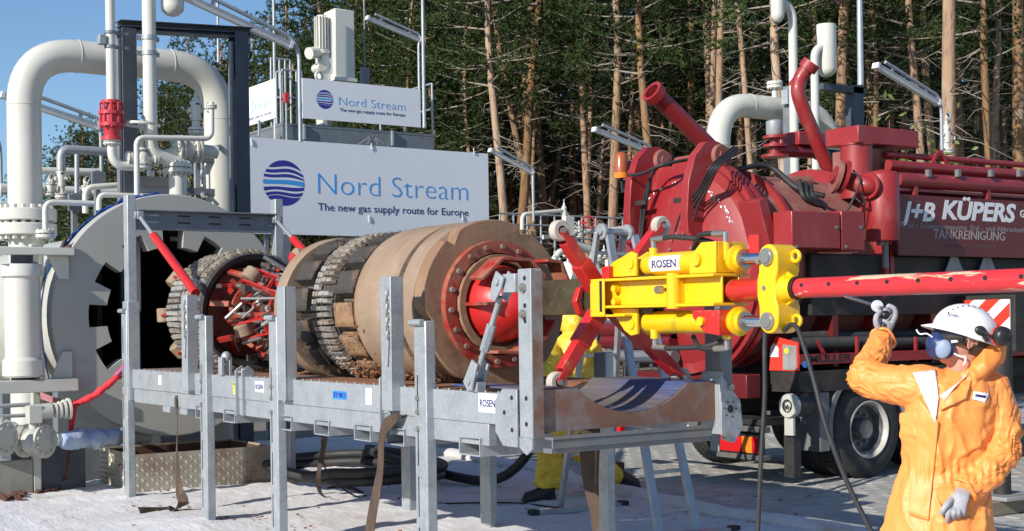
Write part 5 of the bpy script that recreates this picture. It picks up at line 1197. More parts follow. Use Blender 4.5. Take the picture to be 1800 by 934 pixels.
for i in range(16): u = Vector((cos(i * pi / 8), sin(i * pi / 8), 0)); q.beam(Vector((c.x, 25.1, za)) + u * .135, Vector((c.x, 25.1, zb3 - .03)) + u * .135, .012, .05, u)
part('ribbed_motor', q, M['cream'], ac)
q = MB(); g0 = atY(543, 94, 25.0); g1 = atY(575, 90, 25.2); q.cyl(g0, g1, .12, n=22); q.cyl(g1 - Vector((.12, 0, 0)), g1 + Vector((.1, 0, 0)), .09, n=22); part('gear_motor', q, M['cream'], ac)
q = MB(); c = atY(570, 120, 25.1); q.box(c.x - .1, c.x + .12, 25.0, 25.3, zd, g1.z); q.cyl((c.x - .1, 24.98, c.z), (c.x - .1, 25.3, c.z), .10, n=20); part('gear_case', q, M['cream'], ac, bevel=.01)
q = MB(); c = atY(561, 134, 24.9); q.torus(c, (0.3, -1, 0), .09, .03, 22, 8); part('handwheel', q, M['cream'], ac)
# masts
for px, y1, D, r, lb in ((484, 215, 26.5, .035, 'white lightning mast rising left of the platform gate'), (642, 140, 28.6, .02, 'thin lightning rod behind the small platform sign'), (746, 225, 24.5, .035, 'white lightning mast at the right end of the platform'), (384, 110, 24.0, .025, 'thin mast behind the left pipe loop'), (1513, 150, 21.0, .05, 'white mast rising from the dark post behind the truck')):
    b = atD(px, y1, D); t_ = atD(px - 4, -60, D); q = MB(); q.cyl(Vector((b.x, b.y, b.z)), Vector((b.x, b.y, t_.z)), r, r * .8, n=12)
    if px == 642: q.box(b.x - .08, b.x + .08, b.y - .06, b.y + .06, b.z - .3, b.z + .25)
    if px == 484: q.cyl((b.x, b.y, 0), (b.x, b.y, b.z), r * 1.2, n=12)
    solo('lightning_mast', q, M['galv'] if px != 642 else M['steelgrey'], lb, 'mast', 'lightning masts')
# lamp arms
def lamp(label, Y, p0, p1, pole_px, pole_bot, thick=.05):
    a, b = atY(*p0, Y), atY(*p1, Y); d = (b - a).normalized(); t = thing('tube_lamp', label, 'lamp', (b.x, Y, atY(pole_px, pole_bot, Y).z), 'tube lamps on bent poles')
    up = Vector((-d.z, 0, d.x)); q = MB(); h = thick
    q.prism([(-h, h * .6), (h, h * .6), (h * 1.15, -.2 * h), (-h * 1.15, -.2 * h)], a, Vector((0, 1, 0)), up, (b - a)); ho = part('housing', q, M['galv'], t)
    q = MB(); q.prism([(-h * 1.1, -.22 * h), (h * 1.1, -.22 * h), (h * .7, -h), (-h * .7, -h)], a + d * .03, Vector((0, 1, 0)), up, (b - a) - d * .06); part('lamp_cover', q, M['tube'], ho)
    for k in (0, 1): q = MB(); c = a if k == 0 else b; q.prism([(-h * 1.25, h * .7), (h * 1.25, h * .7), (h * 1.2, -h * 1.05), (-h * 1.2, -h * 1.05)], c - d * .02, Vector((0, 1, 0)), up, d * .045); part('end_cap', q, M['tube'], ho)
    px = atY(pole_px, pole_bot, Y); top = Vector((px.x, Y, b.z + .02))
    q = MB(); L = (b - a).length; arm0 = a + d * L * .12 + up * h * 2.6; arm1 = b + up * h * 2.0
    q.tube(fillet([arm0, arm1, Vector((px.x, Y, b.z - .1)), px], .14, 8), .028, 12); part('bent_pole', q, M['galv'], t, smooth=60)
    for s in (.25, .8): c = a + d * L * s; q = MB(); q.beam(c + up * h * .6, c + up * h * 2.6, .03, .05, d); part('clamp', q, M['steelgrey'], t)
    return t
lamp('long tube lamp at the top, bent pole rising in front of the platform', 17.6, (322, -8), (510, 79), 528, 250, .055)
lamp('tube lamp pointing left behind the big left pipe', 19.5, (4, 166), (172, 222), 179, 345, .055)
lamp('small tube lamp above the right end of the platform sign', 24.5, (646, 31), (738, 70), 737, 158, .05)
lamp('tube lamp sloping down just right of the large sign', 22.0, (862, 264), (935, 303), 938, 390, .045)
lamp('tube lamp sloping down above the orange beacon', 19.5, (1045, 227), (1142, 266), 1152, 330, .05)
lamp('tube lamp among the trees above the truck on the right', 14.0, (1540, 115), (1648, 180), 1656, 280, .05)
lamp('tube lamp whose end pokes in low at the left edge', 21.0, (-120, 215), (-6, 258), 2, 345, .055)
# right pipe loop
YR = 17.0
a0 = atY(1262, 245, YR); zt_ = atY(1330, 188, YR).z; a2 = atY(1458, 250, YR)
pipe_thing('large_pipe_loop', [(a0.x, YR, 0), (a0.x, YR, zt_), (a2.x, YR, zt_), (a2.x, YR, 0)], .205, 'big cream pipe loop rising behind the red truck drum', fil=.72, bands=[((a0.x, YR, zt_ - .72), _U), ((a0.x + .72, YR, zt_), (1, 0, 0))], n=36)
c = atY(1362, 172, YR); t = thing('bleed_flange', 'small bolted flange stub on top of the right pipe loop', 'pipe flange', (c.x, YR, zt_ + .19)); q = MB(); q.cyl((c.x, YR, zt_ + .15), (c.x, YR, atY(1362, 155, YR).z), .05, n=14); part('riser', q, M['cream'], t); flange_pair(t, (c.x, YR, atY(1362, 150, YR).z), _U, .14, .05, 10)
for px, top, can, sgn, lb in ((1396, 18, (1366, -40, 40, .115), -1, 'tall cream vent pipe with a hanging pot at its top end'), (1433, 90, (1452, 44, 136, .17), 1, 'cream vent pipe hooked into a long upright silencer pot')):
    YQ = 16.3; c = atY(px, 243, YQ); zt3 = atY(px, top, YQ).z; q0 = atY(can[0], can[1], YQ); q1 = atY(can[0], can[2], YQ)
    t = pipe_thing('vent_pipe', [(c.x, YQ, 1.0), (c.x, YQ, zt3), (q0.x, YQ, zt3 + .14)], .075, lb, fil=.25)
    q = MB(); r = can[3]; q.lathe((q0.x, YQ, 0), _U, [(q1.z, 0), (q1.z + .02, r * .55), (q1.z + .08, r * .9), (q1.z + .14, r), (q0.z, r), (q0.z, r * .9), (q0.z - .1, r * .9)], 28); part('silencer', q, M['cream'], t, smooth=50)
t = thing('dark_post', 'dark steel post and crossbeam behind the right vent pipes', 'steel frame', (atY(1502, 300, 16.8).x, 16.8, 0))
c = atY(1503, 235, 16.8); q = MB(); q.box(c.x - .13, c.x + .13, 16.7, 16.9, 0, atY(1503, 152, 16.8).z); part('post', q, M['steelblk'], t)
a, b = atY(1440, 152, 16.8), atY(1516, 157, 16.8); q = MB(); q.box(a.x, b.x, 16.7, 16.9, a.z - .06, a.z + .05); part('crossbeam', q, M['steelblk'], t)
t = thing('pipe_stand', 'grey steel stand behind the tall vent pipe on the right', 'steel frame', (atY(1388, 300, 16.6).x, 16.6, 0)); a = atY(1386, 190, 16.6); q = MB(); q.box(a.x - .03, a.x + .1, 16.55, 16.7, 0, atY(1386, 152, 16.6).z); part('post', q, M['steelgrey'], t); q = MB(); q.box(a.x - .12, a.x + .04, 16.5, 16.65, a.z + .05, a.z + .3); part('junction_box', q, M['galv'], t)
valve('safety_valve', atY(1664, 272, 15.5), .14, 'cream valve with pressure gauge above the truck on the right', wheel=(FC, (1.5, -.2, 1.9), .5))
q = MB(); c = atY(1666, 207, 15.5); q.cyl(c + Vector((-.01, .02, 0)), c + Vector((.03, -.04, 0)), .09, n=22); g_ = solo('pressure_gauge', q, M['galv'], 'round pressure gauge on a thin stem above the right valve', 'gauge')
q = MB(); q.cyl(c - _U * .08, c - _U * .42, .02, n=8); part('stem', q, M['cream'], g_)
# middle distance valve station seen right of the tool
YM = 25.0
t = thing('distant_railing', 'galvanised railing in the middle distance left of the truck', 'railing', tuple(atY(1000, 480, 27).xy) + (0,))
for px0, px1, py in ((880, 1180, 398),):
    pts = [atY(px, 480, 27) for px in range(px0, px1, 24)]
    zt4 = atY(1000, 398, 27).z
    for p in pts: q = MB(); q.tube([Vector((p.x, 27, 0)), Vector((p.x, 27, zt4 + .25))], .024, 8); part('rail_post', q, M['galv'], t)
    for k in (.25, 0, -.3):
        q = MB(); q.tube([Vector((pts[0].x, 27, zt4 + k)), Vector((pts[-1].x, 27, zt4 + k))], .024, 8); part('rail_bar', q, M['galv'], t)
def ppipe(name, pts, r, lb, Y, fl=()):
    P = [atY(x, y, Y) for x, y in pts]; return pipe_thing(name, P, r, lb, fil=.12, flanges=[(atY(x, y, Y), ax_, R_) for x, y, ax_, R_ in fl])
ppipe('thin_pipe', [(918, 404), (918, 377), (992, 370), (1000, 384)], .045, 'thin cream pipe arch just right of the brown disc top', 24.0)
ppipe('thin_pipe', [(1000, 410), (1100, 402), (1180, 398)], .06, 'cream pipe running level behind the upper red arm', 24.6)
ppipe('bent_pipe', [(1000, 425), (1040, 440), (1050, 480)], .10, 'thick cream elbow pipe behind the red centring arm', 24.0, [(1048, 456, (0, 0, 1), .17)])
ppipe('bent_pipe', [(965, 470), (985, 440), (1010, 450), (1030, 500)], .07, 'curved cream pipe low beside the brown disc', 23.4)
ppipe('bent_pipe', [(955, 417), (1000, 414)], .05, 'short cream pipe stub left of the distant handwheels', 24.2)
valve('distant_valve', atY(992, 398, 24.0), .12, 'distant cream valve with mushroom shaped top flange', spring=True)
valve('distant_valve', atY(1018, 415, 24.4), .13, 'distant cream valve with a white handwheel facing left', spring=False, wheel=((-.6, -.8, 0), (-1.2, -.4, 1.5), .8))
valve('distant_valve', atY(1002, 452, 23.6), .12, 'distant squat cream valve below the white handwheel', spring=False)
valve('distant_valve', atY(975, 462, 23.0), .09, 'tiny cream valve peeping over the right rim of the brown disc', spring=False)
valve('distant_valve', atY(1062, 452, 23.6), .10, 'distant cream valve left of the aluminium ladder top', spring=False)
q = MB(); c = atY(1034, 391, 24.4); q.torus(c, (-.5, -.8, 0), .14, .016, 24, 6); q.tube([c - _U * .14, c + _U * .14], .012, 6); q.cyl(c, c + Vector((0, .3, 0)), .02, n=8); solo('red_handwheel', q, M['pred'], 'small red handwheel in the middle distance', 'handwheel', smooth=60)
q = MB(); c = atY(1000, 405, 23.9); q.box(c.x - .12, c.x + .12, 23.85, 24.0, c.z - .12, c.z + .3); q.cyl((c.x, 23.95, 0), (c.x, 23.95, c.z), .03, n=8); solo('switch_box', q, M['cream'], 'pale control box under the distant mushroom valve', 'switch box', bevel=.006)
a, b = atY(990, 482, 22.0), atY(1085, 500, 22.0); q = MB(); q.lathe(a, b - a, [(0, 0), (0, .2), (.03, .26), ((b - a).length * 1.6, .26)], 28); solo('pipe_end', q, M['cream'], 'smooth pale pipe end just above the oily beam', 'pipe', smooth=50)
for k, (px, py, h) in enumerate(((1070, 470, .9), (960, 480, .8), (1025, 505, .7), (1008, 500, 1.0), (1045, 500, .9))):
    c = atY(px, py, 22.8); q = MB(); q.cyl((c.x, 22.8, 0), (c.x, 22.8, c.z + .1), .03, n=8); q.box(c.x - .10, c.x + .10, 22.7, 22.8, c.z, c.z + .16)
    solo('instrument_box', q, M['galv' if k % 2 else 'cream'], ('instrument box nearest the ladder rail', 'instrument box at the disc rim', 'instrument box low behind the red arm', 'tallest instrument box behind the red arm', 'instrument box between the two low pipes')[k], 'instrument')
# ================================================================ red suction truck
TR = thing('suction_truck', 'dark red vacuum tank truck with a round rear door and top pipes', 'truck', (11.4, 11.1, 0))
YN, YT = 9.9, 11.1
dc = atY(1200, 472, YT); XD, ZD = dc.x, dc.z; RD = 1.14
XA = Vector((1, 0, 0))
q = MB(); q.lathe((XD, YT, ZD), XA, [(-.16, 0), (-.155, .25), (-.12, .6), (-.05, .92), (0, 1.03), (.0, RD), (.05, RD)], 96); door = part('rear_door', q, M['tred'], TR, smooth=20)
q = MB(); q.lathe((XD + .055, YT, ZD), XA, [(0, 1.0), (0, RD + .06), (.07, RD + .06), (.075, RD), (.12, RD), (.125, RD + .04), (.20, RD + .04), (.21, 1.02)], 96); part('door_flange', q, M['tred'], TR, smooth=30)
q = MB(); q.lathe((XD + .25, YT, ZD), XA, [(0, 1.03), (7.5, 1.03), (7.5, 0)], 80); part('tank', q, M['tredold'], TR, smooth=30)
for x, r in ((.62, 1.10), (1.9, 1.16), (2.02, 1.13), (3.6, 1.10)):
    q = MB(); q.ring((XD + x, YT, ZD), XA, 1.03, r, .06, 80); part('tank_ring', q, M['tred'], TR, smooth=30)
rs = random.Random(4)
q = MB()
for i in range(46):
    a = radians(rs.uniform(28, 58) if i % 3 else rs.uniform(88, 128)); r = .93 + rs.uniform(-.02, .02)
    x = XD - .055 + (r - .92) * .45; c = Vector((x, YT - r * cos(a), ZD + r * sin(a))); tg = Vector((0, sin(a), cos(a))); rad = Vector((0, -cos(a), sin(a)))
    L = rs.uniform(.006, .03); w = rs.uniform(.003, .016)
    q.add([c - tg * L - XA * .006, c + rad * w * rs.uniform(.4, 1) - XA * .006, c + tg * L * rs.uniform(.5, 1) - XA * .006, c - rad * w - XA * .006], [(0, 1, 2, 3)])
part('paint_scuffs', q, M['white'], door, smooth=0, kind='stuff')
# manhole pipe on the door
c = atX(1222, 438, XD - .12); q = MB(); q.cyl((XD - .02, c.y, c.z), (XD - .28, c.y, c.z), .12, n=28); q.lathe((XD - .28, c.y, c.z), (-1, 0, 0), [(0, 0), (0, .2), (.035, .2), (.035, 0)], 32); mp = part('outlet_pipe', q, M['tred'], TR)
for i in range(10):
    a = 2 * pi * i / 10; q = MB(); p = Vector((XD - .315, c.y + .165 * cos(a), c.z + .165 * sin(a))); q.cyl(p, p - XA * .02, .016, n=6); part('bolt', q, M['tredold'], mp)
# curved door arms
for px, pb, pt in ((1112, 440, 262), (1213, 455, 252)):
    b = atX(px - 6, pb, XD - .30); y = b.y; zt5 = atX(px, pt, XD - .1).z; zb5 = b.z
    H = zt5 - zb5; x0 = XD
    poly = [(x0 - .20, zb5), (x0 - .30, zb5 + .08), (x0 - .33, zb5 + H * .35), (x0 - .30, zb5 + H * .65), (x0 - .20, zb5 + H * .88), (x0 - .05, zt5), (x0 + .12, zt5 + .01), (x0 + .30, zt5 - .06), (x0 + .32, zt5 - .22), (x0 + .10, zt5 - .40), (x0 - .02, zb5 + H * .42), (x0 - .08, zb5 + .1)]
    q = MB(); q.prism(poly, (0, y - .05, 0), (1, 0, 0), (0, 0, 1), (0, .11, 0)); a_ = part('door_arm', q, M['tred'], TR, smooth=40, bevel=.006)
    q = MB(); q.lathe((x0 + .14, y - .10, zt5 - .14), YA, [(0, 0), (0, .11), (.02, .12), (.19, .12), (.21, .11), (.21, 0)], 28); q.cyl((x0 + .14, y - .12, zt5 - .14), (x0 + .14, y - .10, zt5 - .14), .05, n=18); part('pivot', q, M['tredold'], a_)
    q = MB(); q.cyl((x0 + .14, y + .1, zt5 - .14), (x0 + .14, y + .62, zt5 - .14), .055, n=18); part('pivot_shaft', q, M['tredold'], a_)
    q = MB(); q.box(x0 + .1, x0 + .35, y - .09, y + .22, zt5 - .52, zt5 - .26); part('pivot_block', q, M['tred'], a_, bevel=.006)
    q = MB(); q.cyl((x0 + .35, y + .05, zt5 - .38), (x0 + 1.1, y + .05, zt5 - .36), .05, n=18); q.cyl((x0 + 1.1, y + .05, zt5 - .36), (x0 + 1.6, y + .05, zt5 - .35), .075, n=18); part('ram', q, M['tredold'], TR)
# hoses over the door
def hose(pts, r, X=None, nm='hydraulic_line', par=TR):
    q = MB(); q.tube(spline(pts, 7), r, 8); return part(nm, q, M['rubber'], par, smooth=180)
def dX(px, py, off=.0): return atX(px, py, XD - .14 - off)
for k in range(4):
    o = k * 5
    hose([atX(1290 + k * 4, 258 + k * 3, XD + .3), dX(1252 + o, 290, .16), dX(1230 + o, 330, .12), dX(1202 + o * 1.6, 365, .1), dX(1186 + o * 2, 410, .08), dX(1183 + o * (1 + k * .6), 450 - k * 12, .04)], .0125)
for k in range(2): hose([dX(1180, 285 + k * 5, .1), dX(1150, 300, .1), dX(1130 + k * 5, 360, .06), dX(1124 + k * 3, 420, .04), dX(1117, 485, .0)], .017)
hose([dX(1104, 308, .2), dX(1130, 305, .22), dX(1165, 290, .2), atX(1215, 280, XD)], .018); hose([atX(1290, 300, XD + .4), atX(1350, 292, XD + .9), atX(1400, 330, XD + 1.0), atX(1450, 345, XD + 1.2)], .03)
q = MB(); 
for px, py in ((1196, 352), (1128, 357)): c = dX(px, py, .12); q.box(c.x - .02, c.x + .01, c.y - .09, c.y + .09, c.z - .025, c.z + .025)
part('hose_clip', q, M['chassis'], TR)
# beacon
c = atX(1092, 292, XD - .05); q = MB(); q.lathe((c.x, c.y, c.z - .08), _U, [(0, 0), (0, .08), (.19, .076), (.23, .05), (.24, 0)], 24); be = part('beacon', q, M['beacon'], TR, smooth=50)
q = MB(); q.lathe((c.x, c.y, c.z - .14), _U, [(0, 0), (0, .086), (.06, .086), (.06, 0)], 24); part('beacon_base', q, M['lampora'], be); q = MB(); q.cyl((c.x, c.y, c.z - .14), (c.x + .02, c.y, c.z - .3), .02, n=8); q.beam((c.x + .02, c.y, c.z - .28), (c.x + .25, c.y - .3, c.z - .3), .03, .03); part('beacon_arm', q, M['chassis'], be)
# suction boom pipes
def bpipe(name, pts, r, mt=M['tred'], rim=.03, Y=None, hollow=True):
    P = spline(pts, 8) if len(pts) > 2 else [Vector(p) for p in pts]
    q = MB(); q.tube(P, r, 26, caps=not hollow); b = part(name, q, mt, TR, smooth=50)
    if hollow:
        d = (P[0] - P[1]).normalized(); q = MB(); q.lathe(P[0] - d * .08, d, [(0, r + .001), (0, r + rim), (.10, r + rim), (.10, r - .012), (-.25, r - .014), (-.25, 0)], 28); part('pipe_rim', q, M['tred'], b)
    return b
bpipe('suction_boom', [atY(1147, 162, 12.0), atY(1195, 208, 12.0), atY(1250, 262, 12.0)], .105)
bpipe('suction_elbow', [atY(1416, 118, 10.9) + Vector((-.02, -.10, .02)), atY(1407, 138, 10.9), atY(1403, 162, 10.9), atY(1412, 192, 10.9), atY(1430, 235, 10.9), atY(1449, 280, 10.9), atY(1470, 328, 10.9)], .082, rim=.025)
# vessels
c = atY(1506, 300, 10.3); q = MB(); zc0, zc1 = atY(1506, 350, 10.3).z, atY(1506, 254, 10.3).z
q.lathe((c.x, 10.3, 0), _U, [(zc0, 0), (zc0, .175), (zc1 - .02, .175), (zc1 - .02, .19), (zc1, .19), (zc1, 0)], 32); v1 = part('filter_vessel', q, M['tred'], TR)
a, b = atY(1487, 254, 10.3), atY(1563, 237, 10.5); q = MB(); q.box(a.x, b.x + .05, 10.12, 10.6, a.z, b.z); part('filter_lid', q, M['tred'], v1, bevel=.01)
q = MB(); q.box(c.x + .16, c.x + .55, 10.25, 10.8, zc0, zc1 - .03); part('filter_housing', q, M['tredold'], v1, bevel=.01)
c2_ = atY(1551, 360, 9.72); zc0, zc1 = atY(1551, 424, 9.72).z, atY(1551, 300, 9.72).z
q = MB(); q.lathe((c2_.x, 9.72, 0), _U, [(zc0, 0), (zc0, .17), (zc0 + .02, .178), (zc1 - .06, .178), (zc1 - .02, .15), (zc1, .07), (zc1 + .015, 0)], 36); v2 = part('silencer_vessel', q, M['tred'], TR, smooth=50)
e0, e1 = atY(1483, 315, 9.9), atY(1530, 327, 9.72); q = MB(); q.tube(spline([e0 + Vector((-.05, .1, .06)), e0 + Vector((.1, 0, -.02)), e1 + Vector((-.05, 0, 0)), e1 + Vector((.05, 0, 0))], 8), .095, 22); ep_ = part('elbow_pipe', q, M['tred'], v2, smooth=60)
for k in (0, .055): q = MB(); q.lathe(e0 + Vector((-.04 + k, .08 - k * .8, .03)), (1, -.6, -.35), [(0, 0), (0, .18), (.035, .18), (.035, 0)], 28); fl_ = part('elbow_flange', q, M['tred'] if k else M['tredold'], v2)
q = MB(); q.lathe(e1 + Vector((-.04, 0, 0)), XA, [(0, 0), (0, .14), (.03, .14), (.03, 0)], 24); part('inlet_flange', q, M['tred'], v2)
hose([atY(1500, 300, 9.8), atY(1512, 318, 9.7), atY(1500, 350, 9.7), atY(1488, 372, 9.75)], .012); hose([atY(1500, 345, 9.8), atY(1520, 360, 9.7), atY(1515, 340, 9.7)], .010)
for k in range(3): hose([atY(1405 + 10 * k, 318 + 4 * k, 9.9), atY(1412 + 8 * k, 345, 9.8), atY(1430 + 8 * k, 358, 9.8), atY(1452, 362 + 3 * k, 9.8)], .028)
# red pump valves on top
c = atY(1362, 262, 11.4); q = MB(); q.lathe(c - _U * .1, _U, [(0, 0), (0, .16), (.03, .16), (.03, .07), (.12, .07), (.12, .14), (.15, .14), (.15, .06), (.22, .06), (.22, .14), (.25, .14), (.26, .09)], 24); pv = part('top_valve', q, M['tred'], TR)
q = MB(); q.lathe(c + _U * .16, _U, [(0, .09), (.02, .1), (.16, .1), (.18, .06), (.18, 0)], 20); part('float_cap', q, M['galv'], pv)
q = MB(); q.cyl(c + Vector((0, 0, -.02)), c + Vector((.7, 0, .0)), .075, n=20); q.box(c.x + .30, c.x + .75, 11.3, 11.6, c.z + .06, c.z + .22); q.box(c.x + .35, c.x + 1.3, 11.35, 11.55, c.z + .10, c.z + .15); part('pump_block', q, M['tred'], pv, bevel=.01)
q = MB(); q.cyl(c + Vector((.7, 0, -.02)), c + Vector((1.6, 0, -.02)), .07, n=18); part('rubber_joint', q, M['rubber'], pv)
# top rails and pipes on the near side
for py, r, Y, mt, x0 in ((271, .035, 10.2, 'tred', 1556), (291, .065, 10.15, 'tred', 1560), (305, .02, 9.95, 'chassis', 1560), (316, .085, 9.98, 'tred', 1575)):
    a = atY(x0, py, Y); q = MB(); q.cyl((a.x, Y, a.z), (17.4, Y, a.z + .02), r, n=20); part('top_pipe', q, M[mt], TR)
for px in (1630, 1682, 1740, 1790):
    a = atY(px, 305, 9.92); q = MB(); q.box(a.x - .025, a.x + .025, 9.88, 9.93, a.z - .04, a.z + .04); part('pipe_bracket', q, M['galvd'], TR)
for px in (1607, 1735):
    a = atY(px, 345, 9.95); q = MB(); q.box(a.x - .03, a.x + .03, 9.92, 9.99, a.z - .05, a.z + .16); q.box(a.x - .08, a.x + .08, 9.9, 10.02, a.z - .08, a.z - .05); part('pipe_foot', q, M['tred'], TR)
for px, dx in ((1637, .12), (1665, -.12)): a = atY(px, 290, 10.15); q = MB(); q.beam(a, a + Vector((dx, 0, .16)), .03, .03); part('rail_strut', q, M['tred'], TR)
# panel with lettering
a, b = atY(1578, 352, 9.86), atY(1800, 448, 9.86); zb6 = atY(1578, 449, 9.86).z; zt6 = atY(1578, 341, 9.86).z
q = MB(); q.box(a.x, 17.4, 9.86, 9.90, zb6, zt6); pn = part('side_panel', q, M['tredd'], TR, bevel=.004)
q = MB(); q.box(a.x + .1, 17.4, 9.95, 10.4, zt6 + .05, zt6 + .08); part('walkway_edge', q, M['tred'], TR)
X_ = lambda px, py: atY(px, py, 9.86)
ux = XA
def tl(txt, px0, px1, py, size, mt, shear=0, bold=0):
    p = X_(px0, py); lettering('lettering', txt, size, Vector((p.x, 9.8585, p.z)), ux, _U, mt, pn, width=X_(px1, py).x - p.x, shear=shear, bold=bold)
tl('J+B', 1583, 1644, 386, .285, M['white'], .25, .009); tl('KÜPERS', 1656, 1786, 384, .29, M['white'], .2, .010)
tl('GmbH', 1793, 1826, 382, .12, M['white'], 0, .002)
dimw = mat('worn grey lettering', (.20, .17, .17), .6); tl('Kran • Schwertransporte  Erd -  und Abbrucharbeiten', 1584, 1822, 400, .080, dimw, 0, .002)
tl('TANKREINIGUNG', 1641, 1767, 419, .145, mat('grey lettering', (.33, .29, .29), .6), .1, .001); tl('www.kuepers-osterwald.de', 1660, 1750, 434, .065, mat('faint lettering', (.12, .06, .06), .6), 0, 0)
# cabinets
for x0, x1, nm in ((1392, 1478, 'cabinet'), (1479, 1521, 'cabinet')):
    Y = 9.55; a = atY(x0, 372, Y); b = atY(x1, 441, Y); q = MB(); q.box(a.x, b.x - .004, Y, 9.93, b.z + (.02 if x0 < 1400 else .0), a.z + .01); cb = part('cabinet', q, M['tred'], TR, bevel=.01)
    for px, py in ((x0 + 8, 434), (x1 - 8, 400)): c = atY(px, py, Y); q = MB(); q.cyl((c.x, Y - .012, c.z), (c.x, Y, c.z), .018, n=12); part('latch', q, M['galvd'], cb)
# slanted frame between drum and cabinet
a = atY(1322, 352, 9.95); b = atY(1352, 470, 9.95); q = MB(); q.beam(a, b, .30, .12, XA); fr_ = part('slanted_frame', q, M['tred'], TR, bevel=.006)
q = MB(); q.beam(a + Vector((.02, -.066, 0)) , b + Vector((.02, -.066, 0)), .13, .01, YA); part('rubber_strip', q, M['blackp'], fr_)
# near-black boxes put in for the shade below the tank, then chassis rails
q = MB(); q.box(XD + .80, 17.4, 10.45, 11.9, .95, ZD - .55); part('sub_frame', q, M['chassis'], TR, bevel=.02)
q = MB(); q.box(XD + .80, 17.4, 9.995, 10.2, 1.74, 2.40); part('tank_shade_box', q, M['chassis'], TR, bevel=.02)  # added to hide the lit tank side; its black stands for shade
for x in (11.0, 12.6, 14.4): q = MB(); q.box(x, x + .08, 10.0, 10.3, 1.2, ZD); part('tank_bracket', q, M['tredd'], TR)
for y in (10.7, 11.5):
    q = MB(); q.box(XD + .25, 17.4, y - .05, y + .05, .72, .95); part('chassis_rail', q, M['chassis'], TR)
q = MB(); q.box(XD + .05, XD + .25, 10.2, 12.0, .9, 1.15); part('cross_member', q, M['tredd'], TR, bevel=.01)
# diamond placards
for px in (1678, 1736):
    c = atY(px, 467, 9.93); q = MB(); s = .155; q.prism([(-s, -.16), (s, -.16), (s + .02, -.10), (.02, .17), (-.02, .17), (-s - .02, -.10)], (c.x, 9.93, c.z), (1, 0, 0), (0, 0, 1), (0, .012, 0)); part('placard', q, M['placard'], TR)
c = atY(1556, 445, 9.8); q = MB(); q.cyl((c.x, 9.8, c.z - .16), (c.x, 9.8, c.z + .12), .035, n=12); q.box(c.x - .1, c.x + .03, 9.78, 9.83, c.z + .08, c.z + .12); part('drain_cock', q, M['galvd'], TR)
# hose tray with corrugated hoses
zt7 = atY(1450, 622, 9.86).z; zb7 = atY(1450, 640, 9.86).z; a = atY(1404, 630, 9.86)
q = MB(); q.box(a.x, 17.4, 9.85, 9.88, zb7, zt7); q.box(a.x, 17.4, 9.88, 10.25, zb7, zb7 + .02); ht = part('hose_tray', q, M['tred'], TR, bevel=.003)
p = atY(1424, 640, 9.848); lettering('lettering', 'MÜLLER', .115, Vector((p.x, 9.8485, zb7 + .018)), ux, _U, M['black'], ht, width=atY(1497, 634, 9.85).x - p.x, bold=.003)
c = atY(1415, 641, 9.85); q = MB(); q.cyl((c.x, 9.846, c.z), (c.x, 9.85, c.z), .035, n=18); part('round_sticker', q, M['bluest'], ht)
for px in (1506, 1609): c = atY(px, 608, 9.88); q = MB(); q.box(c.x - .015, c.x + .015, 9.86, 9.89, c.z - .17, c.z + .1); part('tray_stake', q, M['tred'], TR)
q = MB(); q.beam(atY(1436, 600, 9.86), atY(1452, 628, 9.86), .025, .03); part('tray_strut', q, M['tred'], TR)
for k, (z_, yy, r) in enumerate(((zt7 + .10, 9.98, .075), (zt7 + .03, 10.12, .07), (zt7 + .17, 10.12, .07))):
    prof = [(0, 0)]; L = 6.4; nn = int(L / .03)
    for i in range(nn): prof += [(i * .03, r), (i * .03 + .015, r * .86)]
    prof.append((L, 0)); q = MB(); q.lathe((a.x + .06 + .1 * k, yy, z_), (1, 0, -.004), prof, 14); part('corrugated_hose', q, M['rubber'], ht, smooth=60)
# rear corner board
zq = lambda py: atX(1376, py, 10.32).z
yl, yr = atX(1352, 640, 10.32).y, atX(1403, 640, 10.32).y
q = MB(); q.prism([(yr, zq(652)), (yl, zq(652)), (yl - .03, zq(612)), (yl - .1, zq(592)), (yr, zq(602))], (10.32, 0, 0), (0, 1, 0), (0, 0, 1), (.02, 0, 0)); rb_ = part('corner_board', q, M['stripered'], TR)
q = MB(); q.prism([(yr + .02, zq(650)), (yr + .21, zq(650)), (yr + .21, zq(606)), (yr + .02, zq(608))], (10.315, 0, 0), (0, 1, 0), (0, 0, 1), (.004, 0, 0)); part('metal_plate', q, M['placard'], rb_)
q = MB(); q.prism([(yl - .01, zq(628)), (yl - .14, zq(628)), (yl - .14, zq(612)), (yl - .07, zq(603)), (yl - .03, zq(610))], (10.316, 0, 0), (0, 1, 0), (0, 0, 1), (.003, 0, 0)); part('white_field', q, M['white'], rb_)
q = MB(); c = atX(1382, 617, 10.31); q.cyl((10.315, c.y, c.z), (10.311, c.y, c.z), .03, n=18); part('yellow_dot', q, M['yelst'], rb_)
q = MB(); q.box(10.33, 12.9, yr + .0, yl, zq(690), zq(653)); part('side_box', q, M['chassis'], TR, bevel=.008)
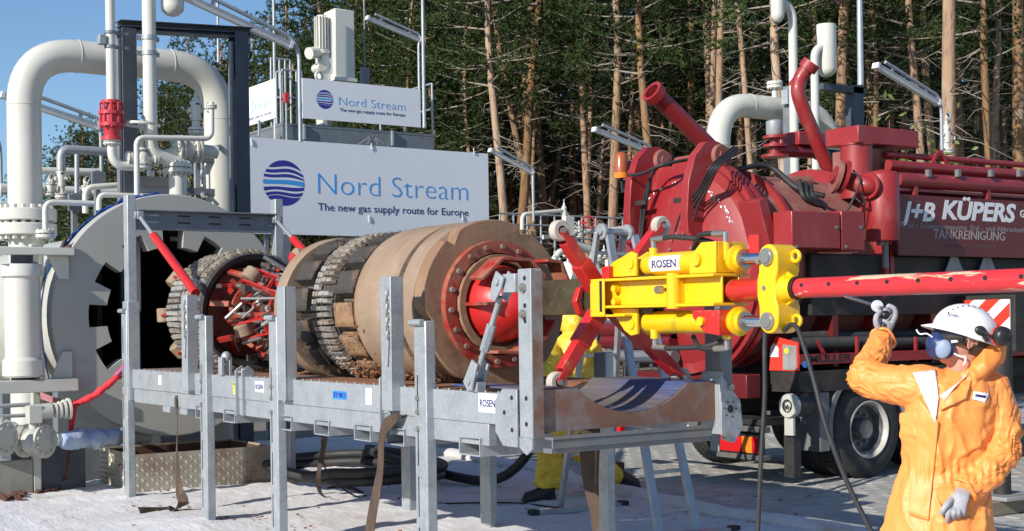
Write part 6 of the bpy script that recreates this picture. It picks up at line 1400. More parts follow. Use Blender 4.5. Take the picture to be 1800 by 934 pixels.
# fender, reel disc, underrun bumper, lamps
wc = Vector((11.42, 9.9, .53))
q = MB(); prof = [(0, .60), (0, .66), (.5, .66), (.5, .60)]
q.lathe((wc.x, 9.86, wc.z + .03), YA, prof, 30, closed=True, a0=radians(-100), a1=radians(95), ref=(0, 0, 1)); fe = part('fender', q, M['fender'], TR, smooth=30)
q = MB(); q.box(wc.x - .78, wc.x - .63, 9.87, 10.3, .33, .95); part('fender_flap', q, M['fender'], TR, bevel=.01)
c = atX(1386, 714, 10.15); q = MB(); q.lathe((10.15, c.y, c.z), XA, [(0, 0), (0, .06), (-.02, .07), (-.02, .115), (0, .125), (.05, .125), (.05, 0)], 36); rd = part('reel_disc', q, M['creamd'], TR)
q = MB(); q.ring((10.125, c.y, c.z), XA, .055, .064, .01, 24)
for k in range(4): q.beam((10.125, c.y - .03 + .02 * k, c.z + .015 * (k % 2)), (10.125, c.y - .02 + .02 * k, c.z - .03), .008, .01)
part('reel_marks', q, M['black'], rd)
q = MB(); q.lathe((10.205, c.y - .0, c.z), XA, [(0, 0), (0, .12), (.2, .12), (.2, 0)], 30); part('reel_body', q, M['blackp'], rd); q = MB(); q.box(10.16, 10.19, c.y - .05, c.y + .07, c.z - .30, c.z - .12); part('reel_bracket', q, M['creamd'], rd)
q = MB(); q.box(10.2, 10.3, c.y - .02, c.y + .12, .1, c.z - .28); part('mud_flap', q, M['rubber'], TR)
zb8 = lambda py: atX(1290, py, 9.95).z
yL, yR = atX(1241, 760, 9.95).y, atX(1346, 760, 9.95).y
q = MB(); q.box(9.93, 10.02, yR, 12.5, zb8(757), zb8(747)); bu = part('bumper_bar', q, M['gunmetal'], TR, bevel=.008)
q = MB(); q.box(9.90, 10.02, yR, yL - .04, zb8(805), zb8(796)); part('lower_step', q, M['gunmetal'], TR, bevel=.006)
for k in (0, 1):
    yy = yR + .04 + k * .44; q = MB(); q.box(9.95, 10.5, yy, yy + .34, zb8(746), zb8(735)); part('step_block', q, M['chassis'], TR, bevel=.01)
ly0, ly1 = atX(1334, 778, 9.93).y, atX(1267, 778, 9.93).y
q = MB(); q.box(9.925, 10.0, ly0 - .02, ly1 + .02, zb8(796), zb8(762)); la = part('tail_lamp', q, M['blackp'], TR, bevel=.005)
for f0, f1, mt in ((.0, .16, 'lampred'), (.165, .42, 'lampora'), (.425, 1.0, 'lampred')):
    q = MB(); q.box(9.915, 9.926, ly0 + (ly1 - ly0) * f0, ly0 + (ly1 - ly0) * f1 - .002, zb8(793), zb8(765)); part('lamp_lens', q, M[mt], la, bevel=.003)
q = MB(); q.box(9.93, 9.99, ly1 + .025, ly1 + .16, zb8(800), zb8(760)); part('lamp_bracket', q, M['creamd'], TR)
c = atX(1183, 754, 9.92); q = MB(); q.box(9.915, 9.925, c.y - .26, c.y + .26, c.z - .055, c.z + .055); npl = part('number_plate', q, M['white'], TR); lettering('lettering', 'NOH K 812', .09, Vector((9.9135, c.y + .22, c.z - .033)), (0, -1, 0), _U, M['black'], npl, width=.42, bold=.002)
c = atX(1072, 757, 9.93); q = MB(); q.box(9.925, 10.0, c.y - .2, c.y + .2, c.z - .06, c.z + .06); part('tail_lamp', q, M['lampred'], TR, bevel=.004)
for py, r in ((600, .09), (625, .07), (580, .1)):
    c = atX(1070, py, 9.8); q = MB(); q.cyl((9.75, 11.1, c.z), (9.75, 12.3, c.z), r, n=18); part('rear_crossbar', q, M['tredd'] if r != .07 else M['galvd'], TR)
# wheels
def wheel(x, y, s):
    ax = Vector((0, s, 0)); o = Vector((x, y, .52)); q = MB()
    q.lathe(o, ax, [(0, .30), (-.01, .36), (.0, .47), (.02, .505), (.04, .52), (.26, .52), (.28, .505), (.30, .47), (.30, .30)], 60); w = part('wheel', q, M['tyre'], TR, smooth=30)
    q = MB()
    for i in range(56):
        a = 2 * pi * i / 56
        for k in range(4):
            c = o + ax * (.045 + .07 * k) + Vector((cos(a + k * .03), 0, sin(a + k * .03))) * .522; u = Vector((cos(a + k * .03), 0, sin(a + k * .03))); q.beam(c - ax * .0, c + ax * .055, .04, .014, u)
    part('tread_blocks', q, M['tyre'], w, smooth=0, kind='stuff')
    q = MB(); q.lathe(o, ax, [(-.005, .31), (-.015, .30), (-.0, .285), (.04, .27), (.05, .25), (.13, .235), (.14, .12), (.06, .115), (.03, .10), (.03, 0)], 44); part('rim', q, M['rimgrey'], w)
    q = MB(); q.lathe(o, ax, [(-.017, .308), (-.019, .298), (-.004, .284), (.03, .272)], 44); part('rim_lip', q, M['creamd'], w)
    q = MB(); q.bolts(o + ax * .14, -ax, .165, .016, .03, 10, ref=(0, 0, 1)); part('wheel_nuts', q, M['galvd'], w, kind='stuff')
for x in (11.42, 12.80): 
    wheel(x, 9.9, 1); wheel(x, 10.25, 1); wheel(x, 12.25, -1)
wheel(16.6, 9.95, 1)
# chevron board facing backwards
c = atX(1736, 565, 13.0); y0_, y1_ = atX(1775, 565, 13.0).y, atX(1693, 565, 13.0).y; z0_, z1_ = atX(1736, 602, 13.0).z, atX(1736, 527, 13.0).z
q = MB(); q.box(13.0, 13.02, y0_, y1_, z0_, z1_); cv = part('chevron_board', q, M['white'], TR)
W_ = y1_ - y0_; H_ = z1_ - z0_
def clip_par(t0, t1):
    from mathutils import geometry
    pts = []
    # stripes rising to the right as seen from behind: v = 1 - u_s + t
    def line(t): return lambda u: (u * 1.15) * 0 + t + u * 1.0
    N = 24; vs = []; fs = []
    for i in range(N + 1):
        u = i / N; a = max(0, min(1, t0 + u * 1.1)); b = max(0, min(1, t1 + u * 1.1)); vs += [(12.998, y1_ - u * W_, z0_ + a * H_), (12.998, y1_ - u * W_, z0_ + b * H_)]
    for i in range(N):
        if abs(vs[2 * i][2] - vs[2 * i + 1][2]) > 1e-5 or abs(vs[2 * i + 2][2] - vs[2 * i + 3][2]) > 1e-5: fs.append((2 * i, 2 * i + 1, 2 * i + 3, 2 * i + 2))
    m_ = MB(); m_.add(vs, fs); return m_
for t0, t1 in ((.75, 1.1), (.12, .45), (-.5, -.18), (-1.1, -.82)): part('red_stripe', clip_par(t0, t1), M['stripered'], cv, smooth=0)
q = MB(); q.box(13.03, 13.6, y0_ - .05, 10.2, z0_ - .1, z1_ + .05); part('chevron_locker', q, M['chassis'], TR, bevel=.01)
# stabiliser with pad
sp_ = atZ(1762, 873, .14); q = MB(); q.cyl((sp_.x, sp_.y, .17), (sp_.x, sp_.y, 1.5), .075, n=24); q.cyl((sp_.x, sp_.y, .9), (sp_.x, sp_.y, 1.6), .10, n=24); sb_ = part('stabiliser_leg', q, M['chassis'], TR)
q = MB(); q.prism([(-.22, -.2), (.12, -.24), (.26, -.1), (.26, .1), (.12, .24), (-.22, .2)], (sp_.x, sp_.y, .13), (1, 0, 0), (0, 1, 0), (0, 0, .035)); part('stabiliser_pad', q, M['placard'], sb_, bevel=.006)
q = MB(); q.beam((sp_.x, sp_.y, 1.42), (13.6, 9.96, 1.42), .14, .14); part('stabiliser_beam', q, M['chassis'], TR)
q = MB(); q.box(sp_.x - .38, sp_.x + .9, sp_.y - .13, sp_.y + .13, .006, .128); solo('timber_baulk', q, M['wood'], 'grey timber baulk under the stabiliser pad behind the man', 'timber', bevel=.006)
# ================================================================ pine forest
def bark_trunk(H, r, seed, lean=0, curve=.3):
    r_ = random.Random(seed); pts = []; rs = []; n = 14; ph = r_.uniform(0, 6)
    for i in range(n + 1):
        t = i / n; z = t * H
        pts.append(Vector((lean * z + curve * .45 * sin(t * 4.2 + ph) * t + .07 * sin(t * 13 + ph), curve * .3 * cos(t * 2.7 + ph) * t, z))); rs.append(r * (1.12 - .10 * min(1, t * 12)) * (1 - .78 * t ** 1.25) + .012)
    return pts, rs
def interp(pts, t):
    k = t * (len(pts) - 1); i = min(int(k), len(pts) - 2); return pts[i].lerp(pts[i + 1], k - i)
def pine(seed, H, r, cb, crown_r, nbr, dead, tufts, lean=0, curve=.3):
    "returns trunk, dead branch and crown meshes, base at the origin"
    r_ = random.Random(seed); pts, rs = bark_trunk(H, r, seed, lean, curve)
    q = MB(); q.tube(pts, rs, 9)
    lv = []; lf = []
    tw = MB()
    for i in range(dead):
        t = r_.uniform(.06, cb + .06); p = interp(pts, t); a = r_.uniform(0, 2 * pi); L = r_.uniform(.35, 1.7); d = Vector((cos(a), sin(a), r_.uniform(-.25, .35)))
        m1 = p + d * L * .5 + Vector((0, 0, r_.uniform(-.1, .12))); e = p + d * L + Vector((r_.uniform(-.2, .2), r_.uniform(-.2, .2), r_.uniform(-.35, .25)))
        tw.tube([p, m1, e], [.018, .012, .004], 4, caps=False)
        for k in range(r_.randint(0, 3)):
            s = p.lerp(e, r_.uniform(.4, .9)); dd = Vector((r_.uniform(-1, 1), r_.uniform(-1, 1), r_.uniform(-.6, .7))).normalized() * r_.uniform(.2, .5); tw.tube([s, s + dd], [.008, .003], 3, caps=False)
    for i in range(nbr):
        t = cb + (1 - cb) * ((i + r_.random()) / nbr); p = interp(pts, min(.99, t)); a = i * 2.4 + r_.uniform(-.5, .5); prof = sin(min(1, (t - cb) / (1 - cb) * 1.05 + .16) * pi) ** .6
        L = crown_r * (.45 + .75 * r_.random()) * max(.28, prof); up = r_.uniform(-.05, .45); d = Vector((cos(a), sin(a), up)).normalized()
        e = p + d * L; tw.tube([p, p + d * L * .5 - Vector((0, 0, .05)), e], [.045 * (1 - t) + .02, .02, .008], 4, caps=False)
        nt_ = int(tufts * (.6 + .8 * r_.random()) * max(.4, L / crown_r))
        ncl = 3 + int(L * 1.6)
        cl = [p + d * L * r_.uniform(.35, 1.05) + Vector((r_.gauss(0, .30), r_.gauss(0, .30), r_.gauss(.08, .14))) for _ in range(ncl)]
        for k in range(nt_):
            c0 = r_.choice(cl); s = .22 + .12 * r_.random(); c = c0 + Vector((r_.gauss(0, s), r_.gauss(0, s), r_.gauss(0, s * .45)))
            ax = (c - p).normalized() * .4 + Vector((0, 0, .8))
            for m in range(9):
                dd = (Vector((r_.gauss(0, 1), r_.gauss(0, 1), r_.gauss(0, 1))).normalized() + ax * .7).normalized(); ln = r_.uniform(.11, .21); w = dd.cross(Vector((r_.gauss(0, 1), r_.gauss(0, 1), r_.gauss(0, 1)))).normalized() * .021
                n0 = len(lv); lv += [c - w, c + w, c + dd * ln]; lf.append((n0, n0 + 1, n0 + 2))
    return q, tw, (lv, lf)
def mk(name, m, mt, smooth=True):
    me = bpy.data.meshes.new(name)
    if isinstance(m, tuple): me.from_pydata([tuple(v) for v in m[0]], [], m[1])
    else: me.from_pydata([tuple(v) for v in m.v], [], [tuple(f) for f in m.f])
    me.materials.append(mt)
    if smooth: me.shade_smooth()
    return me
VAR = []
for k, (H, r, cb, cr_, nbr, dead, tf, cv) in enumerate(((20, .17, .54, 2.3, 42, 34, 58, .6), (19, .19, .50, 2.5, 46, 30, 58, 1.5), (21, .16, .57, 2.2, 40, 38, 58, 1.0), (18, .15, .48, 2.4, 46, 36, 58, 2.2), (14, .15, .22, 2.7, 70, 12, 56, .8), (13, .13, .12, 2.7, 76, 8, 56, 1.0))):
    a_, b_, c_ = pine(100 + k, H, r, cb, cr_, nbr, dead, tf, 0, cv)
    VAR.append((mk('trunk', a_, M['bark']), mk('branches', b_, M['twig']), mk('crown', c_, M['needle'], False), H))
PINES = []
MARKS = [(-40, 'beyond the left picture edge'), (60, 'low behind the big left pipe'), (130, 'above the clad pipe elbow'), (185, 'behind the red arrestor'), (240, 'between the two steel pipes'), (290, 'inside the left pipe loop'), (350, 'behind the upright safety valve'), (400, 'beside the right steel column'), (440, 'above the sunlit angled sign'), (485, 'behind the left lightning mast'), (530, 'left of the tall actuator'), (580, 'behind the tall actuator'), (625, 'right of the tall actuator'), (665, 'above the platform sign lettering'), (700, 'under the platform tube lamp'), (742, 'behind the right platform mast'), (780, 'right of the platform railing'), (820, 'above the large sign corner'), (860, 'over the sloping lamp tip'), (900, 'over the sloping lamp'), (940, 'behind the sloping lamp pole'), (980, 'left of the distant mushroom valve'), (1015, 'above the white handwheel'), (1045, 'above the small red handwheel'), (1085, 'above the ladder hinge'), (1125, 'behind the lamp by the beacon'), (1165, 'behind the suction boom mouth'), (1210, 'over the tank door arms'), (1255, 'left of the right pipe loop'), (1300, 'over the right pipe loop bend'), (1345, 'beside the bleed flange'), (1390, 'behind the tall vent pipe'), (1435, 'behind the hooked vent pipe'), (1475, 'right of the silencer pot'), (1515, 'behind the white mast'), (1560, 'left of the high tube lamp'), (1610, 'behind the high tube lamp'), (1660, 'beside the pressure gauge'), (1710, 'over the top pipes of the truck'), (1760, 'above the panel lettering'), (1820, 'at the far right edge')]
def mark(px): return min(MARKS, key=lambda m: abs(m[0] - px))[1]
USED = {}
def ulabel(s, alts=('', 'nearer ', 'paler ', 'bushier ', 'shorter ', 'barer ')):
    if s in USED:
        USED[s] += 1; return s
    USED[s] = 1; return s
def plant(x, y, v, h=None, rz=0, lean=(0, 0), label='', fat=1.0, group='pine trees of the wood behind the plant'):
    tr, br, cr2, H = VAR[v]; s = (h or H) / H
    t = bpy.data.objects.new('pine_tree', None); COL.objects.link(t); t.location = (x, y, -.05); t.rotation_euler = (lean[0], lean[1], 0); t.rotation_mode = 'XYZ'
    t.empty_display_size = .2; tag(t, label, 'tree', group); ORG[t] = Vector((x, y, 0))
    for nm, me in (('trunk', tr), ('branches', br), ('crown', cr2)):
        o = bpy.data.objects.new(nm, me)
        if nm == 'branches': o['kind'] = 'stuff'
        COL.objects.link(o); o.parent = t; o.rotation_euler = (0, 0, rz); o.scale = (s * (fat if nm == 'trunk' else 1), s * (fat if nm == 'trunk' else 1), s)
    PINES.append(t); return t
rf = random.Random(77)
# nearer trunks one can tell apart: photo column, width in px, lean
MAIN = [(777, 16, -.04), (795, 10, .03), (828, 9, .0), (852, 12, .06), (850, 10, -.03), (890, 18, .10), (921, 17, .015), (941, 11, .02), (1003, 14, .01), (1018, 10, .03), (1040, 15, .05), (1062, 18, .0), (1098, 17, .05), (1124, 16, .07), (1146, 9, .05), (1190, 17, .04), (1204, 10, .0), (1254, 20, -.01), (1274, 9, .06), (1332, 14, .07), (1340, 16, .05), (1405, 14, -.01), (1465, 22, .05), (1571, 17, .005), (1600, 11, -.06), (1620, 12, -.05), (1668, 26, .0), (1684, 18, .03), (1711, 14, .0), (1758, 10, .02), (1793, 24, .0), (645, 9, .02), (672, 8, -.02), (700, 10, .0), (735, 11, .03), (980, 9, -.03), (1080, 9, -.04), (1225, 9, .03), (1300, 11, -.03), (1380, 10, .03), (1435, 9, -.02), (1530, 12, .02), (1550, 9, -.03), (1640, 10, .04), (1735, 12, -.02), (870, 9, -.05), (960, 8, .02)]
words_ = ['thick', 'slender', 'crooked', 'leaning', 'straight']
for i, (px, w, ln) in enumerate(MAIN):
    D = min(60, max(25, .34 * 2400 / w * rf.uniform(.9, 1.05))); p = atD(px, 330, D)
    rt_l = _F * 0
    v = rf.choice((0, 0, 1, 2, 2, 3)) if px > 760 else rf.choice((1, 3, 4))
    fat = (w * D / 2400) / 2 / (VAR[v][0] and (.17, .19, .16, .15, .16, .14)[v]) * 1.02
    ax = _F; t = plant(p.x, p.y, v, None, rf.uniform(0, 6.28), (0, 0), '', fat)
    t.rotation_mode = 'QUATERNION'; t.rotation_quaternion = Quaternion(_F, -ln if 0 else ln)
    t['label'] = ulabel(f"{('slender' if w < 11 else 'sturdy' if w < 17 else 'thick')} pine {('leaning right' if ln > .03 else 'leaning left' if ln < -.025 else 'standing straight')} at the wood edge, {mark(px)}")
    t['group'] = 'pine trees at the edge of the wood'
# depth of the wood
cnt = 0
for D0, D1, n_, x0, x1 in ((30, 40, 9, 1120, 1900), (38, 50, 28, 760, 1880), (50, 62, 40, 640, 1880), (64, 80, 56, 620, 1900), (82, 100, 50, 620, 1950)):
    for i in range(n_):
        px = x0 + (x1 - x0) * (i + rf.random()) / n_; D = rf.uniform(D0, D1); px += rf.gauss(0, 16); p = atD(px, 400, D); ft = rf.uniform(.55, 1.0)
        v = rf.choice((1, 3, 4, 4, 5) if D > 63 else (0, 1, 2, 3, 3))
        plant(p.x, p.y, v, VAR[v][3] * rf.uniform(.78, 1.0) * (1.1 if D > 64 else 1), rf.uniform(0, 6.28), (rf.gauss(0, .045), rf.gauss(0, .045)), (('stout ' if ft > .8 else 'thin ') + ('straight ' if v in (0, 2) else 'bushy ' if v > 3 else 'crooked ') + ('pine in the second row, ' if D < 42 else 'pine in the middle rows, ' if D < 62 else 'far pine deep inside, ')) + mark(px), group='pines inside the wood ' + mark(px), fat=ft)
# left side, seen over the plant
for i, (px, D, top, v) in enumerate(((95, 95, 262, 4), (122, 88, 238, 4), (150, 86, 215, 5), (178, 88, 225, 4), (200, 84, 235, 4), (110, 100, 275, 5), (165, 96, 250, 5), (225, 80, 235, 5), (286, 66, 160, 4), (305, 62, 150, 5), (332, 60, 130, 4), (360, 58, 68, 3), (378, 60, 80, 4), (398, 64, 150, 5), (405, 60, 105, 4), (352, 70, 120, 5), (450, 58, 80, 3), (462, 60, 60, 4), (490, 56, 30, 4), (515, 54, 8, 3), (540, 58, 20, 4), (560, 56, -20, 5), (590, 54, -30, 4), (615, 52, -40, 4), (640, 54, -10, 5), (665, 50, -60, 3), (690, 52, -40, 4), (715, 50, 60, 5), (740, 48, -50, 4), (760, 50, -90, 1), (430, 66, 130, 5), (20, 110, 310, 5), (55, 105, 315, 5), (-20, 105, 318, 4), (270, 75, 215, 5), (245, 82, 225, 4), (318, 70, 180, 5), (300, 66, 150, 4), (340, 62, 160, 4), (140, 84, 235, 4), (190, 80, 245, 5), (478, 50, 150, 5), (505, 52, 110, 4), (548, 50, 90, 5), (575, 50, 60, 4), (605, 50, 90, 5), (635, 50, 60, 5), (655, 48, 80, 4), (685, 48, 60, 5), (700, 54, 30, 4), (725, 46, 90, 5), (750, 46, 60, 4))):
    h = CZ + (572 - top) / 2400 * D; p = atD(px, 400, D)
    plant(p.x, p.y, v, h, i * 1.7, (rf.uniform(-.03, .03), rf.uniform(-.03, .03)), ('tall' if h > 14.5 else 'low') + (' distant' if D > 70 else '') + ' green bushy pine ' + mark(px), group='green bushy pines ' + mark(px))
# leafy shrubs at the right and scrub on the forest floor
def shrub(seed, H, R, n):
    r_ = random.Random(seed); st = MB(); lv = []; lf = []
    for i in range(9):
        a = r_.uniform(0, 6.28); e = Vector((cos(a) * R * r_.random(), sin(a) * R * r_.random(), H * r_.uniform(.6, 1))); st.tube([Vector((0, 0, 0)), e * .5 + Vector((0, 0, .2)), e], [.03, .015, .005], 4, caps=False)
        for k in range(n // 9):
            c = e * r_.uniform(.45, 1.05) + Vector((r_.gauss(0, .22), r_.gauss(0, .22), r_.gauss(0, .22))); d = Vector((r_.gauss(0, 1), r_.gauss(0, 1), r_.gauss(0, .6))).normalized(); w = d.cross(Vector((r_.gauss(0, 1), r_.gauss(0, 1), r_.gauss(0, 1)))).normalized() * .025
            n0 = len(lv); lv += [c, c + d * .05 + w, c + d * .12, c + d * .05 - w]; lf.append((n0, n0 + 1, n0 + 2, n0 + 3))
    return st, (lv, lf)
SH = []
for k in range(3): a_, b_ = shrub(50 + k, 3.2, 1.3, 900); SH.append((mk('stems', a_, M['twig']), mk('leaves', b_, M['leaf'], False)))
for i, (px, D, H, lb) in enumerate(((1570, 23, 5.0, 'leafy young shrub behind the filter vessel lid'), (1600, 24, 4.6, 'leafy young shrub under the bent orange pine stem'), (1725, 24, 4.4, 'leafy young shrub right of the gauge valve'), (1545, 26, 4.8, 'leafy young shrub beside the dark post'), (1770, 27, 3.8, 'leafy young shrub at the far right edge'), (830, 40, 3.4, 'pale scrub bush left of the slanted lamp'), (1190, 38, 3.0, 'scrub bush behind the tank door arms'))):
    p = atD(px, 400, D); t = thing('shrub', lb, 'shrub', (p.x, p.y, 0), 'leafy shrubs at the edge of the wood'); s = H / 3.2
    for nm, me in zip(('stems', 'leaves'), SH[i % 3]): o = bpy.data.objects.new(nm, me); COL.objects.link(o); o.parent = t; o.scale = (s * .8, s * .8, s); o.rotation_euler = (0, 0, i)
# far wood read as one mass
lv = []; lf = []
for i in range(34000):
    px = rf.uniform(560, 2000); D = rf.uniform(88, 112); p = atD(px, 400, D); z = rf.uniform(0, 19) if rf.random() < .8 else rf.uniform(0, 8)
    c = Vector((p.x, p.y, z)); d = Vector((rf.gauss(0, 1), rf.gauss(0, 1), rf.gauss(0, 1))).normalized(); w = d.cross(Vector((rf.gauss(0, 1), rf.gauss(0, 1), rf.gauss(0, 1)))).normalized() * .16; L = rf.uniform(.5, 1.1)
    n0 = len(lv); lv += [c - w, c + w, c + d * L]; lf.append((n0, n0 + 1, n0 + 2))
fw = bpy.data.objects.new('far_wood', mk('far_wood', (lv, lf), M['needle'], False)); COL.objects.link(fw); tag(fw, 'dark mass of far wood closing the view between the trunks', 'wood', kind='stuff')
# ================================================================ denser plant clutter around the barrel
for i, (px, py, Y, s, lb) in enumerate(((150, 345, 18.0, .09, 'small cream valve low between the clad pipe and the blue tarpaulin'), (290, 338, 16.4, .10, 'squat cream valve behind the bolted riser'), (88, 340, 16.6, .08, 'small squat valve touching the right side of the big left pipe'), (370, 330, 17.2, .09, 'small cream valve among the grey posts left of the large sign'))):
    valve('small_valve', atY(px, py, Y), s, lb, spring=False, wheel=(((0, 0, 1) if i % 2 else (.4, -.9, 0)), (0 if i % 2 else .2, 0 if i % 2 else -.9, 2.5 if i % 2 else 1.9), .9))
for pts, r, lb, Y, mt in (([(60, 300), (175, 303)], .05, 'level cream pipe between the big left pipe and the grey pole', 18.4, 'cream'), ([(135, 262), (135, 340)], .03, 'thin upright pipe under the clad elbow', 17.6, 'galv'),
                          ([(265, 300), (265, 345)], .045, 'short upright cream pipe behind the small pipe loop', 16.2, 'cream'), ([(215, 322), (330, 318)], .05, 'cream header pipe crossing behind the bolted riser', 16.8, 'cream'), ([(150, 375), (150, 330), (205, 326)], .035, 'cream elbow pipe above the blue tarpaulin', 15.6, 'cream')):
    P = [atY(x, y, Y) for x, y in pts]
    q = MB(); q.tube(fillet(P, .1), r, 14); solo('small_pipe', q, M[mt], lb, 'pipe', smooth=60)
for px, py, Y, lb in ((170, 330, 17.4, 'grey post carrying a box right of the small valve'), (130, 370, 16.8, 'grey post just left of the blue tarpaulin'), (318, 345, 17.2, 'grey post behind the bolted riser')):
    c = atY(px, py - 30, Y); q = MB(); q.box(c.x - .035, c.x + .035, Y - .035, Y + .035, 0, c.z); q.box(c.x - .09, c.x + .09, Y - .09, Y - .04, c.z - .22, c.z - .02); solo('instrument_post', q, M['steelgrey'], lb, 'instrument post', bevel=.004)
# bolted flange faces and nozzle on the barrel neck
for a_, y in ((158, 14.75), (200, 14.8)):
    a = radians(a_); u = Vector((cos(a), 0, sin(a))); c = Vector((AX, y, BZ)) + u * 1.03; q = MB(); q.cyl(c - u * .1, c + u * .14, .05, n=16); q.cyl(c + u * .10, c + u * .14, .09, n=16); part('nozzle', q, M['cream'], bar)
# weld beads and stencil plates on barrel face
q = MB(); c = rp(205, 1.12, 14.247); q.box(c[0] - .05, c[0] + .05, 14.243, 14.2495, c[2] - .03, c[2] + .03); part('name_plate', q, M['galv'], bar)
# twigs, pebbles and dirt strewn over fleece and paving
q = MB(); rg_ = random.Random(31)
for i in range(240):
    x = rg_.uniform(2.0, 8.2) if i % 3 else rg_.uniform(8.2, 13); y = rg_.uniform(7, 15) if i % 3 else rg_.uniform(5, 11); s = rg_.uniform(.004, .016)
    if i % 3 and rg_.random() < .5: x, y = rg_.gauss(4.7, .25), rg_.gauss(10.5, 2)
    q.ell((x, y, (.045 if i % 3 else .004)), s * rg_.uniform(.8, 2), s * rg_.uniform(.8, 2), s * .5, 5, 4)
tag(part('dirt_crumbs', q, M['mud'], smooth=180), 'brown dirt crumbs strewn over the white fleece and the paving', 'dirt', kind='stuff')
# ================================================================ people
from mathutils.bvhtree import BVHTree
def remesh(m, voxel, smooth_it=3, disp=None):
    me = bpy.data.meshes.new('tmp'); me.from_pydata([tuple(v) for v in m.v], [], [tuple(f) for f in m.f])
    bm = bmesh.new(); bm.from_mesh(me); bmesh.ops.recalc_face_normals(bm, faces=bm.faces); bm.to_mesh(me); bm.free()
    o = bpy.data.objects.new('tmp', me); COL.objects.link(o)
    r = o.modifiers.new('r', 'REMESH'); r.mode = 'VOXEL'; r.voxel_size = voxel
    if smooth_it: s = o.modifiers.new('s', 'SMOOTH'); s.iterations = smooth_it; s.factor = .5
    dg = bpy.context.evaluated_depsgraph_get(); e = bpy.data.meshes.new_from_object(o.evaluated_get(dg))
    bpy.data.objects.remove(o); bpy.data.meshes.remove(me)
    if disp:
        co = [v.co.copy() for v in e.vertices]; no = [v.normal.copy() for v in e.vertices]
        for v, c, n in zip(e.vertices, co, no): v.co = c + n * disp(c, n)
    out = MB(); out.v = [v.co.copy() for v in e.vertices]; out.f = [list(p.vertices) for p in e.polygons]; bpy.data.meshes.remove(e); return out
def body_part(name, m, mt, parent, smooth=180):
    org = ORG.get(parent, Vector()); me = bpy.data.meshes.new(name); me.from_pydata([tuple(v - org) for v in m.v], [], m.f); me.materials.append(mt); me.shade_smooth()
    o = bpy.data.objects.new(name, me); COL.objects.link(o); o.parent = parent; ORG[o] = org; return o
def loft(m, rings, n=28):
    "rings: (centre, half width along camera right, half depth along view)"
    k = len(rings); vs = []; fs = []
    for c, a, b in rings:
        for j in range(n):
            t = 2 * pi * j / n; vs.append(c + _R * cos(t) * a + _F * sin(t) * b)
    for i in range(k - 1):
        for j in range(n): fs.append((i * n + j, i * n + (j + 1) % n, (i + 1) * n + (j + 1) % n, (i + 1) * n + j))
    fs += [tuple(range(n - 1, -1, -1)), tuple((k - 1) * n + j for j in range(n))]
    m.add(vs, fs)
def folds(amp, f1, fine, seed, extra=None):
    s = Vector((seed, seed * 2.3, 0))
    def fn(c, n):
        w = c + Vector((noise.noise(c * 4 + s), noise.noise(c * 4 - s), noise.noise(c * 4 + s * 2))) * .10
        a = 1 - abs(noise.noise(Vector((w.x * f1, w.y * f1, w.z * f1 * .75)) + s)) * 2.6
        b = 1 - abs(noise.noise(Vector((w.x * f1 * 2.1, w.y * f1 * 2.1, w.z * f1 * 1.3)) - s)) * 2.8
        d = amp * (max(0, a) ** 1.3 * .9 - .25) + amp * .5 * max(0, b) ** 1.2
        v1 = noise.voronoi(w * f1 * 1.7 + s)[0]; v2 = noise.voronoi((c + w * .3) * f1 * 3.6 - s)[0]
        d += amp * 1.15 * (.25 - min(.5, v1[1] - v1[0])) + amp * .55 * (.2 - min(.4, v2[1] - v2[0])) + fine * noise.noise(c * 38 + s)
        if extra: d += extra(c)
        return d
    return fn
DM = 5.6
def J(px, py, D=DM): return atD(px, py, D)
pm = thing('person', 'person in orange coverall, white helmet and blue respirator raising a gloved hand to the pole', 'person', tuple(J(1655, 900).xy) + (0,))
b = MB()
rings = []
for py, c, hw, hd in ((650, 1688, 30, .075), (662, 1684, 52, .10), (676, 1680, 72, .125), (695, 1676, 80, .135), (730, 1672, 83, .145), (775, 1668, 79, .14), (815, 1662, 74, .135), (850, 1657, 80, .145), (895, 1654, 90, .16), (940, 1652, 96, .17), (985, 1652, 92, .165), (1030, 1652, 70, .13)):
    rings.append((J(c, py), hw * 2.33e-3, hd))
loft(b, rings)
for s in (-1, 1):
    hip = J(1652 + 42 * s, 985); kn = Vector((hip.x, hip.y, .48)) + _R * .03 * s; an = Vector((hip.x, hip.y, .10)) + _R * .05 * s
    b.tube([hip, hip.lerp(kn, .5), kn, kn.lerp(an, .6), an], [.13, .115, .095, .09, .085], 16)
sh, el, wr = J(1622, 682, 5.6), J(1521, 664, 5.72), J(1552, 596, 5.92)
b.tube([J(1650, 690, 5.6), sh, J(1575, 676, 5.64), J(1545, 672, 5.68), el], [.10, .092, .084, .078, .070], 20)
b.tube([J(1533, 668, 5.7), el, J(1532, 640, 5.79), J(1543, 615, 5.86), wr], [.065, .071, .066, .058, .050], 20)
b.ell(el, .07, .07, .07)
sh2, el2, wr2 = J(1738, 690, 5.62), J(1757, 800, 5.55), J(1694, 862, 5.46)
b.tube([J(1712, 680, 5.62), sh2, J(1752, 725, 5.6), J(1760, 765, 5.58), el2], [.092, .096, .09, .082, .076], 20)
b.tube([J(1760, 788, 5.56), el2, J(1735, 832, 5.5), J(1712, 850, 5.48), wr2], [.074, .078, .072, .062, .054], 20)
b.ell(el2, .074, .074, .074)
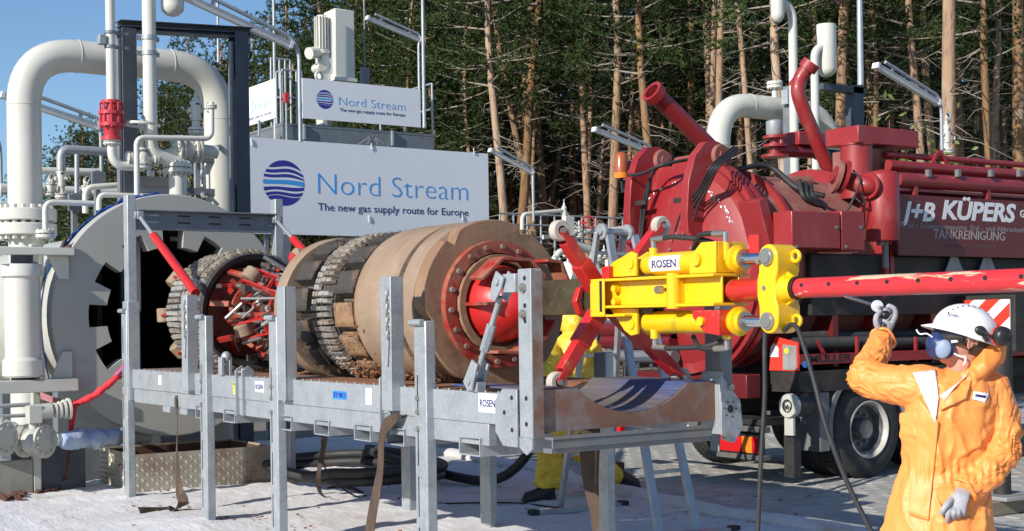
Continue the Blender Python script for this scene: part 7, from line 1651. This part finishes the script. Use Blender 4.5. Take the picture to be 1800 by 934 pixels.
# hood bunched behind the neck
b.tube(spline([J(1702, 668, 5.56), J(1722, 645, 5.56), J(1738, 615, 5.6), J(1744, 592, 5.66)], 6), [.03] * 3 + [.045] * 10 + [.04] * 6, 14, flat=1.5)
b.ell(J(1728, 622, 5.66), .055, .10, .085, R=Matrix.Rotation(.3, 3, 'Y')); b.ell(J(1738, 598, 5.68), .035, .085, .06)
b.tube(spline([J(1700, 664, 5.50), J(1720, 652, 5.55), J(1735, 642, 5.65), J(1712, 650, 5.74)], 6), .034, 12)
def sleeve_extra(c):
    d = 0
    for p, q_, r in ((el, 34, .16), (el2, 34, .17), (sh, 26, .17), (sh2, 26, .15), (J(1700, 850, 5.47), 60, .09)):
        L = (c - p).length
        if L < r: d += .008 * sin(L * q_ * 3.1 + 2.2 * noise.noise(c * 9)) * (1 - L / r) ** .6
    wz = J(1655, 822).z
    if abs(c.z - wz) < .06: d -= .010 * (1 - abs(c.z - wz) / .06); d += .005 * sin((c.x - c.y) * 150) * (1 - abs(c.z - wz) / .06)
    return d
def ridge(n, k=3.2): return max(0, 1 - abs(n) * k) ** 1.6
ARMS = [(sh, el, .12), (el, wr, .10), (sh2, el2, .13), (el2, wr2, .11)]
def film(c, n):
    q_ = Vector((c.dot(_R), c.dot(_F), c.z)); w = noise.noise(q_ * 3.1) * .5
    best = None
    for a, b_, R0 in ARMS:
        ab = b_ - a; t = max(0, min(1, (c - a).dot(ab) / ab.length_squared)); dd = (c - (a + ab * t)).length
        if dd < R0 and (best is None or dd < best[0]): best = (dd, t, ab, a)
    d = .0008 * noise.noise(q_ * 30) + .004 * noise.noise(q_ * 8)
    if best and not (best[2] is not None and (c - sh).length < .07):
        dd, t, ab, a = best; s = (c - a).dot(ab.normalized()); rad = (c - (a + ab * t)); an = noise.noise(rad.normalized() * 1.3 + Vector((t, 0, 0)))
        near = max(0, 1 - min((c - el).length, (c - el2).length) / .22)
        d += (.005 + .009 * near) * ridge(noise.noise(Vector((s * 11 + 2.4 * an, an * 2, 4))) , 3.0) + .004 * ridge(noise.noise(Vector((s * 5, an * 3.5, 9)) + rad * 6), 4)
        d -= .004
    else:
        d += .016 * ridge(noise.noise(Vector((q_.x * 7 + w, q_.y * 5, q_.z * 1.7 + w))), 3.2)
        d += .010 * ridge(noise.noise(Vector((q_.x * 5 + q_.z * 6 + w * 2, q_.y * 5, q_.z * 3.5 - q_.x * 4))), 3.6) + .003 * ridge(noise.noise(q_ * 11 + Vector((w, 0, 7))), 4)
        d -= .006
    return d + sleeve_extra(c) * .7
suit = remesh(b, .0062, 4, film)
so_ = body_part('coverall', suit, M['orange'], pm)
BV = BVHTree.FromPolygons([tuple(v) for v in suit.v], suit.f)
EYE = Vector((0, 0, CZ))
def drape(name, poly, mt, lift=.006, nu=14, parent=pm, thick=.003, warp=.0, bv=None):
    "quad patch (4 px corners, tl tr br bl) laid on the cloth surface"
    bv = bv or BV; vs = []; fs = []; a, b_, c, d = [Vector((*p, 0)) for p in poly]
    for j in range(nu + 1):
        for i in range(nu + 1):
            s, t = i / nu, j / nu; p = (a * (1 - s) + b_ * s) * (1 - t) + (d * (1 - s) + c * s) * t
            v = ray(p.x, p.y).normalized(); h = bv.ray_cast(EYE, v)
            if h[0] is None: h = (EYE + v * 5.6, -v)
            vs.append(h[0] - v * (lift + warp * noise.noise(h[0] * 12)))
    for j in range(nu):
        for i in range(nu): k = j * (nu + 1) + i; fs.append((k, k + 1, k + nu + 2, k + nu + 1))
    m = MB(); m.add(vs, fs); o = body_part(name, m, mt, parent); s_ = o.modifiers.new('thickness', 'SOLIDIFY'); s_.thickness = thick; s_.offset = 0; return o
drape('open_lapel', [(1604, 655), (1645, 650), (1650, 700), (1644, 745)], M['lining'], .012, warp=.007)
drape('open_lapel', [(1652, 696), (1696, 664), (1702, 652), (1660, 704)], M['lining'], .016, warp=.006)
drape('collar_flap', [(1654, 704), (1708, 666), (1700, 700), (1652, 722)], M['orange'], .013, warp=.004)
drape('zip_placket', [(1616, 700), (1650, 742), (1632, 915), (1598, 905)], M['orange'], .009, 24, thick=.005, warp=.003)
pt = drape('chest_patch', [(1712, 688), (1739, 692), (1732, 708), (1709, 702)], M['white'], .004)
drape('patch_print', [(1715, 693), (1733, 696), (1732, 700), (1714, 697)], M['ink'], .0065, 4, parent=pt)
for c, r, ax in ((wr, .054, (wr - el)), (wr2, .057, (wr2 - el2))):
    q = MB(); q.torus(c, ax, r, .006, 28, 8)
    for v in q.v: v += Vector((noise.noise(v * 30), noise.noise(v * 30 + Vector((9, 0, 0))), noise.noise(v * 30 + Vector((0, 9, 0))))) * .008
    body_part('elastic_cuff', q, M['orange'], pm)
# boots
for s in (-1, 1):
    a = Vector((J(1652, 985).x, J(1652, 985).y, 0)) + _R * (.15 * s); f = (-_R * .5 - _F * .6).normalized(); q = MB()
    q.tube([a + _U * .20, a + _U * .1, a + _U * .06 + f * .06, a + _U * .05 + f * .2], [.055, .06, .055, .035], 14); q.box(a.x - .05, a.x + .05, a.y - .05, a.y + .05, .005, .06)
    body_part('boot', remesh(q, .012, 2), M['boot'], pm)
# head
HC = Vector((1688, 600)); DH = 5.58
def H3(dx, dy, dz=0): return atD(HC.x + dx, HC.y + dy, DH - dz)
tl_ = radians(15); yw = radians(6)
ef = (-cr * cos(tl_) + cu * sin(tl_)); eu = (cr * sin(tl_) + cu * cos(tl_)); es = -_F
ef = (ef * cos(yw) + es * sin(yw)).normalized(); es = (es - ef * es.dot(ef)).normalized(); eu = (eu - ef * eu.dot(ef) - es * eu.dot(es)).normalized()
C0 = H3(2, -4)
def HL(f, s, u): return C0 + ef * f + es * s + eu * u
RM = Matrix((( ef.x, es.x, eu.x), (ef.y, es.y, eu.y), (ef.z, es.z, eu.z)))
h = MB(); h.ell(HL(-.01, 0, .02), .098, .076, .10, 24, 16, RM); h.ell(HL(.035, 0, -.055), .06, .055, .062, 20, 12, RM); h.ell(HL(.01, 0, -.03), .075, .065, .075, 20, 12, RM)
h.tube([HL(.085, 0, .01), HL(.11, 0, -.02), HL(.10, 0, -.035)], [.010, .014, .010], 10); h.ell(HL(.085, 0, -.055), .018, .024, .010, 12, 8, RM); h.ell(HL(.078, 0, -.09), .022, .025, .018, 12, 8, RM)
for s in (-1, 1): h.ell(HL(.08, .03 * s, .028), .014, .022, .008, 12, 8, RM); h.ell(HL(.06, .045 * s, -.01), .025, .02, .02, 12, 8, RM)
h.tube([HL(-.02, 0, -.06), HL(-.03, 0, -.12), J(1684, 668, 5.6)], [.060, .056, .062], 20)
hd = body_part('head', remesh(h, .0045, 4), M['skin'], pm)
for s in (-1, 1):
    q = MB(); P = [HL(-.015 + .018 * cos(t), s * (.079 + .004 * sin(t)), -.008 + .030 * sin(t)) for t in [x * .45 - 1.2 for x in range(11)]]; q.tube(P, .0055, 8); q.ell(HL(-.012, .074 * s, -.008), .014, .006, .024, 12, 8, RM); body_part('ear', remesh(q, .0025, 2), M['skin'], hd)
    q = MB(); q.ell(HL(.078, .030 * s, .012), .012, .012, .012, 12, 8); body_part('eye', q, M['white'], hd)
q = MB(); q.ell(HL(-.028, 0, .012), .094, .0785, .094, 24, 16, RM); cut = [v for v in q.v]
hair = remesh(q, .006, 1, lambda c, n: .002 * noise.noise(c * 60)); keep = []
body_part('hair', MBf := hair, M['hair'], hd)
# smoked goggles
q = MB(); vs = []; fs = []
for j in range(7):
    for i in range(17):
        a = radians(-82 + i * 164 / 16); u = -.032 + .066 * j / 6; rr2 = .1 + .006 * sin(j / 6 * pi); vs.append(HL(.005 + rr2 * cos(a), rr2 * .86 * sin(a), u))
for j in range(6):
    for i in range(16): k = j * 17 + i; fs.append((k, k + 1, k + 18, k + 17))
q.add(vs, fs); go = body_part('goggles', q, M['lens'], hd); s_ = go.modifiers.new('t', 'SOLIDIFY'); s_.thickness = .003
q = MB(); q.beam(HL(.012, .089, .027), HL(-.045, .082, .012), .004, .009, eu); part('temple', q, M['yelst'], go)
# respirator
q = MB(); q.ell(HL(.085, 0, -.045), .055, .056, .050, 24, 16, RM); q.ell(HL(.10, 0, -.008), .026, .028, .036, 18, 12, RM); q.ell(HL(.085, 0, -.085), .035, .04, .025, 18, 10, RM); q.tube([HL(.07, .03, -.06), HL(.085, .062, -.062)], [.04, .040], 20); q.tube([HL(.07, -.03, -.06), HL(.085, -.062, -.062)], [.04, .040], 20)
re_ = body_part('respirator', remesh(q, .0045, 3), M['respblue'], pm)
for s in (1,):
    q = MB(); n_ = (es * s * .9 + ef * .45 - eu * .1).normalized(); c = HL(.092, .068 * s, -.064); q.lathe(c, n_, [(-.01, .0), (-.01, .030), (.006, .030), (.010, .025), (.013, .013), (.013, 0)], 30, ref=eu)
    for v in q.v:
        d = v - c; v += eu * d.dot(eu) * .3
    body_part('filter', q, M['filter'], re_)
q = MB(); q.tube(spline([HL(.12, .02, -.03), HL(.15, .01, -.018), HL(.175, .0, -.026), HL(.19, -.01, -.012)], 6), .0035, 8, flat=1.8); body_part('mask_strap', q, M['white'], re_)
q = MB(); q.tube(spline([HL(.07, .072, -.028), HL(.04, .080, -.014), HL(.0, .083, .008), HL(-.03, .085, .02)], 6), .006, 8, flat=.4, up=eu); q.tube(spline([HL(.055, .070, -.068), HL(.02, .075, -.075), HL(-.0, .078, -.072), HL(-.005, .08, -.092), HL(.0, .08, -.105)], 6), .004, 8, flat=.5, up=eu); body_part('mask_strap', q, M['white'], re_)
# helmet
vs = []; fs = []; NA, NP = 48, 16; HCc = HL(-.006, 0, .032)
for j in range(NP + 1):
    ph = (pi / 2) * j / NP
    for i in range(NA):
        a = 2 * pi * i / NA; fr_ = max(0, cos(a)); rf_, rs_, ru_ = .134, .108, .112
        p = Vector((rf_ * sin(ph) * cos(a), rs_ * sin(ph) * sin(a), ru_ * cos(ph)))
        if abs(p.y) < .02: p *= 1.012
        if ph > 1.2: p.z -= .018 * (ph - 1.2) * (1 - fr_) * 3
        vs.append(HCc + RM @ p)
for i in range(NA):
    a = 2 * pi * i / NA; fr_ = max(0, cos(a)) ** 1.6; k = 1.04 + .01; p = Vector((.134 * k * cos(a) + .042 * fr_, .108 * k * sin(a), -.008 - .012 * fr_ - .018 * (1 - max(0, cos(a))))); vs.append(HCc + RM @ p)
for j in range(NP + 1):
    for i in range(NA): fs.append((j * NA + i, j * NA + (i + 1) % NA, (j + 1) * NA + (i + 1) % NA, (j + 1) * NA + i))
q = MB(); q.add(vs, fs); hm = thing('helmet', '', '') if 0 else part('helmet', q, M['hat'], pm, smooth=50); s_ = hm.modifiers.new('t', 'SOLIDIFY'); s_.thickness = .004; s_.offset = -1
q = MB()
for k in range(9):
    a = radians(60 - k * 11); 
    for sd in (.040,): p = Vector((.134 * sin(a) * cos(.0) * .93, sd + .006, .112 * cos(a) * .93 + .002)); q.ell(HCc + RM @ (p * 1.0), .0035, .0035, .0035, 8, 6)
part('vent_hole', q, M['fender'], hm, smooth=180, kind='stuff')
lt = place_text(text_mesh('ROSEN', .02, .05), HCc + RM @ Vector((.118, .062, .040)), RM @ Vector((-.55, .75, .0)), RM @ Vector((-.3, -.35, .8)))
part('lettering', lt, M['ink'], hm, smooth=0)
for sd in (1, -1):
    q = MB(); q.ell(HCc + RM @ Vector((-.015, sd * .106, .012)), .026, .012, .02, 14, 8, RM); q.tube([HCc + RM @ Vector((-.015, sd * .115, .012)), HCc + RM @ Vector((-.05, sd * .13, .0)), HCc + RM @ Vector((-.085, sd * .128, .01))], .006, 8); q.tube([HCc + RM @ Vector((-.03, sd * .115, -.005)), HCc + RM @ Vector((-.05, sd * .118, -.022))], .009, 8); ma = part('muff_mount', q, M['blackp'], hm, smooth=60)
    c = HCc + RM @ Vector((-.098, sd * .118, .012)); n_ = RM @ Vector((-.25, sd, .05)); q = MB(); q.lathe(c, n_, [(-.012, 0), (-.012, .036), (.006, .040), (.022, .038), (.034, .028), (.037, 0)], 30, ref=eu); mu = part('ear_defender', q, M['blackp'], ma, smooth=50)
    q = MB(); q.lathe(c, n_, [(-.014, .036), (-.014, .0405), (-.006, .0412), (-.006, .036)], 30, closed=True); part('red_ring', q, M['stripered'], mu) if 0 else body_part('red_ring', q, M['stripered'], ma)
# hands
def hand(pal, fingers, name='glove', r=.0028):
    m = MB()
    for P, R_, fl in pal: m.tube(spline(P, 4), [R_[0] + (R_[-1] - R_[0]) * (i / (4 * (len(P) - 1))) for i in range(4 * (len(P) - 1) + 1)], 18, flat=fl, up=cr)
    for P, ra, rb2 in fingers:
        S = spline(P, 4); n_ = len(S); m.tube(S, [ra + (rb2 - ra) * i / (n_ - 1) for i in range(n_)], 12); m.ell(S[-1], rb2 * 1.02)
    return body_part(name, remesh(m, r, 2, lambda c, n: .0007 * noise.noise(c * 120)), M['glove'], pm)
K = lambda px, py, D=5.93: atD(px, py, D)
hand([([K(1552, 602), K(1553, 588), K(1556, 574), K(1560, 565)], (.030, .037), .62)],
     [([K(1544, 577, 5.91), K(1540, 566, 5.90), K(1541, 556, 5.90), K(1547, 549, 5.92)], .0145, .011),
      ([K(1568, 568), K(1574, 555, 5.91), K(1572, 543, 5.90), K(1563, 538, 5.90)], .0125, .0105),
      ([K(1566, 566, 5.96), K(1573, 552, 5.96), K(1569, 542, 5.95), K(1561, 540, 5.94)], .0125, .0105),
      ([K(1563, 564, 5.99), K(1569, 552, 6.0), K(1564, 545, 5.99), K(1556, 546, 5.97)], .012, .010),
      ([K(1560, 566, 6.02), K(1564, 556, 6.04), K(1559, 551, 6.03), K(1553, 553, 6.0)], .011, .009)])
q = MB(); q.tube([K(1547, 585, 5.905), K(1551, 575, 5.895), K(1553, 566, 5.90)], .009, 8, flat=.5); q.ell(K(1556, 554, 5.93), .024, .02, .02, 16, 10); body_part('grip_knob', remesh(q, .004, 2), M['blackp'], pm)
L2 = lambda px, py, D=5.42: atD(px, py, D)
hand([([L2(1694, 862, 5.45), L2(1689, 873), L2(1684, 884), L2(1681, 893)], (.030, .040), .42)],
     [([L2(1672, 878), L2(1664, 888, 5.40), L2(1658, 896, 5.40), L2(1656, 902, 5.41)], .0135, .0105),
      ([L2(1671, 890), L2(1668, 900, 5.405), L2(1666, 909, 5.41), L2(1665.5, 917, 5.43)], .0115, .0095),
      ([L2(1678, 893), L2(1677, 902, 5.40), L2(1676, 909, 5.42), L2(1677, 912, 5.45)], .0118, .0095),
      ([L2(1685, 893), L2(1685, 901, 5.40), L2(1685, 907, 5.42), L2(1686, 909, 5.45)], .0115, .0092),
      ([L2(1692, 889), L2(1694, 898, 5.405), L2(1694, 903, 5.42), L2(1694, 906, 5.45)], .0105, .0088)])
# rod he holds
q = MB(); q.cyl(atD(1486, 521, 6.5), atD(1568, 547, 5.93), .008, n=14); ro_ = solo('steel_rod', q, M['chrome'], 'thin steel rod with a white disc in the raised gloved hand', 'rod')
q = MB(); d = (atD(1568, 547, 5.93) - atD(1486, 521, 6.5)).normalized(); c = atD(1541, 538, 6.11); q.lathe(c, d, [(0, 0), (0, .026), (.006, .027), (.012, .026), (.012, 0)], 26); part('white_disc', q, M['tube'], ro_)

# second person, in yellow, behind the rack
DY = 13.0
Yp = lambda px, py, D=DY: atD(px, py, D)
py_ = thing('person', 'person in yellow oilskins and black boots stepping behind the rack, head hidden by the tool', 'person', tuple(Yp(985, 870).xy) + (0,))
b = MB(); g0_ = Yp(962, 845)
loft(b, [(Yp(c, y), hw * 5.42e-3, hd) for y, c, hw, hd in ((583, 1008, 9, .07), (592, 1006, 24, .13), (620, 1003, 36, .17), (660, 998, 38, .18), (700, 996, 36, .17), (740, 995, 37, .18), (775, 994, 34, .17))], 24)
b.tube(spline([Yp(978, 765), Yp(968, 800), Yp(964, 830), Yp(962, 856)], 4), [.145] * 4 + [.125] * 5 + [.12] * 4, 16)
b.tube(spline([Yp(1008, 765), Yp(1036, 798, 13.1), Yp(1056, 820, 13.4), Yp(1078, 838, 13.7)], 4), [.145] * 4 + [.12] * 5 + [.10] * 4, 16)
b.tube(spline([Yp(975, 605), Yp(962, 640, 12.7), Yp(955, 668, 12.5)], 4), [.09] * 4 + [.075] * 5, 14); b.tube(spline([Yp(1035, 605), Yp(1045, 640, 13.1), Yp(1030, 665, 13.0)], 4), [.09] * 4 + [.075] * 5, 14)
b.ell(Yp(1008, 572), .115, .125, .14, 20, 14)
body_part('oilskin_suit', remesh(b, .016, 2, folds(.022, 4.2, .002, 8.1)), M['yfab'], py_)
for a, f in ((Yp(962, 866), -cr * .8 - _F * .2), (Yp(1084, 846, 13.75), cr * .75 + _F * .2)):
    q = MB(); f = f.normalized(); z = .11 if a.z < .2 else a.z; a = Vector((a.x, a.y, 0)); up_ = .0 if f.dot(cr) < 0 else .06
    q.tube([a + _U * (.24 + up_), a + _U * (.11 + up_), a + _U * (.075 + up_) + f * .08, a + _U * (.055 + up_ * .3) + f * .22], [.085, .085, .072, .05], 16); q.tube([a + _U * (.03 + up_) - f * .08, a + _U * (.03 + up_ * .4) + f * .24], [.045, .045], 10, flat=1.3); body_part('boot', remesh(q, .014, 2), M['boot'], py_)
for p in (Yp(954, 674, 12.45), Yp(1026, 672, 12.95)): 
    m = MB(); m.ell(p, .04, .035, .05)
    for k in range(4): m.tube([p + cr * (k - 1.5) * .02, p + cr * (k - 1.5) * .022 - _U * .06, p + cr * (k - 1.5) * .02 - _U * .09 + _F * .02], [.012, .011, .009], 8)
    m.tube([p - cr * .035, p - cr * .06 - _U * .04], [.013, .010], 8); body_part('glove', remesh(m, .007, 2), M['glove'], py_)
# things that are a single mesh need no Empty above them
for o in list(COL.objects):
    if o.type == 'EMPTY' and o.parent is None:
        ch = kids(o)
        if len(ch) == 1 and ch[0].type == 'MESH' and not kids(ch[0]) and 'label' in o:
            c = ch[0]; c.parent = None; c.location = o.location; nm = o.name; lab = {k: o[k] for k in ('label', 'category', 'group') if k in o}
            bpy.data.objects.remove(o); c.name = nm
            if 'kind' in c: del c['kind']
            for k, v in lab.items(): c[k] = v
